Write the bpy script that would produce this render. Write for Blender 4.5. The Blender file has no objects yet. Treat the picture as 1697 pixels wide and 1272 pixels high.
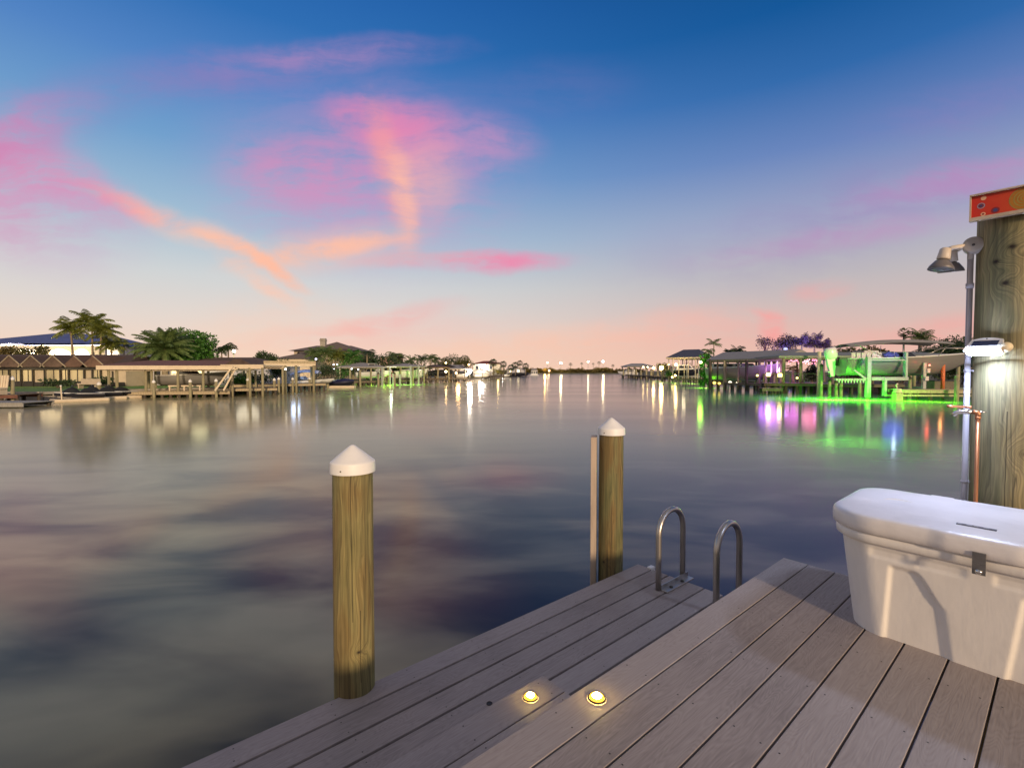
import bpy, bmesh, math, random
from mathutils import Vector, Matrix, Euler
R = math.radians
PI = math.pi
sc = bpy.context.scene
COL = sc.collection
random.seed(7)

# ------------------------------------------------------------------ camera model used for planning the layout (metres, z = 0 at the water)
FPX, CXP, CYP, HORP = 790.0, 848.5, 636.0, 613.0
CAMZ = 2.4
TILT = math.atan((CYP - HORP) / FPX)

def W(px, py, depth):
    """World point seen at photo pixel (px, py) at forward distance depth."""
    x = (px - CXP) / FPX
    y = -(py - CYP) / FPX
    r = Vector((x, math.cos(TILT) + y * math.sin(TILT), -math.sin(TILT) + y * math.cos(TILT)))
    p = r * (depth / r.y)
    p.z += CAMZ
    return p

def ZH(py, depth):
    return W(CXP, py, depth).z

def XW(px, depth):
    return (px - CXP) / FPX * depth

def srgb(r, g, b):
    def f(c):
        c /= 255.0
        return c / 12.92 if c <= 0.04045 else ((c + 0.055) / 1.055) ** 2.4
    return (f(r), f(g), f(b), 1.0)

# ------------------------------------------------------------------ mesh builder
class MB:
    def __init__(self):
        self.bm = bmesh.new()
        self.mi = 0

    def face(self, pts, smooth=False):
        vs = [self.bm.verts.new(p) for p in pts]
        try:
            f = self.bm.faces.new(vs)
        except ValueError:
            return None
        f.material_index = self.mi
        f.smooth = smooth
        return f

    def box(self, c, s, rot=None, bev=0.0):
        hx, hy, hz = s[0] / 2, s[1] / 2, s[2] / 2
        if bev > 0:
            return self._bevbox(c, s, rot, bev)
        co = [(-hx, -hy, -hz), (hx, -hy, -hz), (hx, hy, -hz), (-hx, hy, -hz), (-hx, -hy, hz), (hx, -hy, hz), (hx, hy, hz), (-hx, hy, hz)]
        m = rot.to_matrix() if isinstance(rot, Euler) else rot
        vs = []
        for p in co:
            p = Vector(p)
            if m is not None:
                p = m @ p
            vs.append(self.bm.verts.new(p + Vector(c)))
        for idx in ((0, 3, 2, 1), (4, 5, 6, 7), (0, 1, 5, 4), (1, 2, 6, 5), (2, 3, 7, 6), (3, 0, 4, 7)):
            f = self.bm.faces.new([vs[i] for i in idx])
            f.material_index = self.mi
        return vs

    def _bevbox(self, c, s, rot, bev):
        t = bmesh.new()
        bmesh.ops.create_cube(t, size=1.0)
        for v in t.verts:
            v.co = Vector((v.co.x * s[0], v.co.y * s[1], v.co.z * s[2]))
        bmesh.ops.bevel(t, geom=t.edges[:], offset=bev, segments=2, affect='EDGES', profile=0.5)
        m = rot.to_matrix() if isinstance(rot, Euler) else rot
        mp = {}
        for v in t.verts:
            p = v.co.copy()
            if m is not None:
                p = m @ p
            mp[v] = self.bm.verts.new(p + Vector(c))
        for f in t.faces:
            g = self.bm.faces.new([mp[v] for v in f.verts])
            g.material_index = self.mi
            g.smooth = False
        t.free()

    def span(self, p, q, bev=0.0):
        """axis-aligned box between corners"""
        c = [(a + b) / 2 for a, b in zip(p, q)]
        s = [abs(b - a) for a, b in zip(p, q)]
        self.box(c, s, None, bev)

    def tube(self, pts, r, seg=8, caps=True, smooth=True):
        """swept tube through points; r float or list"""
        pts = [Vector(p) for p in pts]
        n = len(pts)
        rs = r if isinstance(r, (list, tuple)) else [r] * n
        rings = []
        ref = None
        for i, p in enumerate(pts):
            if i == 0:
                d = pts[1] - pts[0]
            elif i == n - 1:
                d = pts[-1] - pts[-2]
            else:
                d = (pts[i + 1] - pts[i]).normalized() + (pts[i] - pts[i - 1]).normalized()
            if d.length < 1e-9:
                d = Vector((0, 0, 1))
            d.normalize()
            if ref is None:
                ref = Vector((0, 1, 0)) if abs(d.y) < 0.9 else Vector((1, 0, 0))
            a = d.cross(ref)
            if a.length < 1e-6:
                ref = Vector((1, 0, 0)); a = d.cross(ref)
            a.normalize()
            b = d.cross(a).normalized()
            ref = a.cross(d)
            ring = [self.bm.verts.new(p + (a * math.cos(2 * PI * k / seg) + b * math.sin(2 * PI * k / seg)) * rs[i]) for k in range(seg)]
            rings.append(ring)
        for i in range(n - 1):
            for k in range(seg):
                f = self.bm.faces.new([rings[i][k], rings[i + 1][k], rings[i + 1][(k + 1) % seg], rings[i][(k + 1) % seg]])
                f.material_index = self.mi
                f.smooth = smooth
        if caps:
            for ring in (rings[0][::-1], rings[-1]):
                try:
                    f = self.bm.faces.new(ring); f.material_index = self.mi
                except ValueError:
                    pass

    def bar(self, p, q, w, h=None):
        """rectangular bar from p to q"""
        h = h or w
        p, q = Vector(p), Vector(q)
        d = q - p
        L = d.length
        if L < 1e-6:
            return
        z = Vector((0, 0, 1))
        x = d.normalized()
        if abs(x.dot(z)) > 0.99:
            z = Vector((0, 1, 0))
        y = z.cross(x).normalized()
        z = x.cross(y)
        m = Matrix((x, y, z)).transposed()
        self.box((p + q) / 2, (L, w, h), m)

    def lathe(self, prof, c=(0, 0, 0), seg=24, smooth=True, m=None):
        """prof list of (r,z) revolved round local z"""
        c = Vector(c)
        rings = []
        for r, z in prof:
            if r < 1e-6:
                p = Vector((0, 0, z))
                rings.append([self.bm.verts.new((m @ p if m else p) + c)])
            else:
                ring = []
                for k in range(seg):
                    p = Vector((r * math.cos(2 * PI * k / seg), r * math.sin(2 * PI * k / seg), z))
                    ring.append(self.bm.verts.new((m @ p if m else p) + c))
                rings.append(ring)
        for a, b in zip(rings[:-1], rings[1:]):
            for k in range(seg):
                k2 = (k + 1) % seg
                if len(a) == 1 and len(b) == 1:
                    continue
                if len(a) == 1:
                    vs = [a[0], b[k], b[k2]][::-1]
                elif len(b) == 1:
                    vs = [a[k], a[k2], b[0]]
                else:
                    vs = [a[k], a[k2], b[k2], b[k]]
                f = self.bm.faces.new(vs)
                f.material_index = self.mi
                f.smooth = smooth

    def prism(self, poly, z0, z1):
        """vertical prism of a 2D polygon"""
        a = [self.bm.verts.new((x, y, z0)) for x, y in poly]
        b = [self.bm.verts.new((x, y, z1)) for x, y in poly]
        n = len(poly)
        fs = [self.bm.faces.new(a[::-1]), self.bm.faces.new(b)]
        for i in range(n):
            j = (i + 1) % n
            fs.append(self.bm.faces.new([a[i], a[j], b[j], b[i]]))
        for f in fs:
            f.material_index = self.mi

    def extrude(self, poly, d):
        """planar polygon (3D points) extruded by vector d"""
        d = Vector(d)
        a = [self.bm.verts.new(p) for p in poly]
        b = [self.bm.verts.new(Vector(p) + d) for p in poly]
        n = len(poly)
        fs = [self.bm.faces.new(a[::-1]), self.bm.faces.new(b)]
        for i in range(n):
            j = (i + 1) % n
            fs.append(self.bm.faces.new([a[i], a[j], b[j], b[i]]))
        for f in fs:
            f.material_index = self.mi

    def grid(self, rows, closed=False, smooth=True):
        """skin rows of points"""
        vr = [[self.bm.verts.new(p) for p in row] for row in rows]
        for a, b in zip(vr[:-1], vr[1:]):
            n = len(a)
            for k in range(n if closed else n - 1):
                k2 = (k + 1) % n
                f = self.bm.faces.new([a[k], a[k2], b[k2], b[k]])
                f.material_index = self.mi
                f.smooth = smooth
        return vr

    def cap(self, ring, smooth=False):
        f = self.bm.faces.new(ring)
        f.material_index = self.mi
        f.smooth = smooth

def link(o, parent=None):
    COL.objects.link(o)
    if parent is not None:
        o.parent = parent
    return o

def part(name, mb, mats, parent=None, loc=None, rotz=0.0, recalc=True):
    if recalc:
        bmesh.ops.recalc_face_normals(mb.bm, faces=mb.bm.faces[:])
    me = bpy.data.meshes.new(name)
    mb.bm.to_mesh(me)
    mb.bm.free()
    for m in (mats if isinstance(mats, (list, tuple)) else [mats]):
        me.materials.append(m)
    o = bpy.data.objects.new(name, me)
    link(o, parent)
    if loc is not None:
        o.location = loc
    o.rotation_euler.z = rotz
    return o

def tag(o, label, cat, group=None):
    o['label'] = label
    o['category'] = cat
    if group:
        o['group'] = group
    return o

def thing(name, label, cat, loc=(0, 0, 0), rotz=0.0, group=None):
    o = bpy.data.objects.new(name, None)
    o.empty_display_size = 0.2
    o.location = loc
    o.rotation_euler.z = rotz
    link(o)
    return tag(o, label, cat, group)

def structure(o, kind='structure'):
    o['kind'] = kind
    return o

def dup(src, loc=None, rotz=None, label=None, scale=None):
    """copy of a thing with its parts and sub-parts"""
    r = src.copy()
    COL.objects.link(r)
    for ch in list(src.children):
        c = ch.copy(); COL.objects.link(c); c.parent = r
        for g in list(ch.children):
            d = g.copy(); COL.objects.link(d); d.parent = c
    if loc is not None:
        r.location = loc
    if rotz is not None:
        r.rotation_euler.z = rotz
    if label:
        r['label'] = label
    if scale is not None:
        r.scale = (scale,) * 3 if isinstance(scale, (int, float)) else scale
    return r

# ------------------------------------------------------------------ node helpers
def nn(nt, typ, **kw):
    n = nt.nodes.new(typ)
    for k, v in kw.items():
        if k == 'inp':
            for kk, vv in v.items():
                n.inputs[kk].default_value = vv
        else:
            setattr(n, k, v)
    return n

def ramp(nt, stops, fac=None, interp='LINEAR'):
    n = nt.nodes.new('ShaderNodeValToRGB')
    cr = n.color_ramp
    cr.interpolation = interp
    while len(cr.elements) > len(stops):
        cr.elements.remove(cr.elements[-1])
    while len(cr.elements) < len(stops):
        cr.elements.new(0.5)
    for e, (p, c) in zip(cr.elements, stops):
        e.position = p
        e.color = c if len(c) == 4 else (*c, 1)
    if fac is not None:
        nt.links.new(fac, n.inputs['Fac'])
    return n

def mth(nt, op, a, b=None, clamp=False):
    n = nt.nodes.new('ShaderNodeMath')
    n.operation = op
    n.use_clamp = clamp
    for i, x in enumerate((a, b)):
        if x is None:
            continue
        if isinstance(x, (int, float)):
            n.inputs[i].default_value = x
        else:
            nt.links.new(x, n.inputs[i])
    return n.outputs[0]

def mixc(nt, fac, a, b, typ='MIX'):
    n = nt.nodes.new('ShaderNodeMix')
    n.data_type = 'RGBA'
    n.blend_type = typ
    n.clamp_factor = True
    for i, x in ((0, fac), (6, a), (7, b)):
        if isinstance(x, (int, float)):
            n.inputs[i].default_value = x
        elif isinstance(x, tuple):
            n.inputs[i].default_value = x if len(x) == 4 else (*x, 1)
        else:
            nt.links.new(x, n.inputs[i])
    return n.outputs[2]

def newmat(name):
    m = bpy.data.materials.new(name)
    m.use_nodes = True
    nt = m.node_tree
    b = nt.nodes['Principled BSDF']
    return m, nt, b

def c4(c):
    return (*c, 1) if len(c) == 3 else c

def mat(name, col, rough=0.6, metal=0.0, var=0.25, scale=3.0, stretch=(1, 1, 1), bump=0.0, col2=None, coord='Object', coat=0.0):
    """surface with two-scale procedural variation between two tones"""
    m, nt, b = newmat(name)
    col = c4(col)
    dark = tuple(c * (1 - var) for c in col[:3]) + (1,)
    lite = c4(col2) if col2 else tuple(min(1, c * (1 + var * 0.6)) for c in col[:3]) + (1,)
    tc = nn(nt, 'ShaderNodeTexCoord')
    mp = nn(nt, 'ShaderNodeMapping', inp={'Scale': stretch})
    nt.links.new(tc.outputs[coord], mp.inputs['Vector'])
    n1 = nn(nt, 'ShaderNodeTexNoise', inp={'Scale': scale, 'Detail': 6.0, 'Roughness': 0.62})
    nt.links.new(mp.outputs[0], n1.inputs['Vector'])
    rp = ramp(nt, [(0.3, dark), (0.5, col), (0.72, lite)], n1.outputs[0])
    nt.links.new(rp.outputs[0], b.inputs['Base Color'])
    b.inputs['Roughness'].default_value = rough
    b.inputs['Metallic'].default_value = metal
    b.inputs['Coat Weight'].default_value = coat
    if bump > 0:
        n2 = nn(nt, 'ShaderNodeTexNoise', inp={'Scale': scale * 6, 'Detail': 4.0})
        nt.links.new(mp.outputs[0], n2.inputs['Vector'])
        bp = nn(nt, 'ShaderNodeBump', inp={'Strength': bump, 'Distance': 0.02})
        nt.links.new(n2.outputs[0], bp.inputs['Height'])
        nt.links.new(bp.outputs[0], b.inputs['Normal'])
    return m

def emat(name, col, strength):
    m, nt, b = newmat(name)
    b.inputs['Base Color'].default_value = c4(col)
    b.inputs['Emission Color'].default_value = c4(col)
    b.inputs['Emission Strength'].default_value = strength
    return m

def leafmat(name, c1, c2, trans=0.25, rough=0.55):
    m, nt, b = newmat(name)
    g = nn(nt, 'ShaderNodeNewGeometry')
    tc = nn(nt, 'ShaderNodeTexCoord')
    n1 = nn(nt, 'ShaderNodeTexNoise', inp={'Scale': 0.9, 'Detail': 2.0})
    nt.links.new(tc.outputs['Object'], n1.inputs['Vector'])
    f = mth(nt, 'ADD', mth(nt, 'MULTIPLY', g.outputs['Random Per Island'], 0.55), mth(nt, 'MULTIPLY', n1.outputs[0], 0.5))
    rp = ramp(nt, [(0.15, c4(c1)), (0.9, c4(c2))], f)
    nt.links.new(rp.outputs[0], b.inputs['Base Color'])
    b.inputs['Roughness'].default_value = rough
    tr = nn(nt, 'ShaderNodeBsdfTranslucent')
    nt.links.new(rp.outputs[0], tr.inputs['Color'])
    mx = nn(nt, 'ShaderNodeMixShader', inp={0: trans})
    nt.links.new(b.outputs[0], mx.inputs[1]); nt.links.new(tr.outputs[0], mx.inputs[2])
    nt.links.new(mx.outputs[0], nt.nodes['Material Output'].inputs['Surface'])
    return m

def pile_mat(name, radius, knots, pale, olive, dark, warm, seed=0.0, cracks=True, splits=()):
    """weathered treated pine pole: grain lines bend round knots (arc, height, size)"""
    m, nt, b = newmat(name)
    L = nt.links.new
    tc = nn(nt, 'ShaderNodeTexCoord')
    sp = nn(nt, 'ShaderNodeSeparateXYZ'); L(tc.outputs['Object'], sp.inputs[0])
    ang = mth(nt, 'ARCTAN2', sp.outputs[0], mth(nt, 'MULTIPLY', sp.outputs[1], -1.0))   # zero faces local -y
    arc = mth(nt, 'MULTIPLY', ang, radius)
    z = sp.outputs[2]
    # slow wander of the grain
    mp = nn(nt, 'ShaderNodeMapping', inp={'Scale': (5, 5, 1.0), 'Location': (seed, seed * 2, seed)})
    L(tc.outputs['Object'], mp.inputs[0])
    nw = nn(nt, 'ShaderNodeTexNoise', inp={'Scale': 1.6, 'Detail': 3.0, 'Roughness': 0.5}); L(mp.outputs[0], nw.inputs[0])
    F = mth(nt, 'ADD', arc, mth(nt, 'MULTIPLY', nw.outputs[0], 0.16))
    kd = None
    for (ka, kz, ks) in knots:
        dx = mth(nt, 'DIVIDE', mth(nt, 'SUBTRACT', arc, ka), ks)
        dz = mth(nt, 'DIVIDE', mth(nt, 'SUBTRACT', z, kz), ks * 0.75)
        d2 = mth(nt, 'ADD', mth(nt, 'MULTIPLY', dx, dx), mth(nt, 'MULTIPLY', dz, dz))
        e = mth(nt, 'EXPONENT', mth(nt, 'MULTIPLY', d2, -0.45))
        F = mth(nt, 'ADD', F, mth(nt, 'MULTIPLY', e, ks * 1.7))
        core = mth(nt, 'EXPONENT', mth(nt, 'MULTIPLY', d2, -9.0))
        kd = core if kd is None else mth(nt, 'MAXIMUM', kd, core)
    n1 = nn(nt, 'ShaderNodeTexNoise', noise_dimensions='1D', inp={'Scale': 1.0, 'Detail': 3.0, 'Roughness': 0.6})
    L(mth(nt, 'MULTIPLY', F, 75.0), n1.inputs['W'])
    # fibres
    mp2 = nn(nt, 'ShaderNodeMapping', inp={'Scale': (90, 90, 3.0), 'Location': (seed, 0, 0)}); L(tc.outputs['Object'], mp2.inputs[0])
    nf = nn(nt, 'ShaderNodeTexNoise', inp={'Scale': 1.0, 'Detail': 3.0}); L(mp2.outputs[0], nf.inputs[0])
    # blotches
    mp3 = nn(nt, 'ShaderNodeMapping', inp={'Scale': (9, 9, 2.2), 'Location': (0, seed, seed)}); L(tc.outputs['Object'], mp3.inputs[0])
    nb = nn(nt, 'ShaderNodeTexNoise', inp={'Scale': 1.0, 'Detail': 5.0}); L(mp3.outputs[0], nb.inputs[0])
    base = ramp(nt, [(0.30, c4(dark)), (0.46, c4(olive)), (0.66, c4(pale))], n1.outputs[0])
    blot = ramp(nt, [(0.38, c4(olive)), (0.5, c4(pale)), (0.62, c4(warm))], nb.outputs[0])
    c = mixc(nt, 0.42, base.outputs[0], blot.outputs[0])
    c = mixc(nt, ramp(nt, [(0.35, (0, 0, 0)), (0.75, (0.6, 0.6, 0.6))], nf.outputs[0]).outputs[0], c, c4(dark))
    if kd is not None:
        c = mixc(nt, mth(nt, 'MULTIPLY', kd, 1.1, True), c, (0.02, 0.012, 0.008, 1))
    if cracks:
        mp4 = nn(nt, 'ShaderNodeMapping', inp={'Scale': (26, 26, 0.55), 'Location': (seed * 3, 0, seed)}); L(tc.outputs['Object'], mp4.inputs[0])
        nk = nn(nt, 'ShaderNodeTexNoise', inp={'Scale': 1.0, 'Detail': 2.0}); L(mp4.outputs[0], nk.inputs[0])
        ck = ramp(nt, [(0.485, (0, 0, 0)), (0.5, (0.75, 0.75, 0.75)), (0.515, (0, 0, 0))], nk.outputs[0])
        c = mixc(nt, mth(nt, 'MULTIPLY', ck.outputs[0], ramp(nt, [(0.45, (0, 0, 0)), (0.6, (1, 1, 1))], nb.outputs[0]).outputs[0]), c, (0.025, 0.02, 0.012, 1))
    for (sa, z0, z1) in splits:                          # long drying cracks
        dd = mth(nt, 'ABSOLUTE', mth(nt, 'SUBTRACT', mth(nt, 'ADD', arc, mth(nt, 'MULTIPLY', mth(nt, 'SUBTRACT', nw.outputs[0], 0.5), 0.03)), sa))
        ln = nn(nt, 'ShaderNodeMapRange', inp={1: 0.0028, 2: 0.0008}); L(dd, ln.inputs[0])
        zz = mth(nt, 'MULTIPLY', mth(nt, 'GREATER_THAN', z, z0), mth(nt, 'LESS_THAN', z, z1))
        c = mixc(nt, mth(nt, 'MULTIPLY', ln.outputs[0], mth(nt, 'MULTIPLY', zz, 0.85)), c, (0.02, 0.015, 0.008, 1))
    L(c, b.inputs['Base Color'])
    b.inputs['Roughness'].default_value = 0.8
    bp = nn(nt, 'ShaderNodeBump', inp={'Strength': 0.35, 'Distance': 0.004})
    L(mth(nt, 'ADD', n1.outputs[0], mth(nt, 'MULTIPLY', nf.outputs[0], 0.6)), bp.inputs['Height'])
    L(bp.outputs[0], b.inputs['Normal'])
    return m

def deck_mat(name, c_lo, c_mid, c_hi):
    """grained composite boards, running along local x; tone shifts from board to board"""
    m, nt, b = newmat(name)
    L = nt.links.new
    tc = nn(nt, 'ShaderNodeTexCoord')
    g = nn(nt, 'ShaderNodeNewGeometry')
    off = nn(nt, 'ShaderNodeCombineXYZ')
    L(mth(nt, 'MULTIPLY', g.outputs['Random Per Island'], 37.0), off.inputs[0])
    L(mth(nt, 'MULTIPLY', g.outputs['Random Per Island'], 11.0), off.inputs[2])
    add = nn(nt, 'ShaderNodeVectorMath', operation='ADD'); L(tc.outputs['Object'], add.inputs[0]); L(off.outputs[0], add.inputs[1])
    mp = nn(nt, 'ShaderNodeMapping', inp={'Scale': (1.7, 9, 1)}); L(add.outputs[0], mp.inputs[0])
    nw = nn(nt, 'ShaderNodeTexNoise', inp={'Scale': 1.3, 'Detail': 2.0, 'Roughness': 0.4}); L(mp.outputs[0], nw.inputs[0])
    fr = mth(nt, 'MULTIPLY', nw.outputs[0], 26.0)
    tri = mth(nt, 'PINGPONG', fr, 0.5)
    mp2 = nn(nt, 'ShaderNodeMapping', inp={'Scale': (7, 170, 1)}); L(add.outputs[0], mp2.inputs[0])
    nf = nn(nt, 'ShaderNodeTexNoise', inp={'Scale': 1.0, 'Detail': 4.0}); L(mp2.outputs[0], nf.inputs[0])
    nb = nn(nt, 'ShaderNodeTexNoise', inp={'Scale': 2.3, 'Detail': 4.0}); L(tc.outputs['Object'], nb.inputs[0])
    v = mth(nt, 'ADD', mth(nt, 'MULTIPLY', tri, 0.24), mth(nt, 'ADD', mth(nt, 'MULTIPLY', nf.outputs[0], 0.5), mth(nt, 'MULTIPLY', nb.outputs[0], 0.36)))
    v = mth(nt, 'ADD', v, mth(nt, 'MULTIPLY', mth(nt, 'SUBTRACT', g.outputs['Random Per Island'], 0.5), 0.26))
    rp = ramp(nt, [(0.18, c4(c_lo)), (0.50, c4(c_mid)), (0.85, c4(c_hi))], v)
    L(rp.outputs[0], b.inputs['Base Color'])
    b.inputs['Roughness'].default_value = 0.62
    b.inputs['Specular IOR Level'].default_value = 0.35
    bp = nn(nt, 'ShaderNodeBump', inp={'Strength': 0.3, 'Distance': 0.0015})
    L(mth(nt, 'ADD', nf.outputs[0], mth(nt, 'MULTIPLY', tri, 0.6)), bp.inputs['Height'])
    L(bp.outputs[0], b.inputs['Normal'])
    return m
SUN_E = 3.1
LED_E = 330.0
# ------------------------------------------------------------------ render, camera
sc.render.engine = 'CYCLES'
sc.cycles.use_denoising = True
try:
    sc.cycles.denoiser = 'OPENIMAGEDENOISE'
    sc.cycles.denoising_input_passes = 'RGB_ALBEDO_NORMAL'
except Exception:
    pass
sc.cycles.max_bounces = 6
sc.cycles.diffuse_bounces = 3
sc.cycles.glossy_bounces = 3
sc.cycles.transparent_max_bounces = 8
sc.cycles.sample_clamp_indirect = 6.0
sc.cycles.sample_clamp_direct = 0.0
sc.cycles.caustics_reflective = False
sc.cycles.caustics_refractive = False
sc.view_settings.view_transform = 'Standard'
sc.view_settings.look = 'None'
sc.view_settings.exposure = 0.0
sc.view_settings.gamma = 1.0

cam = bpy.data.cameras.new('camera')
cam.sensor_fit = 'HORIZONTAL'
cam.sensor_width = 36.0
cam.lens = 36.0 * FPX / 1697.0
cam.clip_start = 0.02
cam.clip_end = 5000
co = bpy.data.objects.new('camera', cam)
COL.objects.link(co)
co.location = (0, 0, CAMZ)
co.rotation_euler = (PI / 2 - TILT, 0, 0)
sc.camera = co

# ------------------------------------------------------------------ low warm sun from behind right
SUN_EL = R(12.0)
sdir = Vector((-0.358, 0.93, 0)).normalized()          # travel of the light over the ground
sun = bpy.data.lights.new('sun', 'SUN')
sun.energy = SUN_E
sun.color = (1.0, 0.74, 0.47)
sun.angle = R(4.0)
so = bpy.data.objects.new('sun', sun)
COL.objects.link(so)
d = Vector((sdir.x * math.cos(SUN_EL), sdir.y * math.cos(SUN_EL), -math.sin(SUN_EL)))
so.rotation_euler = d.to_track_quat('-Z', 'Y').to_euler()
so.location = (4, -10, 8)

# ------------------------------------------------------------------ dusk sky
world = bpy.data.worlds.new('World')
sc.world = world
world.use_nodes = True
wt = world.node_tree
for n in list(wt.nodes):
    wt.nodes.remove(n)
WL = wt.links.new
wo = nn(wt, 'ShaderNodeOutputWorld')
bg = nn(wt, 'ShaderNodeBackground')
WL(bg.outputs[0], wo.inputs[0])
tc = nn(wt, 'ShaderNodeTexCoord')
sx = nn(wt, 'ShaderNodeSeparateXYZ'); WL(tc.outputs['Generated'], sx.inputs[0])
dx, dy, dz = sx.outputs
elev = mth(wt, 'ARCSINE', dz)                          # radians
e01 = mth(wt, 'DIVIDE', elev, R(50), True)
SKYL = [(0.0, (248, 212, 184)), (0.05, (238, 211, 194)), (0.106, (226, 212, 203)), (0.19, (206, 209, 210)), (0.30, (160, 188, 209)),
        (0.43, (112, 158, 203)), (0.55, (80, 130, 194)), (0.66, (44, 108, 178)), (0.76, (30, 94, 168)), (0.84, (60, 88, 140)), (1.0, (112, 110, 122))]
SKYR = [(0.0, (238, 188, 168)), (0.05, (228, 186, 172)), (0.106, (212, 186, 180)), (0.19, (190, 183, 186)), (0.30, (160, 166, 194)), (0.43, (104, 130, 186)),
        (0.55, (44, 102, 168)), (0.66, (6, 82, 148)), (0.76, (0, 70, 132)), (0.84, (40, 74, 122)), (1.0, (104, 104, 118))]
rl = ramp(wt, [(p, srgb(*c)) for p, c in SKYL], e01)
rr = ramp(wt, [(p, srgb(*c)) for p, c in SKYR], e01)
azf = nn(wt, 'ShaderNodeMapRange', interpolation_type='SMOOTHSTEP', inp={1: -0.35, 2: 0.62})
WL(dx, azf.inputs[0])
sky = mixc(wt, azf.outputs[0], rl.outputs[0], rr.outputs[0])
# the side away from the afterglow is a dimmer mauve grey
back = ramp(wt, [(0.0, srgb(190, 172, 166)), (0.3, srgb(172, 164, 166)), (0.7, srgb(140, 140, 152)), (1.0, srgb(118, 116, 126))], e01)
bkf = nn(wt, 'ShaderNodeMapRange', interpolation_type='SMOOTHSTEP', inp={1: 0.1, 2: -0.5})
WL(dy, bkf.inputs[0])
sky = mixc(wt, bkf.outputs[0], sky, back.outputs[0])

# clouds, laid out on the sky by tangent-plane direction (x/y, z/y)
ysafe = mth(wt, 'MAXIMUM', dy, 0.05)
gx = mth(wt, 'DIVIDE', dx, ysafe)
gz = mth(wt, 'DIVIDE', dz, ysafe)
gv = nn(wt, 'ShaderNodeCombineXYZ'); WL(gx, gv.inputs[0]); WL(gz, gv.inputs[1])
wn = nn(wt, 'ShaderNodeTexNoise', inp={'Scale': 4.5, 'Detail': 6.0, 'Roughness': 0.58}); WL(gv.outputs[0], wn.inputs[0])
ws = nn(wt, 'ShaderNodeVectorMath', operation='SUBTRACT', inp={1: (0.5, 0.5, 0.5)}); WL(wn.outputs['Color'], ws.inputs[0])
wm = nn(wt, 'ShaderNodeVectorMath', operation='MULTIPLY', inp={1: (0.085, 0.060, 0)}); WL(ws.outputs[0], wm.inputs[0])
wv = nn(wt, 'ShaderNodeVectorMath', operation='ADD'); WL(gv.outputs[0], wv.inputs[0]); WL(wm.outputs[0], wv.inputs[1])
fm = nn(wt, 'ShaderNodeMapping', inp={'Scale': (6.0, 26.0, 1), 'Rotation': (0, 0, R(12))}); WL(wv.outputs[0], fm.inputs[0])
fn = nn(wt, 'ShaderNodeTexNoise', inp={'Scale': 1.0, 'Detail': 7.0, 'Roughness': 0.62, 'Distortion': 0.4}); WL(fm.outputs[0], fn.inputs[0])
cn = nn(wt, 'ShaderNodeTexNoise', inp={'Scale': 7.0, 'Detail': 7.0, 'Roughness': 0.6}); WL(wv.outputs[0], cn.inputs[0])
cs = mth(wt, 'ADD', mth(wt, 'MULTIPLY', fn.outputs[0], 0.55), mth(wt, 'MULTIPLY', cn.outputs[0], 0.45))
cnm = nn(wt, 'ShaderNodeMapRange', interpolation_type='SMOOTHSTEP', inp={1: 0.34, 2: 0.60, 3: 0.26, 4: 1.08}); WL(cs, cnm.inputs[0])
frontm = nn(wt, 'ShaderNodeMapRange', inp={1: 0.08, 2: 0.25}); WL(dy, frontm.inputs[0])

PINK = srgb(232, 132, 176); ROSE = srgb(238, 134, 170); SALM = srgb(248, 160, 156); ORNG = srgb(255, 186, 156); PEACH = srgb(255, 196, 168); MAUV = srgb(150, 124, 182); LILA = srgb(205, 144, 190)
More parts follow.
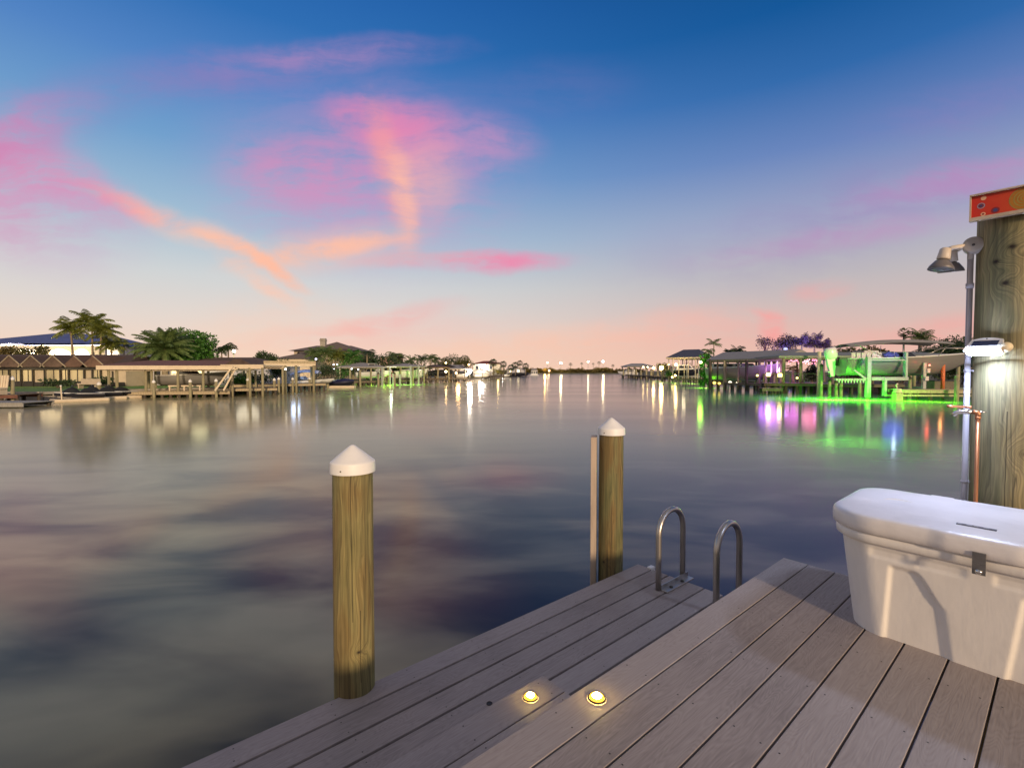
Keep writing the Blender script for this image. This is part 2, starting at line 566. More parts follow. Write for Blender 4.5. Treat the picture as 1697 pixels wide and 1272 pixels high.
# photo px centre, half length, half height (px), angle (deg, counter-clockwise), strength, colour, falloff
CLOUDS = [
    (600, 300, 260, 150, -10, 0.45, LILA, 1.0),
    (660, 265, 130, 110, -25, 0.55, LILA, 1.0),
    (630, 200, 100, 40, -8, 0.90, PINK, 1.0),
    (695, 235, 60, 60, -20, 0.60, PINK, 1.0),
    (790, 242, 100, 44, 2, 0.70, LILA, 1.0),
    (510, 285, 130, 60, -4, 0.62, PINK, 1.0),
    (560, 330, 190, 80, 0, 0.42, LILA, 1.0),
    (650, 292, 125, 30, -79, 0.90, SALM, 1.0),
    (664, 330, 90, 22, -85, 0.65, PEACH, 1.0),
    (700, 300, 70, 60, -60, 0.40, PEACH, 1.0),
    (530, 416, 150, 15, 9, 1.0, ORNG, 1.0),
    (540, 415, 170, 34, 9, 0.45, PEACH, 1.0),
    (432, 435, 90, 13, -33, 1.25, ORNG, 1.0),
    (385, 412, 90, 10, -26, 0.95, ORNG, 1.0),
    (430, 470, 85, 12, -30, 0.70, PEACH, 1.0),
    (215, 338, 110, 16, -19, 0.95, SALM, 1.0),
    (110, 305, 150, 40, -24, 0.65, PINK, 1.0),
    (320, 380, 150, 22, -24, 0.55, PEACH, 1.0),
    (10, 290, 130, 110, -15, 0.66, PINK, 1.0),
    (-10, 235, 170, 50, 22, 0.70, PINK, 1.0),
    (60, 370, 170, 80, -10, 0.40, LILA, 1.0),
    (60, 200, 200, 60, 20, 0.35, MAUV, 1.0),
    (440, 108, 220, 34, 8, 0.55, MAUV, 1.0),
    (560, 88, 200, 26, 4, 0.40, LILA, 1.0),
    (300, 130, 150, 40, 4, 0.25, MAUV, 1.0),
    (815, 437, 140, 16, 1, 1.05, ROSE, 1.0),
    (700, 432, 120, 12, 1, 0.5, SALM, 1.0),
    (640, 530, 130, 18, 12, 0.50, SALM, 1.0),
    (620, 556, 240, 28, 4, 0.30, SALM, 1.0),
    (1000, 552, 260, 26, 6, 0.42, PEACH, 1.0),
    (900, 575, 300, 26, 3, 0.32, ORNG, 1.0),
    (460, 545, 160, 60, 3, 0.30, PEACH, 1.0),
    (1278, 540, 34, 22, -70, 1.15, SALM, 1.0),
    (1270, 519, 34, 10, -8, 1.0, SALM, 1.0),
    (1590, 295, 200, 30, 14, 0.75, LILA, 1.0),
    (1500, 325, 280, 60, 12, 0.42, MAUV, 1.0),
    (1380, 398, 240, 22, 9, 0.45, LILA, 1.0),
    (1250, 420, 260, 60, 4, 0.22, MAUV, 1.0),
    (1570, 548, 180, 24, 6, 0.5, SALM, 1.0),
    (1360, 480, 60, 16, 4, 0.50, SALM, 1.0),
    (1180, 545, 220, 40, 2, 0.28, SALM, 1.0),
    (1600, 180, 180, 44, 12, 0.30, MAUV, 1.0),
    (900, 150, 160, 50, 5, 0.15, MAUV, 1.0),
]
for (px, py, a, bb, ang, st, ccol, pw) in CLOUDS:
    w = W(px, py, 1.0)
    mp = nn(wt, 'ShaderNodeMapping', vector_type='TEXTURE')
    mp.inputs['Location'].default_value = (w.x, w.z - CAMZ, 0)
    mp.inputs['Rotation'].default_value = (0, 0, R(ang))
    mp.inputs['Scale'].default_value = (a * 1.35 / FPX, bb * 1.5 / FPX, 1)
    WL(wv.outputs[0], mp.inputs['Vector'])
    gr = nn(wt, 'ShaderNodeTexGradient', gradient_type='SPHERICAL')
    WL(mp.outputs[0], gr.inputs[0])
    sm = nn(wt, 'ShaderNodeMapRange', interpolation_type='SMOOTHSTEP', inp={1: 0.0, 2: 0.85}); WL(gr.outputs['Fac'], sm.inputs[0])
    f = mth(wt, 'MULTIPLY', sm.outputs[0], st * 0.80)
    f = mth(wt, 'MULTIPLY', f, cnm.outputs[0])
    f = mth(wt, 'MULTIPLY', f, frontm.outputs[0], True)
    sky = mixc(wt, f, sky, ccol)

# broken grey cloud overhead, with deep blue gaps
hn = nn(wt, 'ShaderNodeTexNoise', inp={'Scale': 3.0, 'Detail': 4.0, 'Roughness': 0.5}); WL(tc.outputs['Generated'], hn.inputs[0])
hr = ramp(wt, [(0.38, srgb(52, 66, 110)), (0.46, srgb(128, 124, 130)), (0.62, srgb(200, 192, 182))], hn.outputs[0])
hm = nn(wt, 'ShaderNodeMapRange', interpolation_type='SMOOTHSTEP', inp={1: R(38.5), 2: R(47)}); WL(elev, hm.inputs[0])
sky = mixc(wt, hm.outputs[0], sky, hr.outputs[0])

# a little of the physical dusk sky on top
ns = nn(wt, 'ShaderNodeTexSky', sky_type='NISHITA')
ns.sun_disc = False
ns.sun_elevation = SUN_EL
ns.sun_rotation = math.atan2(-sdir.x, -sdir.y)
nsm = nn(wt, 'ShaderNodeVectorMath', operation='SCALE'); nsm.inputs['Scale'].default_value = 0.004
WL(ns.outputs[0], nsm.inputs[0])
tot = nn(wt, 'ShaderNodeVectorMath', operation='ADD'); WL(sky, tot.inputs[0]); WL(nsm.outputs[0], tot.inputs[1])
WL(tot.outputs[0], bg.inputs['Color'])
bg.inputs['Strength'].default_value = 1.0

# ------------------------------------------------------------------ water
def water_mat():
    m, nt, b = newmat('canal_water')
    L = nt.links.new
    tc = nn(nt, 'ShaderNodeTexCoord')
    # murky water colour with cloud reflections painted in, paler on the left
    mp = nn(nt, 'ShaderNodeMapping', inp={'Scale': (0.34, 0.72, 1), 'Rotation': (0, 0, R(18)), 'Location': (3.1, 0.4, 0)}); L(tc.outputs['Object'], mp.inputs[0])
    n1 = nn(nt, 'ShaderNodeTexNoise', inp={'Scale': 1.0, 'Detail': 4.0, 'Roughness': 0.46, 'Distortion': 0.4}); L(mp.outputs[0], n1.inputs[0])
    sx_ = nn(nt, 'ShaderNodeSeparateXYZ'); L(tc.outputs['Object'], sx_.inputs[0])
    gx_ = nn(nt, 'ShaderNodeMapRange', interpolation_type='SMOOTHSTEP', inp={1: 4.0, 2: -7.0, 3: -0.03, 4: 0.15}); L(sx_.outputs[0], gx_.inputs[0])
    refl_patch = ramp(nt, [(0.37, (0, 0, 0, 1)), (0.48, (0.12, 0.12, 0.12, 1)), (0.58, (0.45, 0.45, 0.45, 1)), (0.75, (0.95, 0.95, 0.95, 1))], mth(nt, 'ADD', n1.outputs[0], gx_.outputs[0]))
    # farther out the painted reflection evens into a pale sheen
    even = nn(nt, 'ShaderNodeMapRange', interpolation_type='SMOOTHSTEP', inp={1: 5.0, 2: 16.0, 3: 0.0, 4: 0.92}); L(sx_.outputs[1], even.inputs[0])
    far_sheen = nn(nt, 'ShaderNodeMapRange', interpolation_type='SMOOTHSTEP', inp={1: 6.0, 2: -10.0, 3: 0.35, 4: 0.75}); L(sx_.outputs[0], far_sheen.inputs[0])
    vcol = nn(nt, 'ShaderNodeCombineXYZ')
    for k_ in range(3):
        L(far_sheen.outputs[0], vcol.inputs[k_])
    refl_mix = mixc(nt, even.outputs[0], refl_patch.outputs[0], vcol.outputs[0])
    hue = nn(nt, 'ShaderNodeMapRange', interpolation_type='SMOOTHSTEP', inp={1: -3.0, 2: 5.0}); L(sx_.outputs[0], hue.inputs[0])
    deep = mixc(nt, hue.outputs[0], (0.012, 0.011, 0.008, 1), (0.030, 0.030, 0.110, 1))  # dark and violet tones of the reflected sky, put into the colour
    pale_refl = mixc(nt, hue.outputs[0], (0.56, 0.49, 0.28, 1), (0.27, 0.25, 0.30, 1))
    col_ = mixc(nt, refl_mix, deep, pale_refl)
    # streaks left by drifting ripples, long across the canal
    mp2 = nn(nt, 'ShaderNodeMapping', inp={'Scale': (0.022, 0.20, 1), 'Rotation': (0, 0, R(-12))}); L(tc.outputs['Object'], mp2.inputs[0])
    n2 = nn(nt, 'ShaderNodeTexNoise', inp={'Scale': 1.0, 'Detail': 4.0, 'Roughness': 0.55}); L(mp2.outputs[0], n2.inputs[0])
    mp3 = nn(nt, 'ShaderNodeMapping', inp={'Scale': (0.25, 0.4, 1)}); L(tc.outputs['Object'], mp3.inputs[0])
    n3 = nn(nt, 'ShaderNodeTexNoise', inp={'Scale': 1.0, 'Detail': 2.0, 'Roughness': 0.5}); L(mp3.outputs[0], n3.inputs[0])
    bp = nn(nt, 'ShaderNodeBump', inp={'Strength': 0.025, 'Distance': 0.05})
    L(n3.outputs[0], bp.inputs['Height'])
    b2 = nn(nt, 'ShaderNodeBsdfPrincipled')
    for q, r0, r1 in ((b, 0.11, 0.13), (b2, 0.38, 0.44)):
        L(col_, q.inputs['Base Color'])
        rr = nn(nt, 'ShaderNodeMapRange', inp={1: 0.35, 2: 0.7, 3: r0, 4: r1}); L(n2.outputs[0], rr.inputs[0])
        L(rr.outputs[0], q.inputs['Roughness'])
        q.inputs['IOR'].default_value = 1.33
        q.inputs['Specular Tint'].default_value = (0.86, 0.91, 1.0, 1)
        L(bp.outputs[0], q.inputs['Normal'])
    mx = nn(nt, 'ShaderNodeMixShader')
    mf = nn(nt, 'ShaderNodeMapRange', inp={1: 0.35, 2: 0.68, 3: 0.10, 4: 0.20}); L(n2.outputs[0], mf.inputs[0])
    L(mf.outputs[0], mx.inputs[0])
    L(b.outputs[0], mx.inputs[1]); L(b2.outputs[0], mx.inputs[2])
    # murky water scatters the sunk lamps up to the surface and lets some of their light out
    tl = nn(nt, 'ShaderNodeBsdfTranslucent', inp={'Color': (0.055, 0.085, 0.045, 1)})
    ad = nn(nt, 'ShaderNodeAddShader'); L(mx.outputs[0], ad.inputs[0]); L(tl.outputs[0], ad.inputs[1])
    tp = nn(nt, 'ShaderNodeBsdfTransparent', inp={'Color': (0.75, 0.9, 0.6, 1)})
    m2 = nn(nt, 'ShaderNodeMixShader', inp={0: 0.13}); L(ad.outputs[0], m2.inputs[1]); L(tp.outputs[0], m2.inputs[2])
    L(m2.outputs[0], nt.nodes['Material Output'].inputs['Surface'])
    return m
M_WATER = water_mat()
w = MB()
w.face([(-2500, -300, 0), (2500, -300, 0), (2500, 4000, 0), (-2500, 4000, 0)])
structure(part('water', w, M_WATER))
# ------------------------------------------------------------------ near dock. local x = along the boards (u), local y = towards the canal (v)
THETA = math.atan((1778 - CXP) / FPX)
ROTU = PI / 2 - THETA                                   # rotation of the dock axes about z
def DK(u, v, z):
    """dock axes -> world"""
    return Vector((math.sin(THETA) * u - math.cos(THETA) * v, math.cos(THETA) * u + math.sin(THETA) * v, z))
ZU, ZM, ZL = 1.22, 1.025, 0.83

M_DECKU = deck_mat('grey_brown_decking', (0.225, 0.187, 0.170), (0.355, 0.300, 0.275), (0.45, 0.39, 0.36))
M_DECKL = deck_mat('weathered_lower_decking', (0.225, 0.188, 0.174), (0.37, 0.308, 0.285), (0.47, 0.40, 0.37))
M_SCREW = mat('dark_screw', (0.03, 0.025, 0.02), 0.5)
M_JOIST = mat('treated_joist', (0.10, 0.085, 0.05), 0.85, var=0.4, scale=4, stretch=(1, 1, 3))

dock = thing('wooden_dock', 'grey brown composite plank dock in two levels with a step, in the foreground', 'dock', (0, 0, 0), ROTU)
def deck_boards(name, u0, u1, v_edge, n, zt, m, jitter=0.006, seed=1, pitch=0.1425, gap=0.006, screws=True, ):
    rng = random.Random(seed)
    mb = MB()
    for k in range(n):
        v1 = v_edge - k * pitch
        v0 = v1 - pitch + gap
        du = rng.uniform(-jitter, jitter)
        mb.mi = 0
        mb.box(((u0 + u1 + du) / 2, (v0 + v1) / 2, zt - 0.0125), (u1 + du - u0, v1 - v0, 0.025), None, 0.0022)
        if screws:
            mb.mi = 1
            u = u1 - 0.05
            while u > u0:
                for vv in (v0 + 0.025, v1 - 0.025):
                    uu = u + rng.uniform(-0.008, 0.008)
                    vv += rng.uniform(-0.004, 0.004)
                    r = 0.0032
                    mb.face([(uu + r * math.cos(a * PI / 4), vv + r * math.sin(a * PI / 4), zt + 0.0006) for a in range(8)])
                u -= 0.405
    return part(name, mb, [m, M_SCREW], dock, recalc=False)
deck_boards('upper_platform', -3.0, 3.232, 1.155, 22, ZU, M_DECKU, seed=3, gap=0.007)
deck_boards('step', -0.9, 1.475, 1.52, 2, ZM, M_DECKL, seed=4)
deck_boards('lower_platform', -3.0, 3.25, 2.25, 9, ZL, M_DECKL, seed=5, jitter=0.01, gap=0.014)
fr = MB()
fr.span((-3.0, 1.10, ZL + 0.01), (3.20, 1.14, ZU - 0.027))             # riser under the upper deck edge
fr.span((3.16, -2.0, 0.72), (3.20, 1.10, ZU - 0.027))
fr.span((-0.9, 1.49, ZL + 0.002), (1.45, 1.51, ZM - 0.027))
fr.span((1.43, 1.16, ZL + 0.002), (1.46, 1.49, ZM - 0.027))
for v in (2.20, 1.75, 1.3):
    fr.span((-3.0, v - 0.02, 0.55), (3.2, v + 0.02, ZL - 0.027))
fr.span((3.2, 1.1, 0.55), (3.235, 2.22, ZL - 0.027))
part('frame', fr, M_JOIST, dock)

# recessed lights in a row up the steps
M_LIT = emat('lit_warm_lens', (1.0, 0.68, 0.20), 320.0)
M_LITR = emat('lit_halo_ring', (1.0, 0.50, 0.04), 2.2)  # emissive ring imitating the yellow halo round the bright core
M_RIM = mat('bronze_rim', (0.05, 0.04, 0.03), 0.4, 0.8)
M_HOLE = mat('dark_lens', (0.008, 0.007, 0.006), 0.5)
def deck_light(u, v, z, label, lit):
    t = thing('deck_light', label, 'deck light', DK(u, v, z), ROTU, 'round lights let into the dock')
    b = MB()
    if lit:
        b.lathe([(0.033, 0.001), (0.033, 0.004), (0.028, 0.0055), (0.0272, 0.0035)], seg=28)
    else:
        b.lathe([(0.0145, 0.001), (0.0145, 0.0022), (0.0125, 0.0025), (0.0120, 0.0012)], seg=24)
    part('rim', b, M_RIM, t)
    b = MB()
    if lit:
        b.lathe([(0.027, 0.004), (0.025, 0.0085), (0.0165, 0.0105)], seg=28)
        part('halo_ring', b, M_LITR, t)
        b = MB()
        b.lathe([(0.0163, 0.0105), (0.012, 0.0150), (0.0, 0.0170)], seg=24)
        part('lens', b, M_LIT, t)
    else:
        b.lathe([(0.0124, 0.0012), (0.0, 0.0010)], seg=24)
        part('lens', b, M_HOLE, t)
    return t
deck_light(1.332, 1.448, ZM, 'lit yellow round deck light in the low step, left of the other lit one', True)
deck_light(1.322, 1.084, ZU, 'lit yellow round deck light in the edge board of the upper deck', True)
deck_light(1.345, 1.747, ZL, 'small dark unlit deck light hole in the lower deck boards', False)

# ------------------------------------------------------------------ pilings
M_CAP = mat('white_plastic_cap', (0.82, 0.80, 0.78), 0.45, var=0.07, scale=9)
M_P1 = pile_mat('yellow_pine_pile', 0.1, [(-0.045, 0.62, 0.045), (0.05, 0.44, 0.055), (0.02, 1.05, 0.03)], (0.335, 0.275, 0.115), (0.175, 0.155, 0.058), (0.050, 0.042, 0.020), (0.29, 0.17, 0.06), 1.7, splits=((-0.008, 1.2, 1.95), (0.03, 0.9, 1.25)))
M_P2 = pile_mat('green_brown_pile', 0.1, [(0.02, 0.55, 0.04), (-0.06, 0.9, 0.035)], (0.25, 0.21, 0.085), (0.125, 0.13, 0.05), (0.040, 0.040, 0.020), (0.28, 0.13, 0.04), 4.3, splits=((0.045, 1.0, 1.6),))
M_P3 = pile_mat('knotty_grey_green_pile', 0.15, [(-0.078, 2.93, 0.045), (-0.040, 2.82, 0.05), (-0.02, 2.99, 0.05), (0.03, 2.95, 0.04), (0.05, 2.0, 0.05)], (0.42, 0.335, 0.165), (0.20, 0.185, 0.085), (0.075, 0.068, 0.04), (0.40, 0.28, 0.11), 8.1, splits=((-0.02, 1.4, 2.2), (0.05, 2.2, 3.1)))

def face_cam(p):
    return math.atan2(p.y, p.x) - PI / 2

def dock_piling(uv, r, top, m, label, cap_r, lean=0.0):
    p = DK(uv[0], uv[1], 0)
    t = thing('dock_piling', label, 'piling', p, face_cam(p), 'pilings of the near dock')
    b = MB()
    rng = random.Random(int(uv[0] * 100))
    rows = []
    N = 40
    for i in range(30):
        z = -1.2 + (top + 1.2) * i / 29.0
        rr = r * (1.03 - 0.05 * i / 29.0)
        rows.append([Vector((rr * (1 + 0.012 * math.sin(3 * a + i * 0.23) + 0.008 * math.sin(7 * a + 1 + i * .11)) * math.cos(a), rr * (1 + 0.012 * math.sin(3 * a + i * 0.23)) * math.sin(a), z)) for a in [2 * PI * k / N for k in range(N)]])
    vr = b.grid(rows, closed=True)
    b.cap(vr[-1])
    part('post', b, m, t)
    if cap_r:
        b = MB()
        b.lathe([(cap_r * 0.95, top - 0.036), (cap_r * 1.0, top - 0.037), (cap_r * 1.0, top - 0.034), (cap_r * 0.985, top + 0.010), (cap_r * 0.980, top + 0.013), (cap_r * 0.955, top + 0.017), (cap_r * 0.90, top + 0.021), (cap_r * 0.48, top + 0.060), (cap_r * 0.12, top + 0.091), (cap_r * 0.06, top + 0.094), (0.0, top + 0.095)], seg=48)
        c = part('cap', b, M_CAP, t)
        for a in (-2.1, 0.4):
            b = MB()
            q = Vector((cap_r * math.cos(a), cap_r * math.sin(a), top - 0.016))
            b.lathe([(0.0035, -0.004), (0.0035, 0.0025), (0, 0.003)], q, 8, m=Vector((math.cos(a), math.sin(a), 0)).to_track_quat('Z', 'Y').to_matrix())
            part('screw', b, M_SCREW, c)
    return t
P1 = (0.912, 2.281)
t1 = dock_piling(P1, 0.097, ZL + 1.11, M_P1, 'yellow brown round piling with white cone cap, standing alone left of the deck lights', 0.108)
P2 = (3.03, 2.352)
t2 = dock_piling(P2, 0.096, ZL + 1.10, M_P2, 'green brown piling with white cone cap and a board strapped to its left side', 0.107)
b = MB()
b.box((-0.135, -0.01, 0.55), (0.045, 0.14, 2.65), None, 0.004)
part('rub_board', b, mat('pale_rub_board', (0.46, 0.36, 0.28), 0.7, var=0.2, scale=5, stretch=(6, 6, 0.6)), t2)
b = MB()
b.span((3.24, 2.12, ZL - 0.03), (3.30, 2.16, ZL + 0.01), 0.004)
part('cleat_bracket', b, M_CAP, dock)

# ------------------------------------------------------------------ swim ladder
M_ALU = mat('brushed_aluminium', (0.50, 0.46, 0.42), 0.36, 0.9, var=0.2, scale=14, stretch=(1, 1, 0.2))
lad = thing('swim_ladder', 'bare aluminium swim ladder with two looped handrails at the end of the lower deck', 'ladder', DK(0, 0, 0), ROTU)
for v in (1.885, 1.462):
    b = MB()
    pts = []
    ua, ub, zt = 2.975, 3.30, ZL + 0.55
    rad = (ub - ua) / 2
    pts.append((ua, v, ZL + 0.004))
    pts.append((ua, v, zt - rad - 0.2))
    for k in range(0, 15):
        a = PI - PI * k / 14
        pts.append(((ua + ub) / 2 + rad * math.cos(a), v, zt - rad + rad * math.sin(a)))
    pts.append((ub, v, -0.9))
    b.tube(pts, 0.0205, 16)
    h = part('handrail', b, M_ALU, lad)
    b = MB()
    b.box(((ua + ub) / 2 + 0.02, v - 0.045, ZL + 0.006), (0.36, 0.055, 0.009), None, 0.002)
    b.box(((ua + ub) / 2 + 0.02, v - 0.020, ZL + 0.024), (0.36, 0.006, 0.034))
    for uu in (ua + 0.09, ua + 0.24):
        b.mi = 1
        b.lathe([(0.013, 0.0), (0.013, 0.006), (0.0, 0.007)], (uu, v - 0.047, ZL + 0.0105), 10)
        b.mi = 0
    part('mounting_plate', b, [M_ALU, M_SCREW], h)
for k in range(4):
    b = MB()
    b.box((3.30, 1.674, 0.45 - 0.3 * k), (0.10, 0.42, 0.03), None, 0.004)
    part('rung', b, M_ALU, lad)

# ------------------------------------------------------------------ moulded dock box; local x to the right along its front, local y away from us
M_BOX = mat('white_moulded_plastic', (0.80, 0.755, 0.71), 0.44, var=0.10, scale=4, stretch=(2, 2, 0.7), bump=0.06)
M_BOXLID = mat('white_moulded_lid', (0.74, 0.70, 0.69), 0.36, var=0.10, scale=5, bump=0.08)
BL = 0.47                                               # half length
box = thing('dock_box', 'white moulded plastic dock box with domed lid and steel latch on the upper deck', 'storage box', DK(2.585, 0.215, ZU), ROTU - PI / 2)
# in this frame +x is towards -v (right), +y towards +u (away)
def outline(hl, dep, r1, r2, y0, n=26):
    """rounded plan: front corners radius r1, back corners r2; starts at the front left going counter-clockwise"""
    pts = []
    for (cx_, cy_, rr, a0) in ((-hl + r1, y0 + r1, r1, PI), (hl - r1, y0 + r1, r1, 1.5 * PI), (hl - r2, y0 + dep - r2, r2, 0), (-hl + r2, y0 + dep - r2, r2, 0.5 * PI)):
        for k in range(n):
            a = a0 + 0.5 * PI * k / (n - 1)
            pts.append(Vector((cx_ + rr * math.cos(a), cy_ + rr * math.sin(a), 0)))
    out = []
    n_seg = {n - 1: 110, 2 * n - 1: 40, 3 * n - 1: 110, 4 * n - 1: 40}    # straights: front, right, back, left
    for i, p in enumerate(pts):
        q = pts[(i + 1) % len(pts)]
        out.append(p)
        m = n_seg.get(i, 1)
        for j in range(1, m):
            out.append(p.lerp(q, j / m))
    return out
def sst(a, b, x):
    t = max(0.0, min(1.0, (x - a) / (b - a)))
    return t * t * (3 - 2 * t)
HB = 0.415
def front_relief(x, zr):
    """inward push of the front wall at x, height fraction zr"""
    d_ = 0.0
    for c in (-0.19, 0.19):
        lean = 0.035 * zr
        xl = c - 0.112 + (0.028 * zr if c < 0 else 0.05 * zr)
        xr = c + 0.112 - (0.05 * zr if c < 0 else 0.028 * zr)
        topz = 0.80 - 0.30 * sst(0.35, 1.0, (x - xl) / max(1e-3, xr - xl)) ** 2
        d_ = max(d_, 0.014 * sst(xl - 0.009, xl + 0.009, x) * (1 - sst(xr - 0.035, xr + 0.010, x)) * (1 - sst(topz - 0.03, topz + 0.02, zr)))
    # hand grips under the rim
    for c, w_ in ((-0.285, 0.075), (-0.115, 0.085), (0.115, 0.085), (0.285, 0.075)):
        d_ = max(d_, 0.006 * sst(c - w_, c - w_ + 0.02, x) * (1 - sst(c + w_ - 0.035, c + w_, x)) * sst(0.85, 0.875, zr) * (1 - sst(0.955, 0.965, zr)))
    return d_
b = MB()
rows = []
NZ = 56
for i in range(NZ + 1):
    zr = i / NZ
    ins = 0.045 * (1 - zr)
    ol = outline(BL + 0.02 - ins, 0.60 + 0.02 - 2 * ins * 0.6, 0.15, 0.09, ins * 0.6 - 0.02)
    row = []
    bulge = 0.0
    for p in ol:
        q = p.copy()
        if abs(q.y - (ins * 0.6 - 0.02)) < 0.02 and abs(q.x) < BL - 0.1:
            q.y += front_relief(q.x, zr)
        q.z = HB * zr
        row.append(q)
    rows.append(row)
ol = outline(BL + 0.02, 0.62, 0.15, 0.09, -0.02)
for o_, z_ in ((0.016, HB + 0.002), (0.024, HB + 0.008), (0.026, HB + 0.03), (0.022, HB + 0.044), (0.012, HB + 0.047)):
    ol = outline(BL + 0.02 + o_, 0.62 + 2 * o_, 0.15 + o_, 0.09 + o_, -0.02 - o_)
    rows.append([Vector((p.x, p.y, z_)) for p in ol])
vr = b.grid(rows, closed=True)
part('body', b, M_BOX, box)
b = MB()
rows = []
for o_, z_ in ((0.010, 0.0), (0.034, 0.001), (0.042, 0.006), (0.044, 0.03), (0.0430, 0.054), (0.039, 0.065), (0.032, 0.072), (0.020, 0.0762), (0.0, 0.0785), (-0.05, 0.081), (-0.10, 0.083), (-0.16, 0.0842), (-0.22, 0.0848)):
    ol = outline(BL + 0.02 + o_, 0.62 + 2 * o_, max(0.03, 0.17 + o_ * 0.9), max(0.03, 0.10 + o_ * 0.9), -0.02 - o_)
    row = []
    for p in ol:
        q = Vector((p.x, p.y, HB + 0.048 + z_))
        # boss behind the latch on the front edge
        if q.y < 0.0 and 0.0 < z_ < 0.085:
            q.y -= 0.010 * sst(-0.16, -0.09, q.x) * (1 - sst(0.09, 0.16, q.x))
        # finger scoop at the left end
        sx_, sy_ = (q.x + 0.37) / 0.075, (q.y - 0.26) / 0.06
        if z_ > 0.074:
            q.z -= 0.010 * math.exp(-(sx_ * sx_ + sy_ * sy_) * 2.0)
        row.append(q)
    rows.append(row)
vr = b.grid(rows, closed=True)
b.cap(vr[-1], True)
# crescent lip of the scoop and hinge bumps
lid = part('lid', b, M_BOXLID, box)
b = MB()
pts = []
for k in range(11):
    a = R(200 + 14 * k)
    pts.append((-0.335 + 0.07 * math.cos(a) + 0.02, 0.30 + 0.05 * math.sin(a) * -1.0, HB + 0.048 + 0.081))
b.tube(pts, [0.001 + 0.007 * math.sin(PI * k / 10) for k in range(11)], 8)
part('finger_grip', b, M_BOX, lid)
for xx in (-0.2, 0.2):
    b = MB()
    b.box((xx, 0.622, HB + 0.10), (0.10, 0.05, 0.05), None, 0.012)
    part('hinge', b, M_BOXLID, lid)
b = MB()
M_PLATE = mat('dark_nameplate', (0.05, 0.05, 0.07), 0.4, var=0.3, scale=60)
b.box((-0.025, 0.085, HB + 0.1309), (0.118, 0.024, 0.004))
b.mi = 1
for k in range(4):
    b.box((-0.075 + 0.025 * k + 0.004 * (k % 2), 0.085, HB + 0.1334), (0.012 + 0.004 * (k % 2), 0.007, 0.0012))
part('nameplate', b, [M_PLATE, mat('pale_plate_mark', (0.45, 0.45, 0.5), 0.4)], lid)
M_STEEL = mat('dull_steel', (0.26, 0.25, 0.24), 0.38, 0.85, var=0.2, scale=20)
b = MB()
b.box((0.0, -0.0790, HB + 0.050), (0.038, 0.003, 0.042), None, 0.0008)
b.box((0.0, -0.0790, HB + 0.009), (0.038, 0.003, 0.039), None, 0.0008)
b.box((0.0, -0.064, HB + 0.0722), (0.038, 0.034, 0.0025))
b.box((0.0, -0.0815, HB + 0.064), (0.028, 0.003, 0.005))
lt = part('latch', b, M_STEEL, box)
b = MB()
b.lathe([(0.011, 0.0), (0.011, 0.006), (0.007, 0.012), (0.0, 0.013)], (0, -0.081, HB + 0.003), 14, m=Matrix.Rotation(PI / 2, 3, 'X'))
part('latch_knob', b, mat('bright_steel', (0.7, 0.68, 0.64), 0.2, 1.0, var=0.05), lt)

# ------------------------------------------------------------------ tall knotty post at the deck end with its fittings
PP = (3.46, 0.19)
PW = DK(PP[0], PP[1], 0)
PR = 0.152
tp = dock_piling(PP, PR, 3.20, M_P3, 'tall thick knotty grey green post behind the white dock box', 0)
tp['group'] = 'pilings of the near dock'
# local frames on the post: direction from post to the camera
ray0 = Vector((-PW.x, -PW.y, 0)).normalized()
side = Vector((ray0.y, -ray0.x, 0))                     # points to picture left? (checked by sign below)
if side.x > 0:
    side = -side
def PT(px, py, back=0.0):
    """point in the plane through the front of the post facing us"""
    pln = PW + ray0 * (PR + 0.0)
    r = W(px, py, 1.0) - Vector((0, 0, CAMZ))
    s = (pln.x * ray0.x + pln.y * ray0.y) / (r.x * ray0.x + r.y * ray0.y)
    return r * s + Vector((0, 0, CAMZ)) - ray0 * back
# sign on the post top, facing along the boards
M_SIGNR = None
def sign_mat():
    m, nt, b = newmat('painted_red_orange_board')
    L = nt.links.new
    tc = nn(nt, 'ShaderNodeTexCoord')
    s = nn(nt, 'ShaderNodeSeparateXYZ'); L(tc.outputs['Object'], s.inputs[0])
    n = nn(nt, 'ShaderNodeTexNoise', inp={'Scale': 22.0, 'Detail': 4.0}); L(tc.outputs['Object'], n.inputs[0])
    f = mth(nt, 'ADD', mth(nt, 'MULTIPLY', s.outputs[1], -2.1), mth(nt, 'MULTIPLY', n.outputs[0], 0.35))
    rp = ramp(nt, [(0.0, (0.50, 0.010, 0.008, 1)), (0.35, (0.58, 0.035, 0.008, 1)), (1.0, (0.62, 0.13, 0.01, 1))], f)
    L(rp.outputs[0], b.inputs['Base Color'])
    b.inputs['Roughness'].default_value = 0.45
    return m
sp0 = PT(1608, 362)
zsb = sp0.z
# sign local frame: origin at its lower left corner, local -y runs right along the board, local x away
u_sign, v_sign = 3.272, None
rdir = Vector((sp0.x, sp0.y, 0))
uax = Vector((math.sin(THETA), math.cos(THETA), 0)); vax = Vector((-math.cos(THETA), math.sin(THETA), 0))
k_ = u_sign / rdir.dot(uax)
v_sign = rdir.dot(vax) * k_
zsb = CAMZ + (sp0.z - CAMZ) * k_
sg = thing('painted_sign', 'red and orange hand painted sign board on top of the tall post', 'sign', DK(u_sign, v_sign, zsb), ROTU)
b = MB(); SW, SH = 0.62, 0.106
b.span((0.012, -SW, 0.0), (0.02, 0, SH))
part('board', b, sign_mat(), sg)
b = MB()
b.span((-0.006, -SW, -0.016), (0.026, 0.004, 0.0))
b.span((-0.006, -SW, SH), (0.026, 0.004, SH + 0.007))
b.span((-0.004, -0.002, 0.0), (0.026, 0.004, SH))
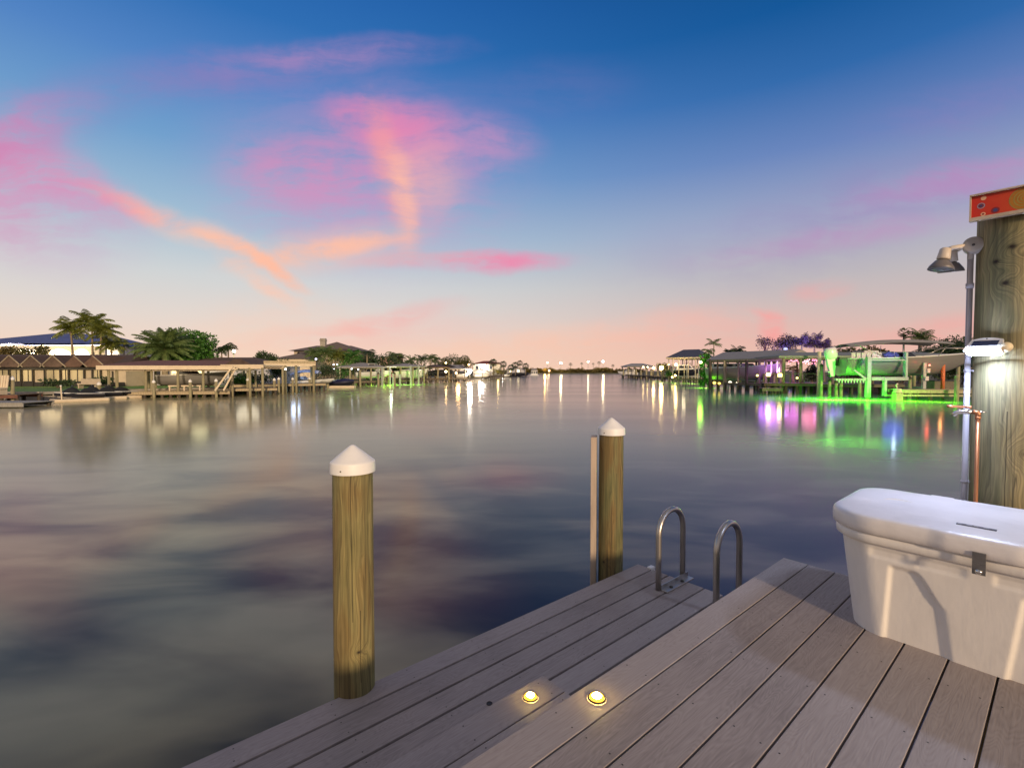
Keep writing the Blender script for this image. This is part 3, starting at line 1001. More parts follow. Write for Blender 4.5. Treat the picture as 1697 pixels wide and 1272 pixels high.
part('frame', b, mat('weathered_cream_trim', (0.50, 0.40, 0.30), 0.7, var=0.25, scale=12), sg)
def disc(bm_, y, z, r, mi, x=0.0116, rin=0.0):
    bm_.mi = mi
    n_ = 28
    if rin == 0:
        bm_.face([(x, y + r * math.cos(2 * PI * k / n_), z + r * math.sin(2 * PI * k / n_)) for k in range(n_)])
    else:
        for k in range(n_):
            a, c = 2 * PI * k / n_, 2 * PI * (k + 1) / n_
            bm_.face([(x, y + rin * math.cos(a), z + rin * math.sin(a)), (x, y + r * math.cos(a), z + r * math.sin(a)), (x, y + r * math.cos(c), z + r * math.sin(c)), (x, y + rin * math.cos(c), z + rin * math.sin(c))])
b = MB()
disc(b, -0.044, 0.090, 0.010, 0); disc(b, -0.044, 0.013, 0.009, 0); disc(b, -0.044, 0.013, 0.0045, 3, 0.0112)
disc(b, -0.036, 0.055, 0.014, 1); disc(b, -0.036, 0.055, 0.010, 3, 0.0112); disc(b, -0.036, 0.055, 0.0055, 2, 0.0108)
disc(b, -0.086, 0.022, 0.015, 3); disc(b, -0.086, 0.022, 0.008, 2, 0.0112)
disc(b, -0.182, 0.054, 0.0515, 4); disc(b, -0.182, 0.054, 0.048, 5, 0.0112)
for ri in (0.037, 0.025, 0.014):
    disc(b, -0.182, 0.054, ri, 4, 0.0108, ri - 0.004)
part('painted_pattern', b, [mat('paint_peach', (0.75, 0.42, 0.25), 0.5, var=0.1), mat('paint_grey_violet', (0.32, 0.27, 0.36), 0.5, var=0.1), mat('paint_dark_blue', (0.05, 0.05, 0.16), 0.5), mat('paint_maroon', (0.22, 0.015, 0.02), 0.5),
     mat('paint_olive', (0.34, 0.26, 0.05), 0.5, var=0.2, scale=30), mat('paint_ochre', (0.44, 0.17, 0.012), 0.5, var=0.25, scale=26)], sg, recalc=False)
# conduit up the left edge of the post
M_PVC = mat('grey_pvc_pipe', (0.44, 0.40, 0.42), 0.5, var=0.1, scale=6)
M_BOXG = mat('grey_junction_box', (0.42, 0.37, 0.33), 0.5, var=0.15, scale=8)
cbase = PT(1597.5, 830, 0.10)
ctop = PT(1603.5, 432, 0.10)
cxy = (cbase + ctop) / 2
cd = thing('conduit', 'thin grey plastic conduit running up the left edge of the tall post', 'pipe', (cxy.x, cxy.y, 0), face_cam(cxy))
b = MB()
b.tube([(0, 0, 0.35), (0, 0, ctop.z + 0.02)], 0.0125, 14)
part('tube', b, M_PVC, cd)
for py in (470, 614, 803):
    b = MB()
    zz = PT(1600, py, 0.1).z
    if py == 470:
        b.lathe([(0.0126, -0.012), (0.016, -0.012), (0.0165, 0.012), (0.0126, 0.014)], (0, 0, zz), 16)
        part('coupling', b, M_PVC, cd)
    else:
        b.lathe([(0.0126, -0.005), (0.0155, -0.005), (0.0155, 0.005), (0.0126, 0.005)], (0, 0, zz), 16)
        b.box((0.022, 0.012, zz), (0.03, 0.012, 0.009))
        part('strap', b, M_PVC, cd)

# twin floodlight: junction box, two lamp holders with conical hoods
fl = thing('floodlight', 'grey twin floodlight with conical hoods, unlit, on a round box at the post top', 'lamp', (cxy.x, cxy.y, ctop.z), face_cam(cxy))
b = MB()
b.lathe([(0.0, -0.036), (0.048, -0.036), (0.052, -0.030), (0.052, 0.022), (0.046, 0.026), (0.0, 0.027)], (0.012, -0.02, 0.055), 26, m=Matrix.Rotation(R(78), 3, 'X') @ Matrix.Rotation(0, 3, 'Y'))
b.lathe([(0.017, -0.03), (0.017, 0.012)], (0, 0, 0.0), 14)
jb = part('junction_box', b, M_BOXG, fl)
b = MB()
b.lathe([(0.008, 0), (0.008, 0.003), (0, 0.004)], (0.012, -0.048, 0.055), 10, m=Matrix.Rotation(PI / 2, 3, 'X'))
part('screw_cap', b, M_SCREW, jb)
M_HOOD = mat('grey_lamp_hood', (0.19, 0.17, 0.165), 0.42, 0.2, var=0.15, scale=9)
M_SOCK = mat('cream_lamp_socket', (0.66, 0.56, 0.46), 0.5, var=0.08, scale=9)
M_LENS = mat('dim_lamp_glass', (0.22, 0.21, 0.19), 0.15, var=0.3, scale=30)
for (dx_, dy_, tx, ty) in ((-0.122, -0.06, 0.16, -0.10), (-0.095, 0.045, 0.0, 0.16)):
    ht = Vector((dx_, dy_, 0.045))
    mt = Euler((ty, tx, 0)).to_matrix()
    b = MB()
    b.lathe([(0.0, 0.012), (0.020, 0.010), (0.030, 0.0), (0.036, -0.062), (0.034, -0.066), (0.024, -0.068)], ht, 24, m=mt)
    b.tube([ht + Vector((0.005, 0.004, 0.0)), ht + Vector((0.035, 0.004, 0.008)), Vector((-0.030, -0.02 + dy_ * 0.2, 0.058))], [0.011, 0.013, 0.014], 12)
    s_ = part('lamp_socket', b, M_SOCK, fl)
    b = MB()
    b.lathe([(0.024, -0.064), (0.030, -0.074), (0.040, -0.078), (0.066, -0.118), (0.071, -0.136), (0.067, -0.136), (0.060, -0.118), (0.03, -0.09)], ht, 28, m=mt)
    h_ = part('hood', b, M_HOOD, fl)
    b = MB()
    b.lathe([(0.064, -0.130), (0.05, -0.1345), (0.0, -0.136)], ht, 24, m=mt)
    part('bulb_face', b, M_LENS, h_)

fl.scale = (0.78,) * 3
fl.location.z += 0.045

# solar motion light strapped on the post
so_c = PT(1636, 579, -0.02)
sl = thing('solar_light', 'lit blue white solar wall light with panel and motion sensor on the tall post', 'lamp', so_c, face_cam(Vector((so_c.x, so_c.y, 0))) + R(-14))
M_WPL = mat('white_lamp_plastic', (0.74, 0.72, 0.70), 0.35, var=0.04)
def PL(x, y, z):
    return Vector((x, y, z))
TLT = R(52)
# tilted head: top edge near the post, lower edge away from it, LED face folded back beneath
A = [PL(-0.075, 0.0, 0.062), PL(0.075, 0.0, 0.062), PL(0.088, -0.105, -0.002), PL(-0.088, -0.105, -0.002)]
b = MB()
b.extrude(A, (0, 0.012, -0.012))
arc_ = [PL(-0.075 + 0.15 * k / 12, 0.0, 0.0635 + 0.012 * math.sin(PI * k / 12)) for k in range(13)]
b.extrude(arc_ + [PL(0.075, -0.004, 0.060), PL(-0.075, -0.004, 0.060)], (0, 0.012, -0.006))
b.box((0, 0.012, 0.02), (0.10, 0.026, 0.09), None, 0.005)
b.extrude([PL(-0.088, -0.107, -0.004), PL(0.088, -0.107, -0.004), PL(0.083, -0.03, -0.034), PL(-0.083, -0.03, -0.034)], (0, 0.004, 0.014))
part('housing', b, M_WPL, sl)
b = MB()
def onA(s, t, lift):
    p = A[0].lerp(A[1], s).lerp(A[3].lerp(A[2], s), t)
    n_ = (A[1] - A[0]).cross(A[3] - A[0]).normalized()
    if n_.z < 0:
        n_ = -n_
    return p + n_ * lift
b.face([onA(0.10, 0.10, 0.0015), onA(0.90, 0.10, 0.0015), onA(0.87, 0.62, 0.0015), onA(0.13, 0.62, 0.0015)])
part('solar_panel', b, mat('blue_solar_cell', (0.03, 0.04, 0.10), 0.2, var=0.3, scale=30), sl)
b = MB()
b.lathe([(0.004, 0), (0.004, 0.002), (0, 0.0025)], (0, -0.008, 0.068), 10, m=Matrix.Rotation(R(50), 3, 'X'))
part('screw', b, M_SCREW, sl)
M_LED = emat('lit_led_panel', (0.56, 0.68, 1.0), LED_E)
b = MB()
L0, L1, L2, L3 = PL(-0.080, -0.107, -0.0075), PL(0.080, -0.107, -0.0075), PL(0.076, -0.034, -0.0345), PL(-0.076, -0.034, -0.0345)
off_ = Vector((0, -0.002, -0.004))
b.face([L0 + off_, L3 + off_, L2 + off_, L1 + off_])
b.face([onA(0.04, 0.80, 0.004), onA(0.04, 0.995, 0.004), onA(0.96, 0.995, 0.004), onA(0.96, 0.80, 0.004)])
part('led_panel', b, M_LED, sl, recalc=False)
b = MB()
b.lathe([(0.030, 0.0), (0.031, 0.012), (0.026, 0.028), (0.014, 0.038), (0.0, 0.041)], (0.098, -0.035, 0.012), 20, m=Matrix.Rotation(R(100), 3, 'X'))
b.tube([(0.03, 0.01, 0.01), (0.098, -0.03, 0.012)], 0.014, 10)
part('motion_sensor', b, mat('cream_sensor_dome', (0.80, 0.66, 0.42), 0.4, var=0.04), sl)

sl.scale = (0.76,) * 3

# hose bib and copper riser
M_COP = mat('copper_pipe', (0.42, 0.17, 0.07), 0.35, 0.7, var=0.3, scale=9, stretch=(1, 1, 0.3))
M_CHR = mat('chromed_brass', (0.62, 0.58, 0.55), 0.22, 0.9, var=0.1)
cb = PT(1619, 760, -0.012)
hb = thing('hose_spigot', 'copper water pipe with chrome tap and orange handle on the tall post', 'tap', (cb.x, cb.y, 0), face_cam(cb))
ztap = PT(1617, 683, -0.012).z
b = MB()
b.tube([(0, 0, 0.3), (0, 0, ztap - 0.012)], 0.0085, 12)
b.tube([(0, 0, ztap - 0.02), (0, 0, ztap - 0.006), (-0.004, 0, ztap), (-0.02, 0, ztap + 0.002)], 0.0115, 12)
b.lathe([(0.0085, -0.03), (0.0115, -0.03), (0.0115, -0.014), (0.0085, -0.014)], (0, 0, ztap - 0.004), 12)
part('pipe', b, M_COP, hb)
b = MB()
b.tube([(-0.02, 0, ztap + 0.002), (-0.045, 0, ztap + 0.002), (-0.060, 0, ztap + 0.001), (-0.078, -0.004, ztap - 0.004), (-0.088, -0.004, ztap - 0.022)], [0.010, 0.0125, 0.012, 0.011, 0.014], 14)
b.tube([(-0.066, 0, ztap), (-0.070, 0, ztap + 0.020)], 0.006, 10)
b.tube([(0.0, 0, ztap + 0.004), (0.03, 0.01, ztap + 0.004)], 0.003, 6)
part('tap_body', b, M_CHR, hb)
b = MB()
b.bar((-0.104, 0, ztap + 0.026), (-0.036, 0, ztap + 0.026), 0.014, 0.010)
b.lathe([(0.0, -0.006), (0.012, -0.006), (0.012, 0.006), (0, 0.006)], (-0.104, 0, ztap + 0.026), 10)
b.lathe([(0.0, -0.006), (0.012, -0.006), (0.012, 0.006), (0, 0.006)], (-0.036, 0, ztap + 0.026), 10)
part('tap_handle', b, mat('orange_tap_handle', (0.55, 0.20, 0.10), 0.5, var=0.2, scale=30), hb)
# ------------------------------------------------------------------ materials of the two shores
M_ROOFBR = mat('brown_shingle', (0.17, 0.075, 0.055), 0.85, var=0.35, scale=3, bump=0.3)
M_ROOFDK = mat('dark_brown_shingle', (0.085, 0.055, 0.045), 0.85, var=0.35, scale=3, bump=0.3)
M_ROOFGR = mat('grey_sheet_roof', (0.26, 0.245, 0.235), 0.6, var=0.2, scale=2, stretch=(4, 0.4, 1))
M_ROOFGN = mat('grey_green_roof', (0.20, 0.205, 0.175), 0.6, var=0.25, scale=2)
M_ROOFTP = mat('taupe_tile_roof', (0.15, 0.115, 0.095), 0.85, var=0.3, scale=4, bump=0.3)
M_ROOFNV = mat('slate_blue_tile_roof', (0.055, 0.06, 0.10), 0.7, var=0.35, scale=3, bump=0.3)
M_ROOFBL = mat('blue_slate_tile_roof', (0.070, 0.095, 0.26), 0.7, var=0.4, scale=2.2, bump=0.3)
M_ROOFRD = mat('red_tile_roof', (0.22, 0.06, 0.04), 0.8, var=0.3, scale=3)
M_CREAM = mat('cream_fascia', (0.70, 0.58, 0.42), 0.6, var=0.12, scale=3)
M_WHITEW = mat('white_stucco', (0.74, 0.69, 0.62), 0.8, var=0.08, scale=2)
M_LILW = mat('grey_stucco', (0.46, 0.45, 0.50), 0.8, var=0.1, scale=2)
M_TANW = mat('tan_stucco', (0.48, 0.40, 0.30), 0.8, var=0.12, scale=2)
M_POST = mat('weathered_post', (0.30, 0.265, 0.16), 0.85, var=0.35, scale=3, stretch=(3, 3, 0.6))
M_POSTD = mat('dark_wet_post', (0.07, 0.055, 0.04), 0.8, var=0.4, scale=3)
M_PLANK = mat('dock_planking', (0.42, 0.34, 0.22), 0.8, var=0.35, scale=2.5, stretch=(5, 1, 1))
M_PLANKD = mat('dark_dock_planking', (0.15, 0.115, 0.085), 0.8, var=0.35, scale=2.5, stretch=(5, 1, 1))
M_PLANKG = mat('grey_dock_planking', (0.30, 0.29, 0.27), 0.8, var=0.25, scale=2.5, stretch=(5, 1, 1))
M_FRAME = mat('dark_window_frame', (0.035, 0.03, 0.028), 0.5, var=0.2)
M_GLASSD = mat('dark_window_glass', (0.03, 0.035, 0.05), 0.1, var=0.3, scale=1)
M_SCREEN = mat('pale_screen_panel', (0.42, 0.37, 0.27), 0.6, var=0.35, scale=0.8, stretch=(1.5, 1, 0.5))
M_CONC = mat('seawall_concrete', (0.33, 0.30, 0.26), 0.9, var=0.3, scale=1.2, bump=0.3)
M_GEL = mat('white_gelcoat', (0.72, 0.71, 0.70), 0.25, var=0.06, scale=1)
M_GELG = mat('silver_grey_hull', (0.19, 0.185, 0.18), 0.3, var=0.12, scale=0.6, stretch=(0.3, 1, 6))
M_GELT = mat('taupe_hull', (0.36, 0.31, 0.28), 0.3, var=0.12, scale=0.6, stretch=(0.3, 1, 6))
M_HULLD = mat('dark_hull', (0.02, 0.022, 0.035), 0.25, var=0.3)
M_NAVY = mat('navy_boat_cover', (0.012, 0.014, 0.075), 0.5, var=0.4, scale=2)
M_BLKCOV = mat('black_boat_cover', (0.014, 0.016, 0.02), 0.7, var=0.4, scale=2)
M_CANV = mat('grey_canvas', (0.30, 0.28, 0.25), 0.85, var=0.15, scale=2)
M_CANVW = mat('white_canvas', (0.76, 0.70, 0.62), 0.8, var=0.06, scale=2)
M_SEATV = mat('pale_vinyl', (0.55, 0.52, 0.48), 0.5, var=0.15)
M_TUBEW = mat('painted_lift_steel', (0.34, 0.36, 0.33), 0.4, 0.2, var=0.15, scale=3)
M_BLACK = mat('black_plastic', (0.018, 0.018, 0.02), 0.5, var=0.3)
M_TRUNKP = mat('palm_bark', (0.24, 0.19, 0.13), 0.9, var=0.35, scale=3, stretch=(1, 1, 5))
M_TRUNK = mat('tree_bark', (0.13, 0.10, 0.07), 0.9, var=0.35, scale=3, stretch=(2, 2, 0.6))
M_BLUECOV = mat('blue_cloth', (0.06, 0.09, 0.42), 0.7, var=0.3, scale=3)
LF_PALM = leafmat('coconut_fronds', (0.10, 0.14, 0.025), (0.32, 0.33, 0.06), 0.4)
LF_DATE = leafmat('date_fronds', (0.055, 0.10, 0.03), (0.18, 0.24, 0.075))
LF_TREE = leafmat('green_tree_leaves', (0.028, 0.10, 0.013), (0.10, 0.26, 0.035))
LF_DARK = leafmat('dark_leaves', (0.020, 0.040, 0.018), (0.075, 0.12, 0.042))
LF_OLIVE = leafmat('olive_leaves', (0.045, 0.052, 0.016), (0.16, 0.15, 0.04))
LF_RED = leafmat('russet_leaves', (0.045, 0.04, 0.010), (0.18, 0.13, 0.028))

def lamp(name, loc, col, watts, rad=0.15):
    l = bpy.data.lights.new(name, 'POINT')
    l.energy = watts
    l.color = col
    l.shadow_soft_size = rad
    o = bpy.data.objects.new(name, l)
    COL.objects.link(o)
    o.location = loc
    return o

# ------------------------------------------------------------------ plants
def leaf_quad(mb, p, d, n_, L, wd):
    s = d.cross(n_)
    if s.length < 1e-5:
        return
    s.normalize()
    mb.face([p - s * wd * 0.15, p + d * L * 0.5 - s * wd * 0.5, p + d * L, p + d * L * 0.5 + s * wd * 0.5])

def rvec(rng):
    while True:
        v = Vector((rng.uniform(-1, 1), rng.uniform(-1, 1), rng.uniform(-1, 1)))
        if 0.05 < v.length < 1:
            return v.normalized()

def crown_leaves(mb, c, dims, rng, clumps=22, leaves=60, size=0.35, hollow=0.45, flat=0.0):
    """clumps of leaf faces spread irregularly through an ellipsoid"""
    cen = []
    for k in range(clumps):
        v = rvec(rng)
        if v.z < -0.55:
            v.z *= -0.4
        rr = rng.uniform(hollow, 0.98)
        q = Vector((v.x * dims[0] * rr, v.y * dims[1] * rr, v.z * dims[2] * rr)) + Vector(c)
        cen.append(q)
        s = rng.uniform(0.22, 0.42)
        cr = Vector((dims[0] * s, dims[1] * s, dims[2] * s * 0.8))
        for j in range(leaves):
            w_ = rvec(rng)
            ra = rng.uniform(0.35, 1.0) ** 0.6
            p = q + Vector((w_.x * cr.x * ra, w_.y * cr.y * ra, w_.z * cr.z * ra))
            d_ = (w_ + rvec(rng) * 0.8 + Vector((0, 0, -0.2))).normalized()
            leaf_quad(mb, p, d_, rvec(rng), size * rng.uniform(0.6, 1.3), size * rng.uniform(0.35, 0.6))
    return cen

def tree(name, label, base, h, dims, m, group=None, seed=0, clumps=22, leaves=60, size=0.35, cat='tree', trunk_r=0.16, cz=None, bark=None):
    rng = random.Random(seed)
    t = thing(name, label, cat, base, 0, group)
    c = Vector((0, 0, cz if cz is not None else h - dims[2]))
    b = MB()
    cen = crown_leaves(b, c, dims, rng, clumps, leaves, size)
    part('crown', b, m, t, recalc=False)
    b = MB()
    b.tube([(0, 0, -0.1), (0.05, 0, c.z * 0.4), (0, 0.05, c.z * 0.75), (0.05, 0, c.z)], [trunk_r * 1.25, trunk_r, trunk_r * 0.8, trunk_r * 0.5], 8)
    for q in cen[: min(9, len(cen))]:
        s_ = Vector((0, 0.02, max(0.1, c.z * rng.uniform(0.55, 0.9))))
        b.tube([s_, s_.lerp(q, 0.55) + Vector((0, 0, 0.1 * dims[2])), q], [trunk_r * 0.5, trunk_r * 0.3, trunk_r * 0.1], 5, caps=False)
    part('trunk', b, bark or M_TRUNK, t)
    return t

def frond(mb, base, az, el, L, droop, rng, lw=0.5, step=0.12, wd=0.05, vee=0.5):
    """one feather leaf: arching midrib with two rows of leaflets"""
    h = Vector((math.cos(az), math.sin(az), 0))
    p = Vector(base)
    d = (h * math.cos(el) + Vector((0, 0, math.sin(el)))).normalized()
    n = max(6, int(L / step))
    seg = L / n
    side = Vector((-h.y, h.x, 0))
    pts = [p.copy()]
    bend = droop / n
    for i in range(n):
        ang = bend * (0.35 + 1.3 * i / n)
        ax = side
        d = (Matrix.Rotation(ang, 3, ax) @ d).normalized()
        p = p + d * seg
        pts.append(p.copy())
        t = (i + 1) / n
        ll = lw * (0.35 + 1.1 * math.sin(PI * min(1.0, 0.12 + t * 0.86)) ** 0.8) * rng.uniform(0.85, 1.1)
        up = side.cross(d)
        for s in (-1, 1):
            ld = (side * s * 0.85 + d * 0.55 + Vector((0, 0, -vee * rng.uniform(0.5, 1.2)))).normalized()
            q = p + ld * ll * 0.55 + Vector((0, 0, -0.02))
            e = p + ld * ll + Vector((0, 0, -0.22 * ll))
            w_ = d * wd
            mb.face([p - w_ * 0.5, q - w_ * 0.6, e, q + w_ * 0.6, p + w_ * 0.5])
    mb.tube(pts[::2] if len(pts) > 6 else pts, [0.03 * (1 - 0.8 * i / len(pts[::2])) for i in range(len(pts[::2]))] if len(pts) > 6 else 0.02, 4, caps=False)

def palm(name, label, base, top, crown_r, m, group=None, seed=0, n=16, droop=1.5, el=(0.0, 1.3), lw=0.5, tr=0.13, lean=0.0, step=0.14, wd=0.10):
    """base: world point on the ground; top: height of the crown base above it"""
    rng = random.Random(seed)
    t = thing(name, label, 'palm tree', base, 0, group)
    b = MB()
    pts = []
    for k in range(9):
        s = k / 8
        pts.append((lean * s * s, 0.15 * math.sin(s * 2.2), top * s - 0.1 * (k == 0)))
    b.tube(pts, [tr * (1.35 - 0.5 * min(1, s_ * 3) * 0.6 - 0.25 * s_) for s_ in [k / 8 for k in range(9)]], 8)
    part('trunk', b, M_TRUNKP, t)
    c = Vector(pts[-1])
    b = MB()
    for k in range(n):
        e_ = el[0] + (el[1] - el[0]) * (((k * 7) % n + rng.random()) / n)
        frond(b, c + Vector((0, 0, rng.uniform(-0.1, 0.15))), 2 * PI * k * 0.381966 + rng.uniform(-0.2, 0.2), e_ + rng.uniform(-0.1, 0.1), crown_r * rng.uniform(0.85, 1.12), droop * rng.uniform(0.8, 1.2) * (0.7 + 0.4 * e_), rng, lw, step, wd)
    part('crown', b, m, t, recalc=False)
    return t

def fan_palm(name, label, base, top, r, m, group=None, seed=0, n=34, tr=0.14, skirt=0.5):
    rng = random.Random(seed)
    t = thing(name, label, 'palm tree', base, 0, group)
    b = MB()
    b.tube([(0, 0, -0.1), (0.05, 0, top * 0.5), (0, 0, top)], [tr * 1.2, tr, tr * 0.9], 8)
    part('trunk', b, M_TRUNKP, t)
    b = MB()
    for k in range(n):
        z = -skirt + (1.0 + skirt) * ((k + 0.5) / n)
        a = 2 * PI * k * 0.381966
        rad = math.sqrt(max(0.05, 1 - min(1, abs(z)) ** 2))
        d = Vector((math.cos(a) * rad, math.sin(a) * rad, z)).normalized()
        c = Vector((0, 0, top)) + d * r * 0.5
        s = d.cross(Vector((0, 0, 1)))
        if s.length < 1e-4:
            s = Vector((1, 0, 0))
        s.normalize()
        u_ = s.cross(d).normalized()
        for j in range(11):
            f_ = (j - 5) / 5.0
            ld = (d * 1.0 + s * f_ * 1.05 + u_ * rng.uniform(-0.25, 0.15)).normalized()
            e = c + ld * r * 0.55 * (1 - 0.25 * abs(f_))
            w_ = s * 0.045 * r
            b.face([c - w_ * 0.3, c.lerp(e, 0.5) - w_, e + Vector((0, 0, -0.06 * r)), c.lerp(e, 0.5) + w_])
    part('crown', b, m, t, recalc=False)
    return t

def bush(name, label, base, dims, m, group=None, seed=0, clumps=14, leaves=50, size=0.25, cat='shrub'):
    rng = random.Random(seed)
    t = thing(name, label, cat, base, 0, group)
    b = MB()
    cen = crown_leaves(b, (0, 0, dims[2] * 0.85), dims, rng, clumps, leaves, size, hollow=0.2)
    part('crown', b, m, t, recalc=False)
    b = MB()
    for q in cen[:6]:
        b.tube([(0, 0, -0.05), Vector((0, 0, 0)).lerp(q, 0.5) + Vector((0, 0, 0.1)), q], [0.05, 0.035, 0.012], 5, caps=False)
    part('stem', b, M_TRUNK, t)
    return t

# ------------------------------------------------------------------ waterside buildings
def axes(p0, p1):
    """2D frame: origin p0, angle of p0->p1, length"""
    d = Vector((p1[0] - p0[0], p1[1] - p0[1]))
    return math.atan2(d.y, d.x), d.length

def roof_mesh(L, D, e, r, style, ov=0.35, th=0.10, hipin=None):
    """x 0..L, y 0..D; e eave height, r ridge height"""
    b = MB()
    x0, x1, y0, y1 = -ov, L + ov, -ov, D + ov
    if style == 'flat':
        b.span((x0, y0, e), (x1, y1, r))
        return b
    hi = hipin if hipin is not None else (D + 2 * ov) * 0.5
    if style == 'gable':
        hi = 0.0
    ym = (y0 + y1) / 2
    def shell(dz):
        A = [(x0, y0, e + dz), (x1, y0, e + dz), (x1, y1, e + dz), (x0, y1, e + dz)]
        Rg = [(x0 + hi, ym, r + dz), (x1 - hi, ym, r + dz)]
        return A, Rg
    A, Rg = shell(0)
    b.face([A[0], A[1], Rg[1], Rg[0]])
    b.face([A[2], A[3], Rg[0], Rg[1]])
    b.face([A[1], A[2], Rg[1]])
    b.face([A[3], A[0], Rg[0]])
    b.face([A[3], A[2], A[1], A[0]])
    return b

def boathouse(name, label, p0, p1, D, eave, ridge, style, roofm, fascia, posts, group=None, zbase=-0.6, post_r=0.10, fas_h=0.22, back=True, hipin=None, ov=0.35, postm=None, cat='boathouse'):
    """open roofed boat shelter; posts = x positions along the front as fractions"""
    a, L = axes(p0, p1)
    t = thing(name, label, cat, (p0[0], p0[1], 0), a, group)
    r_ = part('roof', roof_mesh(L, D, eave, ridge, style, ov, hipin=hipin), roofm, t)
    b = MB()
    z1 = eave - 0.003
    z0 = eave - fas_h
    o = ov - 0.02
    b.span((-o, -o, z0), (L + o, -o + 0.05, z1))
    b.span((-o, D + o - 0.05, z0), (L + o, D + o, z1))
    b.span((-o, -o + 0.052, z0), (-o + 0.05, D + o - 0.052, z1))
    b.span((L + o - 0.05, -o + 0.052, z0), (L + o, D + o - 0.052, z1))
    part('fascia', b, fascia, r_)
    for y in ((0, D) if back else (0,)):
        for f in posts:
            b = MB()
            b.tube([(f * L, y, zbase), (f * L, y, z0 + 0.1)], post_r, 10)
            part('post', b, postm or M_POST, t)
    b = MB()
    for y in (0, D):
        b.span((0, y - 0.05, z0 - 0.12), (L, y + 0.05, z0 + 0.0))
    nb = max(2, int(L / 2.2))
    for k in range(nb + 1):
        x = L * k / nb
        b.span((x - 0.04, 0.052, z0 - 0.1), (x + 0.04, D - 0.052, z0))
    part('beam', b, fascia if fascia is M_CREAM else M_POST, t)
    return t

def pier(name, label, p0, p1, D, z, m, group=None, piles=6, pile_top=0.0, pile_r=0.11, boards=True, rail=False, edge=None, zb=-0.9):
    a, L = axes(p0, p1)
    t = thing(name, label, 'dock', (p0[0], p0[1], 0), a, group)
    b = MB()
    n = int(L / 0.16)
    for k in range(n):
        b.span((L * k / n, 0, z - 0.05), (L * (k + 0.94) / n, D, z))
    part('deck', b, m, t)
    for y_ in (0.04, D - 0.09):
        b = MB()
        b.span((0, y_, z - 0.27), (L, y_ + 0.05, z - 0.052))
        part('beam', b, edge or m, t)
    for k in range(piles):
        x = L * (k + 0.12) / (piles - 0.76) if piles > 1 else L / 2
        for y in (0.2, D - 0.2):
            b = MB()
            b.tube([(x, y, zb), (x, y, z - 0.06 if y > 0.3 or pile_top == 0 else z + pile_top)], pile_r, 9)
            part('pile', b, M_POSTD if pile_top == 0 else M_POST, t)
    if rail:
        b = MB()
        k = 0
        x = 0.0
        while x <= L + 0.01:
            b.span((x - 0.05, 0.1, z), (x + 0.05, 0.2, z + 0.95)); x += max(1.2, L / 5)
        b.span((0, 0.09, z + 0.952), (L, 0.21, z + 1.02))
        part('railing', b, m, t)
    return t

def capped_pile(label, p, z1, r=0.13, group='white capped dock pilings along the left shore', z0=-0.8, capm=None):
    t = thing('capped_piling', label, 'piling', (p[0], p[1], 0), 0, group)
    b = MB(); b.tube([(0, 0, z0), (0, 0, z1)], r, 12)
    part('post', b, M_POST, t)
    b = MB(); b.lathe([(r * 1.12, z1 - 0.06), (r * 1.12, z1 + 0.06), (0.0, z1 + 0.24)], seg=14)
    part('cap', b, capm or M_CAP, t)
    return t

# ------------------------------------------------------------------ boats
def hull_mesh(L, B, H, dead=0.35, bow_rise=0.35, stern_w=0.9, rake=0.18, n=22):
    """x 0 stern .. L bow, z 0 keel; returns MB with shell and deck edge"""
    b = MB()
    rows = []
    for i in range(n + 1):
        s = i / n
        w_ = B / 2 * (stern_w + (1 - stern_w) * min(1, s * 3)) * (1 - max(0, (s - 0.45) / 0.55) ** 2.3)
        w_ = max(w_, 0.02)
        zk = dead * 0.0 + H * 0.75 * max(0, (s - 0.68) / 0.32) ** 2.2
        zc = zk + dead * (0.55 + 0.45 * s) * (1 - 0.2 * s)
        zg = H * (1 + bow_rise * s ** 2)
        if zc > zg - 0.08:
            zc = zg - 0.08
        x = L * s * (1 - rake) + L * rake * s
        flare = 0.80 - 0.22 * s
        def X(z):
            return x + rake * L * 0.5 * s ** 3 * (z / (H * (1 + bow_rise))) - rake * L * 0.25 * s ** 3
        row = [Vector((X(zg), -w_, zg)), Vector((X((zg + zc) / 2), -w_ * (0.93), (zg + zc) / 2 + 0.05)), Vector((X(zc), -w_ * flare, zc)), Vector((X(zk), 0, zk)),
               Vector((X(zc), w_ * flare, zc)), Vector((X((zg + zc) / 2), w_ * 0.93, (zg + zc) / 2 + 0.05)), Vector((X(zg), w_, zg))]
        rows.append(row)
    vr = b.grid(rows, smooth=True)
    b.cap(vr[0])
    dk = [[r[0] + Vector((0, 0.06, -0.10)), r[-1] + Vector((0, -0.06, -0.10))] for r in rows]
    return b, rows, dk

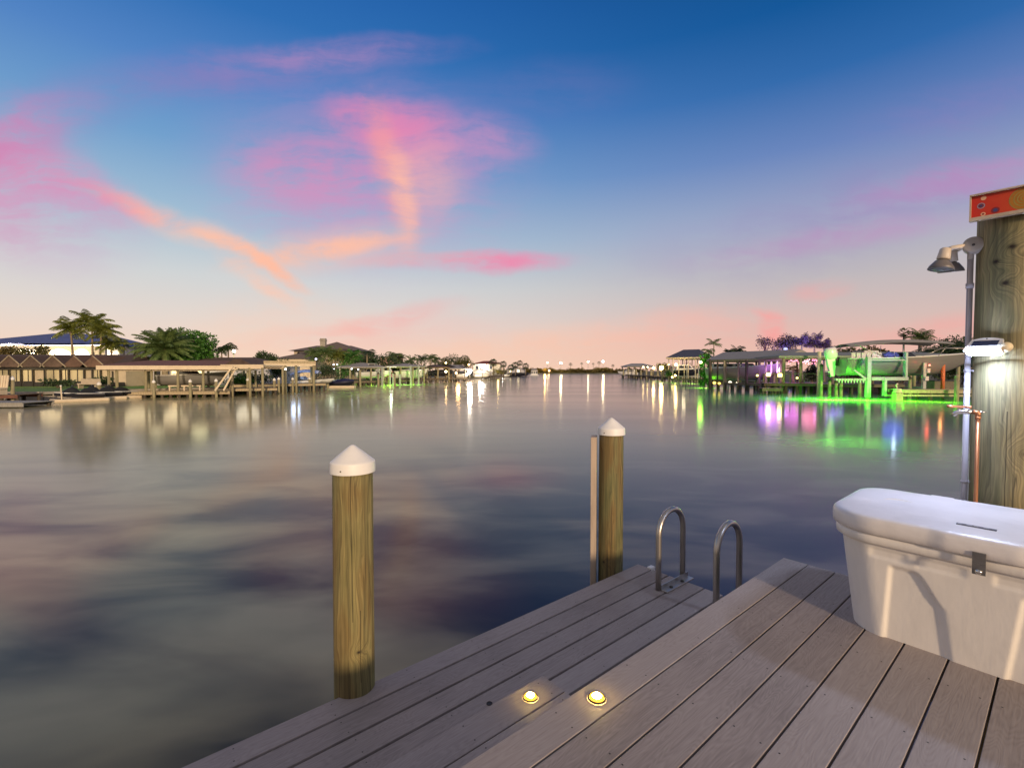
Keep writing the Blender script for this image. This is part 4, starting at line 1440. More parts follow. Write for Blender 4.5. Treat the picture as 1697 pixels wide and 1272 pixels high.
def boat(name, label, loc, rotz, L, B, H, hullm, cover=None, group=None, cabin=None, canopy=None, outboard=None, cat='boat', stripe=None, windshield=True, seed=0, tower=None):
    t = thing(name, label, cat, loc, rotz, group)
    b, rows, dk = hull_mesh(L, B, H)
    h = part('hull', b, hullm, t)
    b = MB()
    b.grid([[p for p in r] for r in dk], smooth=False)
    part('deck', b, M_GEL if cover is None else cover, t)
    b = MB()
    b.tube([r[0] + Vector((0, 0, 0.01)) for r in rows[::2]], 0.045, 6)
    b.tube([r[-1] + Vector((0, 0, 0.01)) for r in rows[::2]], 0.045, 6)
    part('rub_rail', b, stripe or M_BLACK, h)
    if cover is not None:                                # fitted cover, ridged along the middle
        b = MB()
        rr = []
        for i, r in enumerate(rows):
            s = i / (len(rows) - 1)
            hh = 0.55 * math.sin(PI * min(1, 0.12 + s * 0.8)) ** 0.8 * (B / 2.3)
            w_ = r[-1].y
            zg = r[0].z
            rr.append([Vector((r[0].x, -w_ * 1.02, zg - 0.12)), Vector((r[0].x, -w_ * 1.0, zg + 0.03)), Vector((r[0].x, -w_ * 0.5, zg + hh * 0.6)), Vector((r[0].x, 0, zg + hh)), Vector((r[0].x, w_ * 0.5, zg + hh * 0.6)), Vector((r[0].x, w_ * 1.0, zg + 0.03)), Vector((r[0].x, w_ * 1.02, zg - 0.12))])
        b.grid(rr)
        part('cover', b, cover, t)
    if cabin:
        x0, x1, ch = cabin
        zg = H * 1.02
        w_ = B * 0.38
        b = MB()
        prof = [(x0, zg - 0.1), (x1, zg - 0.1), (x1 - ch * 1.3, zg + ch), (x0 + 0.2, zg + ch)]
        b.extrude([(x, -w_, z) for x, z in prof], (0, 2 * w_, 0))
        c_ = part('cabin', b, M_GEL, t)
        b = MB()
        for s in (-1, 1):
            y = s * (w_ + 0.004)
            pts = [(x0 + 0.5, y, zg + ch * 0.35), (x1 - ch * 0.75, y, zg + ch * 0.35), (x1 - ch * 1.3, y, zg + ch * 0.85), (x0 + 0.5, y, zg + ch * 0.85)]
            b.extrude(pts, (0, s * 0.006, 0))
        part('side_window', b, M_GLASSD, c_)
    elif windshield and cover is None:
        b = MB()
        x = L * 0.55
        w_ = B * 0.36
        zg = H * 1.03
        b.extrude([(x, -w_, zg), (x, w_, zg), (x - 0.5, w_ * 0.85, zg + 0.5), (x - 0.5, -w_ * 0.85, zg + 0.5)], (0.03, 0, 0.01))
        b.extrude([(x, w_, zg), (x - 1.2, w_ * 1.05, zg), (x - 1.2, w_ * 1.0, zg + 0.35), (x - 0.5, w_ * 0.85, zg + 0.5)], (0, 0.03, 0))
        b.extrude([(x, -w_, zg), (x - 1.2, -w_ * 1.05, zg), (x - 1.2, -w_ * 1.0, zg + 0.35), (x - 0.5, -w_ * 0.85, zg + 0.5)], (0, -0.03, 0))
        part('windshield', b, M_GLASSD, t)
        b = MB()
        b.box((L * 0.30, 0, H * 0.98), (0.9, B * 0.6, 0.35), None, 0.06)
        part('seat', b, M_SEATV, t)
        b = MB()
        b.box((L * 0.47, 0.3, H * 1.0), (0.5, 0.6, 0.5), None, 0.05)
        part('console', b, M_GEL, t)
    if canopy:
        x0, x1, ch, cm = canopy
        w_ = B * 0.46
        b = MB()
        rr = []
        for i in range(9):
            s = i / 8
            x = x0 + (x1 - x0) * s
            zc = ch + 0.20 * math.sin(PI * s) - 0.22 * (1 - s) ** 3
            rr.append([Vector((x, w_ * k, zc - 0.30 * abs(k) ** 2.2)) for k in (-1, -0.7, -0.35, 0, 0.35, 0.7, 1)])
        b.grid(rr)
        rr2 = [[p + Vector((0, 0, -0.03)) for p in r] for r in rr]
        b.grid(rr2)
        c_ = part('canopy', b, cm, t)
        b = MB()
        xm = (x0 + x1) / 2
        for s in (-1, 1):
            y = s * w_
            for xt in (x0 + 0.15, xm, x1 - 0.15):
                b.tube([(xm + (xt - xm) * 0.25, y * 1.02, H), (xt, y * 0.98, ch - 0.26)], 0.022, 6)
        part('canopy_frame', b, M_ALU, c_)
    if outboard:
        b, g_ = MB(), outboard
        z0 = H * 0.85
        b.lathe([(0.0, 0.47 * g_), (0.20 * g_, 0.45 * g_), (0.27 * g_, 0.38 * g_), (0.285 * g_, 0.12 * g_), (0.265 * g_, -0.12 * g_), (0.20 * g_, -0.2 * g_), (0.0, -0.22 * g_)], (-0.38 * g_, 0, z0 + 0.35 * g_), 18, m=Matrix.Rotation(R(-12), 3, 'Y') @ Matrix.Diagonal((1.25, 0.85, 1.0)))
        o_ = part('outboard_motor', b, M_GEL, t)
        b = MB()
        b.extrude([(x * g_, -0.09 * g_, z0 + z * g_) for x, z in ((-0.70, 0.38), (-0.08, 0.34), (-0.12, 0.0), (-0.19, -0.45), (-0.22, -0.82), (-0.42, -0.88), (-0.50, -0.5), (-0.62, -0.05))], (0, 0.18 * g_, 0))
        b.span((-0.62 * g_, -0.13 * g_, z0 - 0.60 * g_), (-0.22 * g_, 0.13 * g_, z0 - 0.57 * g_))
        part('leg', b, M_GEL, o_)
        b = MB()
        for k in range(3):
            a = 2 * PI * k / 3
            c = Vector((-0.50 * g_, 0, z0 - 0.80 * g_))
            b.face([c, c + Vector((0.03, 0.17 * g_ * math.cos(a - .4), 0.17 * g_ * math.sin(a - .4))), c + Vector((-0.03, 0.19 * g_ * math.cos(a + .4), 0.19 * g_ * math.sin(a + .4)))])
        b.lathe([(0.05 * g_, -0.1 * g_), (0.06 * g_, 0.12 * g_), (0.0, 0.2 * g_)], (-0.45 * g_, 0, z0 - 0.80 * g_), 10, m=Matrix.Rotation(PI / 2, 3, 'Y'))
        part('propeller', b, M_BLACK, o_)
        b = MB()
        b.box((-0.08 * g_, 0, z0), (0.22 * g_, 0.26 * g_, 0.5 * g_), None, 0.03)
        part('bracket', b, M_BLACK, o_)
    if tower:
        x0, x1, th = tower
        b = MB()
        for s in (-1, 1):
            b.tube([(x0, s * B * 0.42, H), (x0 + 0.4, s * B * 0.38, H + th), (x1 - 0.3, s * B * 0.38, H + th), (x1, s * B * 0.42, H)], 0.03, 6)
        b.box(((x0 + x1) / 2, 0, H + th), ((x1 - x0) * 0.7, B * 0.8, 0.06), None, 0.02)
        part('tower', b, M_GEL, t)
    return t

def windows_row(parent, xs, y, z0, z1, m_glass, m_frame, t=0.05, name='window'):
    """each opening: a frame with its own pane; outer face proud of the wall plane y (front is -y)"""
    for (a, c) in xs:
        b = MB()
        b.span((a, y - t, z0), (a + 0.08, y - 0.003, z1)); b.span((c - 0.08, y - t, z0), (c, y - 0.003, z1))
        b.span((a + 0.08, y - t, z0), (c - 0.08, y - 0.003, z0 + 0.08)); b.span((a + 0.08, y - t, z1 - 0.08), (c - 0.08, y - 0.003, z1))
        w_ = part(name, b, m_frame, parent)
        b = MB()
        b.span((a + 0.08, y - t * 0.6, z0 + 0.08), (c - 0.08, y - 0.004, z1 - 0.08))
        part('pane', b, m_glass, w_)
# ------------------------------------------------------------------ land, beds and lawns
M_BED = mat('canal_mud', (0.03, 0.03, 0.02), 0.95, var=0.4, scale=0.3)
b = MB()
b.face([(-2500, -300, -3.2), (2500, -300, -3.2), (2500, 4000, -3.2), (-2500, 4000, -3.2)])
structure(part('canal_bed', b, M_BED))
M_LAND = mat('scrubby_ground', (0.075, 0.075, 0.04), 0.95, var=0.5, scale=0.25, bump=0.2)
M_LAWN = mat('mown_lawn', (0.07, 0.17, 0.02), 0.9, var=0.35, scale=0.8, bump=0.4, col2=(0.12, 0.22, 0.03))
LEFT = [(-120, 34), (-37, 37.6), (-33.2, 43.5), (-29.5, 47.5), (-27.6, 53), (-27, 64), (-26.5, 76), (-23, 92), (-15.5, 126), (-6, 170), (7, 215), (9, 300), (2, 360), (-200, 420), (-600, 420), (-600, 34)]
RIGHT = [(40, 44), (38.5, 52), (36.5, 60), (37, 76), (40.5, 100), (43, 130), (41, 165), (70, 260), (95, 380), (600, 420), (600, 30), (56, 30), (46, 38)]
FAR = [(-200, 332), (160, 332), (400, 330), (400, 700), (-400, 700), (-400, 421)]
def land(name, poly, zt, m):
    b = MB()
    b.prism(poly, -3.1, zt)
    return structure(part(name, b, m))
land('ground', LEFT, 0.60, M_LAND)
land('ground', RIGHT, 0.70, M_LAND)
land('ground', FAR, 0.5, M_LAND)
b = MB()
b.face([(-90, 37.6, 0.612), (-37, 38.2, 0.612), (-33.5, 44.0, 0.612), (-30, 48, 0.612), (-30, 56, 0.612), (-90, 56, 0.612)])
structure(part('lawn', b, M_LAWN))
def seawall(label, pts, z1):
    t = thing('seawall', label, 'seawall', (pts[0][0], pts[0][1], 0))
    o = Vector((pts[0][0], pts[0][1], 0))
    b = MB(); c = MB()
    for p, q in zip(pts[:-1], pts[1:]):
        p3, q3 = Vector((p[0], p[1], 0)) - o, Vector((q[0], q[1], 0)) - o
        dr = (q3 - p3).normalized()
        nrm = Vector((dr.y, -dr.x, 0))
        b.bar(p3 + nrm * 0.1 + Vector((0, 0, (z1 - 2.0) / 2 - 0.1)), q3 + nrm * 0.1 + Vector((0, 0, (z1 - 2.0) / 2 - 0.1)), 0.18, z1 + 1.7)
        c.bar(p3 + nrm * 0.12 + Vector((0, 0, z1 - 0.02)), q3 + nrm * 0.12 + Vector((0, 0, z1 - 0.02)), 0.46, 0.20)
        L = (q3 - p3).length
        k = 0.6
        while k < L:
            x = p3 + dr * k
            if 0 < (x + o).y < 75:
                d = MB()
                d.bar(x + nrm * 0.23 + Vector((0, 0, -0.8)), x + nrm * 0.23 + Vector((0, 0, z1 - 0.13)), 0.16, 0.16)
                part('buttress', d, M_CONC, t)
            k += 1.5
    part('panel', b, M_CONC, t); part('cap', c, M_CONC, t)
    return t
seawall('pale concrete seawall below the green lawn', LEFT[0:4], 0.62)
seawall('low concrete seawall behind the middle left docks', LEFT[4:9], 0.62)
seawall('dark concrete seawall behind the green lit boat lift', [RIGHT[12], RIGHT[0], RIGHT[1], RIGHT[2]], 0.72)

# ------------------------------------------------------------------ far left: neighbour's dock corner
def put(px, depth, z=0.0):
    return (XW(px, depth), depth, z)
pier('grey_dock', 'low grey dock corner at the left edge of the canal', (XW(-140, 29.6), 29.6), (XW(36, 30.2), 30.2), 2.4, 0.33, M_PLANKG, piles=4, edge=M_PLANKG)
t = thing('dock_bench', 'cream slatted bench box on a brown stand at the left edge', 'bench', put(-6, 34.2), 0.0)
b = MB()
for k in range(9):
    b.box((-0.75 + k * 0.19, 0, 1.55), (0.15, 0.05, 0.95), Euler((R(-8), 0, 0)))
part('backrest', b, M_CREAM, t)
b = MB(); b.box((0, -0.35, 1.1), (1.7, 0.6, 0.12), None, 0.02); part('seat', b, M_CREAM, t)
for x in (-0.7, 0.7):
    b = MB(); b.box((x, -0.3, 0.86), (0.12, 0.6, 0.4)); part('leg', b, M_CREAM, t)
pier('brown_dock', 'short brown dock carrying the cream bench', (XW(-60, 33.6), 33.6), (XW(27, 34.0), 34.0), 2.2, 0.66, M_PLANKD, piles=4, edge=M_ROOFBR)
t = capped_pile('grey round piling beside the cream bench, no cap seen', put(20.5, 34.6), 1.75, 0.12)
t['label'] = 'grey white capped piling beside the cream bench at the far left'

# ------------------------------------------------------------------ long screened house with a saw-tooth of gables
D1 = 52.0
x0, x1 = XW(-110, D1), XW(205, D1)
sc_h = thing('screened_house', 'long low brown roofed house with zigzag gables and lit screen panels behind the lawn', 'house', (x0, D1, 0.6))
L1 = x1 - x0
b = MB(); b.span((0, 0.3, 0), (L1, 9, 2.25)); part('wall', b, M_TANW, sc_h)
eav, rdg = ZH(608, D1) - 0.6, ZH(589, D1) - 0.6
b = MB()
b.face([(-0.6, -0.5, eav), (L1 + 0.6, -0.5, eav), (L1 - 2, 4.8, rdg + 0.25), (-0.6, 4.8, rdg + 0.25)])
b.face([(L1 + 0.6, 10, eav), (-0.6, 10, eav), (-0.6, 4.8, rdg + 0.25), (L1 - 2, 4.8, rdg + 0.25)])
b.face([(L1 + 0.6, -0.5, eav), (L1 + 0.6, 10, eav), (L1 - 2, 4.8, rdg + 0.25)])
b.face([(-0.6, 10, eav), (L1 + 0.6, 10, eav), (L1 + 0.6, -0.5, eav), (-0.6, -0.5, eav)])
part('roof', b, M_ROOFDK, sc_h)
M_GABLE = mat('russet_shingle', (0.115, 0.066, 0.05), 0.85, var=0.35, scale=3, bump=0.3)
M_BATTEN = mat('pale_gable_trim', (0.27, 0.22, 0.165), 0.7, var=0.2)
for px in (-57, -22, 14, 50, 86, 121, 152):
    xm = XW(px, D1 - 0.8) - x0
    hw = 1.42
    b = MB()
    zt = rdg - 0.02
    ya, yb = -0.62, 4.4
    b.face([(xm - hw, ya, eav), (xm, ya, zt), (xm, yb, zt), (xm - hw, yb, eav)])
    b.face([(xm, ya, zt), (xm + hw, ya, eav), (xm + hw, yb, eav), (xm, yb, zt)])
    b.face([(xm - hw, ya, eav), (xm + hw, ya, eav), (xm, ya, zt)])
    g = part('gable', b, M_GABLE if px > 100 else M_ROOFDK, sc_h)
    b = MB()
    if px < 100:
        b.bar((xm - hw, ya - 0.05, eav), (xm - 0.03, ya - 0.05, zt), 0.07, 0.10)
    b.bar((xm + 0.03, ya - 0.05, zt), (xm + hw, ya - 0.05, eav), 0.07, 0.10)
    part('trim', b, M_BATTEN, g)
b = MB(); b.span((0, -0.05, eav - 0.28), (L1, 0.12, eav - 0.02)); part('beam', b, M_FRAME, sc_h)
M_SCRL = mat('lamp_lit_screen', (0.48, 0.42, 0.28), 0.7, var=0.4, scale=0.7, stretch=(1.2, 1, 0.4))
rng = random.Random(5)
xx = 0.0
while xx < L1 - 0.5:
    wd = rng.choice((0.9, 1.3, 1.3, 1.7))
    wd = min(wd, L1 - xx)
    b = MB(); b.span((xx - 0.05, -0.06, 0), (xx + 0.05, 0.06, eav - 0.285)); part('post', b, M_FRAME, sc_h)
    if rng.random() < 0.8:
        b = MB(); b.span((xx + 0.1, 0.2, 0.55), (xx + wd - 0.1, 0.24, eav - 0.3)); p_ = part('screen_panel', b, M_SCRL, sc_h)
        b = MB(); b.span((xx + 0.1, 0.14, 0.50), (xx + wd - 0.1, 0.19, 0.58)); b.span((xx + wd * 0.5 - 0.03, 0.14, 0.59), (xx + wd * 0.5 + 0.03, 0.19, eav - 0.3)); part('mullion', b, M_FRAME, p_)
    xx += wd
b = MB(); b.span((0, 0.05, 0), (L1, 0.12, 0.48)); part('kick_wall', b, M_FRAME, sc_h)
for px in (20, 90, 160):
    lamp('porch_and_fill_lamp', (XW(px, 51), 50.6, 2.3), (1.0, 0.76, 0.42), 60, 0.9)  # fill lights added to brighten the house front, no fixtures
bush('low_shrub', 'dark low clipped shrub in front of the screened house', put(95, 48, 0.6), (2.0, 0.7, 0.5), LF_DARK, seed=31)
bush('low_shrub', 'dark low shrub at the right end of the screened house', put(165, 48.5, 0.6), (1.6, 0.7, 0.6), LF_DARK, seed=32)
t = thing('garden_bench', 'long low beige garden wall seat on the lawn', 'bench', put(147, 46.5, 0.6))
b = MB(); b.box((0, 0, 0.45), (1.9, 0.5, 0.12), None, 0.02); part('seat', b, M_TANW, t)
b = MB(); b.box((0, 0.22, 0.7), (1.9, 0.08, 0.5), None, 0.02); part('backrest', b, M_TANW, t)
for x in (-0.8, 0.8):
    b = MB(); b.box((x, 0, 0.2), (0.12, 0.5, 0.4)); part('leg', b, M_TANW, t)

# ------------------------------------------------------------------ big white house with blue roof and lit arches
D2 = 74.0
x0, x1 = XW(-60, D2), XW(176, D2)
L2 = x1 - x0
wh = thing('white_house', 'large white house with hipped blue roof and brightly lit porch arches', 'house', (x0, D2, 0.6))
ev = ZH(569, D2) - 0.6
rg = ZH(547, D2) - 0.6
b = MB(); b.span((0, 2.5, 0), (L2, 14, ev - 0.05)); part('wall', b, M_WHITEW, wh)
b = MB()
xa = XW(40, D2) - x0
b.face([(-0.8, -0.8, ev), (xa + 9.5, -0.8, ev), (xa + 3.0, 6.5, rg), (xa - 1.5, 6.5, rg)])
b.face([(xa + 9.5, -0.8, ev), (xa + 9.5, 15, ev), (xa + 3.0, 6.5, rg)])
b.face([(-0.8, 15, ev), (-0.8, -0.8, ev), (xa - 1.5, 6.5, rg)])
b.face([(xa + 9.5, 15, ev), (-0.8, 15, ev), (xa - 1.5, 6.5, rg), (xa + 3.0, 6.5, rg)])
b.face([(-0.8, 15, ev), (xa + 9.5, 15, ev), (xa + 9.5, -0.8, ev), (-0.8, -0.8, ev)])
rf = part('roof', b, M_ROOFBL, wh)
b = MB()
xb = XW(85, D2) - x0
rg2 = ZH(548.5, D2) - 0.6; ev2 = ZH(568, D2) - 0.6 - 0.35
b.face([(xb - 5, -0.3, ev2), (L2 + 0.8, -0.3, ev2), (xb + 3.5, 6.0, rg2), (xb - 0.5, 6.0, rg2)])
b.face([(L2 + 0.8, -0.3, ev2), (L2 + 0.8, 12, ev2), (xb + 3.5, 6.0, rg2)])
b.face([(L2 + 0.8, 12, ev2), (xb - 5, 12, ev2), (xb - 0.5, 6.0, rg2), (xb + 3.5, 6.0, rg2)])
b.face([(xb - 5, 12, ev2), (xb - 5, -0.3, ev2), (xb - 0.5, 6.0, rg2)])
part('roof_wing', b, M_ROOFBL, rf)
# porch front: piers and arches
zt = ev2 - 0.06
arches = [(XW(p, D2) - x0, XW(q, D2) - x0) for p, q in ((-30, 10), (28, 66), (82, 119), (125, 149))]
b = MB()
edges = [0.0] + [v_ for a_ in arches for v_ in a_] + [L2]
for i in range(0, len(edges), 2):
    b.span((edges[i], -0.1, 0), (edges[i + 1], 0.4, zt))
for a_, c_ in arches:
    hz, r_ = zt - 1.35, (c_ - a_) / 2
    n_ = 14
    for k in range(n_):
        s0, s1 = PI - PI * k / n_, PI - PI * (k + 1) / n_
        p0 = ((a_ + c_) / 2 + r_ * math.cos(s0), hz + 0.85 * math.sin(s0)); p1 = ((a_ + c_) / 2 + r_ * math.cos(s1), hz + 0.85 * math.sin(s1))
        b.extrude([(p0[0], -0.1, p0[1]), (p1[0], -0.1, p1[1]), (p1[0], -0.1, zt), (p0[0], -0.1, zt)], (0, 0.5, 0))
part('porch_arcade', b, M_WHITEW, wh)
windows_row(wh, [(a_ + 0.5, c_ - 0.5) for a_, c_ in arches], 2.5, 3.2, 5.0, emat('lamp_lit_window', (1.0, 0.80, 0.50), 3.0), M_WHITEW)
windows_row(wh, [(XW(155, D2) - x0, XW(160, D2) - x0)], -0.1, 3.9, 4.7, M_GLASSD, M_WHITEW)
for a_, c_ in arches:
    lamp('porch_and_fill_lamp', (x0 + (a_ + c_) / 2, D2 + 1.3, 5.3), (1.0, 0.82, 0.56), 2600, 0.3)
for px in (60, 120):
    lamp('porch_and_fill_lamp', (XW(px, 71), 70.5, 2.6), (1.0, 0.74, 0.36), 700, 0.4)

# greenery round the white house
G1 = 'coconut palms beside the white house'
palm('coconut_palm', 'lit coconut palm with leaning fronds in front of the lit arches, leftmost of its clump', put(121, 64, 0.6), ZH(545, 64) - 0.6, 2.35, LF_PALM, G1, 11, n=24, el=(-0.5, 1.35), droop=1.15, lw=0.55, lean=-0.3)
palm('coconut_palm', 'tallest coconut palm of the clump by the white house', put(153, 65, 0.6), ZH(537, 65) - 0.6, 2.7, LF_PALM, G1, 12, n=24, el=(-0.5, 1.45), droop=1.1, lw=0.6)
palm('coconut_palm', 'yellow green coconut palm right of the tallest one', put(164, 63, 0.6), ZH(548, 63) - 0.6, 2.4, LF_PALM, G1, 13, n=24, el=(-0.5, 1.3), droop=1.2, lw=0.55, lean=0.4)
palm('coconut_palm', 'short coconut palm at the right edge of the white house', put(184, 64, 0.6), ZH(571, 64) - 0.6, 2.0, LF_PALM, G1, 14, n=24, el=(-0.5, 1.2), droop=1.3, lw=0.5)
palm('coconut_palm', 'thin small palm with few fronds against the sky right of the clump', put(205, 66, 0.6), ZH(568, 66) - 0.6, 0.95, LF_DARK, G1, 15, n=9, el=(-0.5, 1.0), droop=1.4, lw=0.3, tr=0.09)
tree('shrub_tree', 'russet bushy tree at the left edge below the blue roof', put(10, 62, 0.6), ZH(567, 62) - 0.6, (1.9, 1.5, 1.6), LF_RED, 'bushy trees before the white house', 21, clumps=18, leaves=60, size=0.3)
tree('shrub_tree', 'yellow green bushy tree before the left lit arch', put(47, 62, 0.6), ZH(576, 62) - 0.6, (1.9, 1.3, 1.1), LF_OLIVE, 'bushy trees before the white house', 22, clumps=16, leaves=60, size=0.3)
tree('shrub_tree', 'narrow bushy tree between the lit arches', put(76, 62.5, 0.6), ZH(569, 62) - 0.6, (0.9, 0.9, 1.3), LF_OLIVE, 'bushy trees before the white house', 23, clumps=12, leaves=50, size=0.28)
for i, (px, dpt, hh) in enumerate(((55, 60, 0.0), (20, 60, -0.4))):
    bush('hedge_shrub', ('low green hedge shrub above the screened house roof, under the arches', 'low russet hedge shrub above the screened house roof at the left edge')[i], put(px, dpt, 2.2 + hh), (2.8, 1.0, 0.7), (LF_OLIVE, LF_RED)[i], seed=40 + i, clumps=18)
palm('date_palm', 'huge date palm with arching dark green fronds behind the brown boathouse', put(272, 55, 0.6), ZH(578, 55) - 0.6, 3.3, LF_DATE, None, 16, n=62, el=(-0.35, 1.5), droop=0.95, lw=0.45, tr=0.3, step=0.11, wd=0.09)
palm('small_palm', 'yellow lit small palm on the left of the huge date palm', put(241, 57, 0.6), ZH(574, 57) - 0.6, 1.7, LF_PALM, None, 17, n=14, el=(-0.3, 1.2), droop=1.4, lw=0.4)
tree('round_tree', 'dense rounded bright green tree right of the huge date palm', put(308, 60, 0.6), ZH(556, 60) - 0.6, (3.9, 3.0, 3.0), LF_TREE, None, 24, clumps=95, leaves=150, size=0.34, cz=3.6, trunk_r=0.3)
palm('coconut_palm', 'small dark coconut palm against the bright lamp, left of a pair', put(367, 62, 0.6), ZH(578, 62) - 0.6, 1.15, LF_DARK, 'pair of backlit palms', 18, n=12, el=(-0.6, 1.1), droop=1.5, lw=0.4, tr=0.1)
palm('coconut_palm', 'small dark coconut palm against the bright lamp, right of a pair', put(378, 62, 0.6), ZH(576, 62) - 0.6, 1.3, LF_DARK, 'pair of backlit palms', 19, n=12, el=(-0.6, 1.1), droop=1.5, lw=0.4, tr=0.1)
bush('shrub', 'grey green shrub above the right end of the brown boathouse', put(398, 60, 1.0), (1.6, 1.2, 1.5), LF_OLIVE, seed=44)
t = thing('floodlight_pole', 'dazzling white floodlight on a pole behind the pair of small palms', 'lamp', put(388, 66, 0.6))
b = MB(); b.tube([(0, 0, 0), (0, 0, 4.2)], 0.06, 8); part('pole', b, M_POST, t)
b = MB(); b.lathe([(0.0, 0.0), (0.16, 0.05), (0.24, 0.2), (0.16, 0.36), (0.0, 0.42)], (0, 0, 4.2), 14); part('lamp_globe', b, emat('dazzling_lamp', (1.0, 0.93, 0.74), 14), t)
lamp('lift_lamp', put(648, 73.2, 2.3), (0.9, 1.0, 0.7), 70, 0.2)
lamp('pole_lamp', put(388, 65.3, 5.0), (1, .9, .7), 160, 0.3)

# ------------------------------------------------------------------ grey lilac cottage behind the boathouse wing
D3 = 56.0
x0, x1 = XW(180, D3), XW(447, D3)
ct = thing('cottage', 'low pale grey cottage behind the brown boathouse', 'house', (x0, D3, 0.6))
L3 = x1 - x0
e3 = ZH(606, D3) - 0.6
b = MB(); b.span((0, 0, 0), (L3, 8, e3)); part('wall', b, M_LILW, ct)
part('roof', roof_mesh(L3, 8, e3 + 0.003, ZH(592, D3 + 4) - 0.6, 'hip', 0.4), M_ROOFDK, ct)
windows_row(ct, [(XW(p, D3) - x0, XW(q, D3) - x0) for p, q in ((190, 202), (222, 238), (256, 268), (300, 318), (402, 408))], 0, 0.7, 1.9, M_GLASSD, M_WHITEW)
windows_row(ct, [(XW(240, D3) - x0, XW(251, D3) - x0), (XW(284, D3) - x0, XW(296, D3) - x0), (XW(328, D3) - x0, XW(340, D3) - x0)], 0, 0.5, 2.0, emat('soft_lit_window', (1.0, 0.76, 0.40), 1.6), M_WHITEW)
bush('shrub', 'bright green clipped shrub in front of the grey cottage', put(395, 50, 0.6), (1.9, 0.9, 0.6), LF_TREE, seed=45, clumps=20)
bush('shrub', 'dark shrub at the corner of the grey cottage', put(418, 53.5, 0.6), (2.2, 0.9, 1.0), LF_DARK, seed=46, clumps=20)
bush('shrub', 'dark round shrub left of the bright clipped one', put(402, 54, 0.6), (1.6, 0.7, 0.9), LF_DARK, seed=47)

# ------------------------------------------------------------------ brown roofed boathouse on the left
DA = 41.5
p0, p1 = (XW(176, 41.2), 41.2), (XW(388, 43.0), 43.0)
boathouse('boathouse', 'long brown hipped boathouse with cream fascia, nearest on the left shore', p0, p1, 6.0, ZH(605.5, DA), ZH(597, 45), 'hip', M_ROOFBR, M_CREAM, (0.02, 0.08, 0.30, 0.345, 0.55, 0.75, 0.985), fas_h=0.36, ov=0.5, post_r=0.11, hipin=2.2)
pier('boathouse_dock', 'long weathered dock under the brown boathouse', (XW(206, 40.6), 40.6), (XW(380, 42.3), 42.3), 7.0, ZH(649, 40.8), M_PLANK, piles=13, pile_r=0.12)
boat('lift_boat', 'silver grey speedboat on a lift inside the brown boathouse', (XW(268, 44.5), 44.5, 0.95), R(8), 5.6, 2.2, 0.95, M_GELG, windshield=True, stripe=M_GEL, group=None)
t = thing('boat_lift', 'cream beamed boat lift cradle under the brown boathouse', 'boat lift', (XW(279, 42.6), 42.6, 0), R(8))
for y_ in (-0.08, 2.6):
    b = MB(); b.span((0, y_, 0.92), (2.7, y_ + 0.16, 1.04)); part('beam', b, M_CREAM, t)
for x in (0.1, 1.3, 2.6):
    b = MB(); b.span((x - 0.05, -0.06, 0.45), (x + 0.05, 0.06, 0.918)); part('leg', b, M_CREAM, t)
t = thing('gangway', 'pale steep gangway leaning from the boathouse eave down to the dock', 'gangway', (0, 0, 0))
for dx_ in (0.0, 0.33):
    b = MB(); b.bar(Vector((XW(386, 41.4) + dx_ * 0.5, 41.4 + dx_, 2.75)), Vector((XW(356, 41.0) + dx_ * 1.6, 41.0 + dx_, 0.62)), 0.13, 0.13); part('rail', b, M_CREAM, t)
for k in range(9):
    s = (k + 0.5) / 9
    b = MB()
    q = Vector((XW(386, 41.4), 41.4, 2.75)).lerp(Vector((XW(356, 41.0), 41.0, 0.62)), s)
    b.box((q.x + 0.16 + 0.1 * s, q.y + 0.165, q.z), (0.22, 0.34, 0.03)); part('rung', b, M_PLANKG, t)
t = thing('dock_wing', 'flat cream beamed lean-to wing beside the brown boathouse', 'pavilion', (XW(366, 42.6), 42.6, 0), R(2))
Lw = XW(449, 44) - XW(366, 42.6)
ztw, zbw = ZH(604, 43.5), ZH(611, 43.5)
for y_ in (-0.05, 4.0):
    b = MB(); b.span((0, y_, zbw), (Lw, y_ + 0.1, ztw)); part('beam', b, M_CREAM, t)
b = MB()
for k in range(12):
    b.span((Lw * k / 11.3, 0.052, ztw - 0.14), (Lw * k / 11.3 + 0.07, 3.998, ztw - 0.02))
part('rafter', b, M_CREAM, t)
b = MB(); b.extrude([(0.2, 0.3, ztw + 0.003), (2.6, 0.3, ztw + 0.003), (1.6, 0.3, ztw + 0.5), (0.9, 0.3, ztw + 0.45)], (0, 2.5, 0)); part('roof_hump', b, M_ROOFDK, t)
for x, y in ((0.3, 4.05), (2.55, 0.0), (Lw - 0.1, 0.0), (Lw - 0.1, 4.05)):
    b = MB(); b.tube([(x, y, -0.7), (x, y, zbw + 0.1)], 0.11, 10); part('post', b, M_POST, t)
pier('low_dock', 'low dark dock between the boathouse and the flat roofed pier', (XW(384, 43.6), 43.6), (XW(459, 45.5), 45.5), 2.4, ZH(643, 44), M_PLANKD, piles=4, edge=M_PLANK)
pier('rear_dock', 'narrow planked dock running behind the low dark dock', (XW(382, 48.0), 48.0), (XW(540, 53.5), 53.5), 2.4, ZH(636, 50), M_PLANKD, piles=12, edge=M_PLANK)
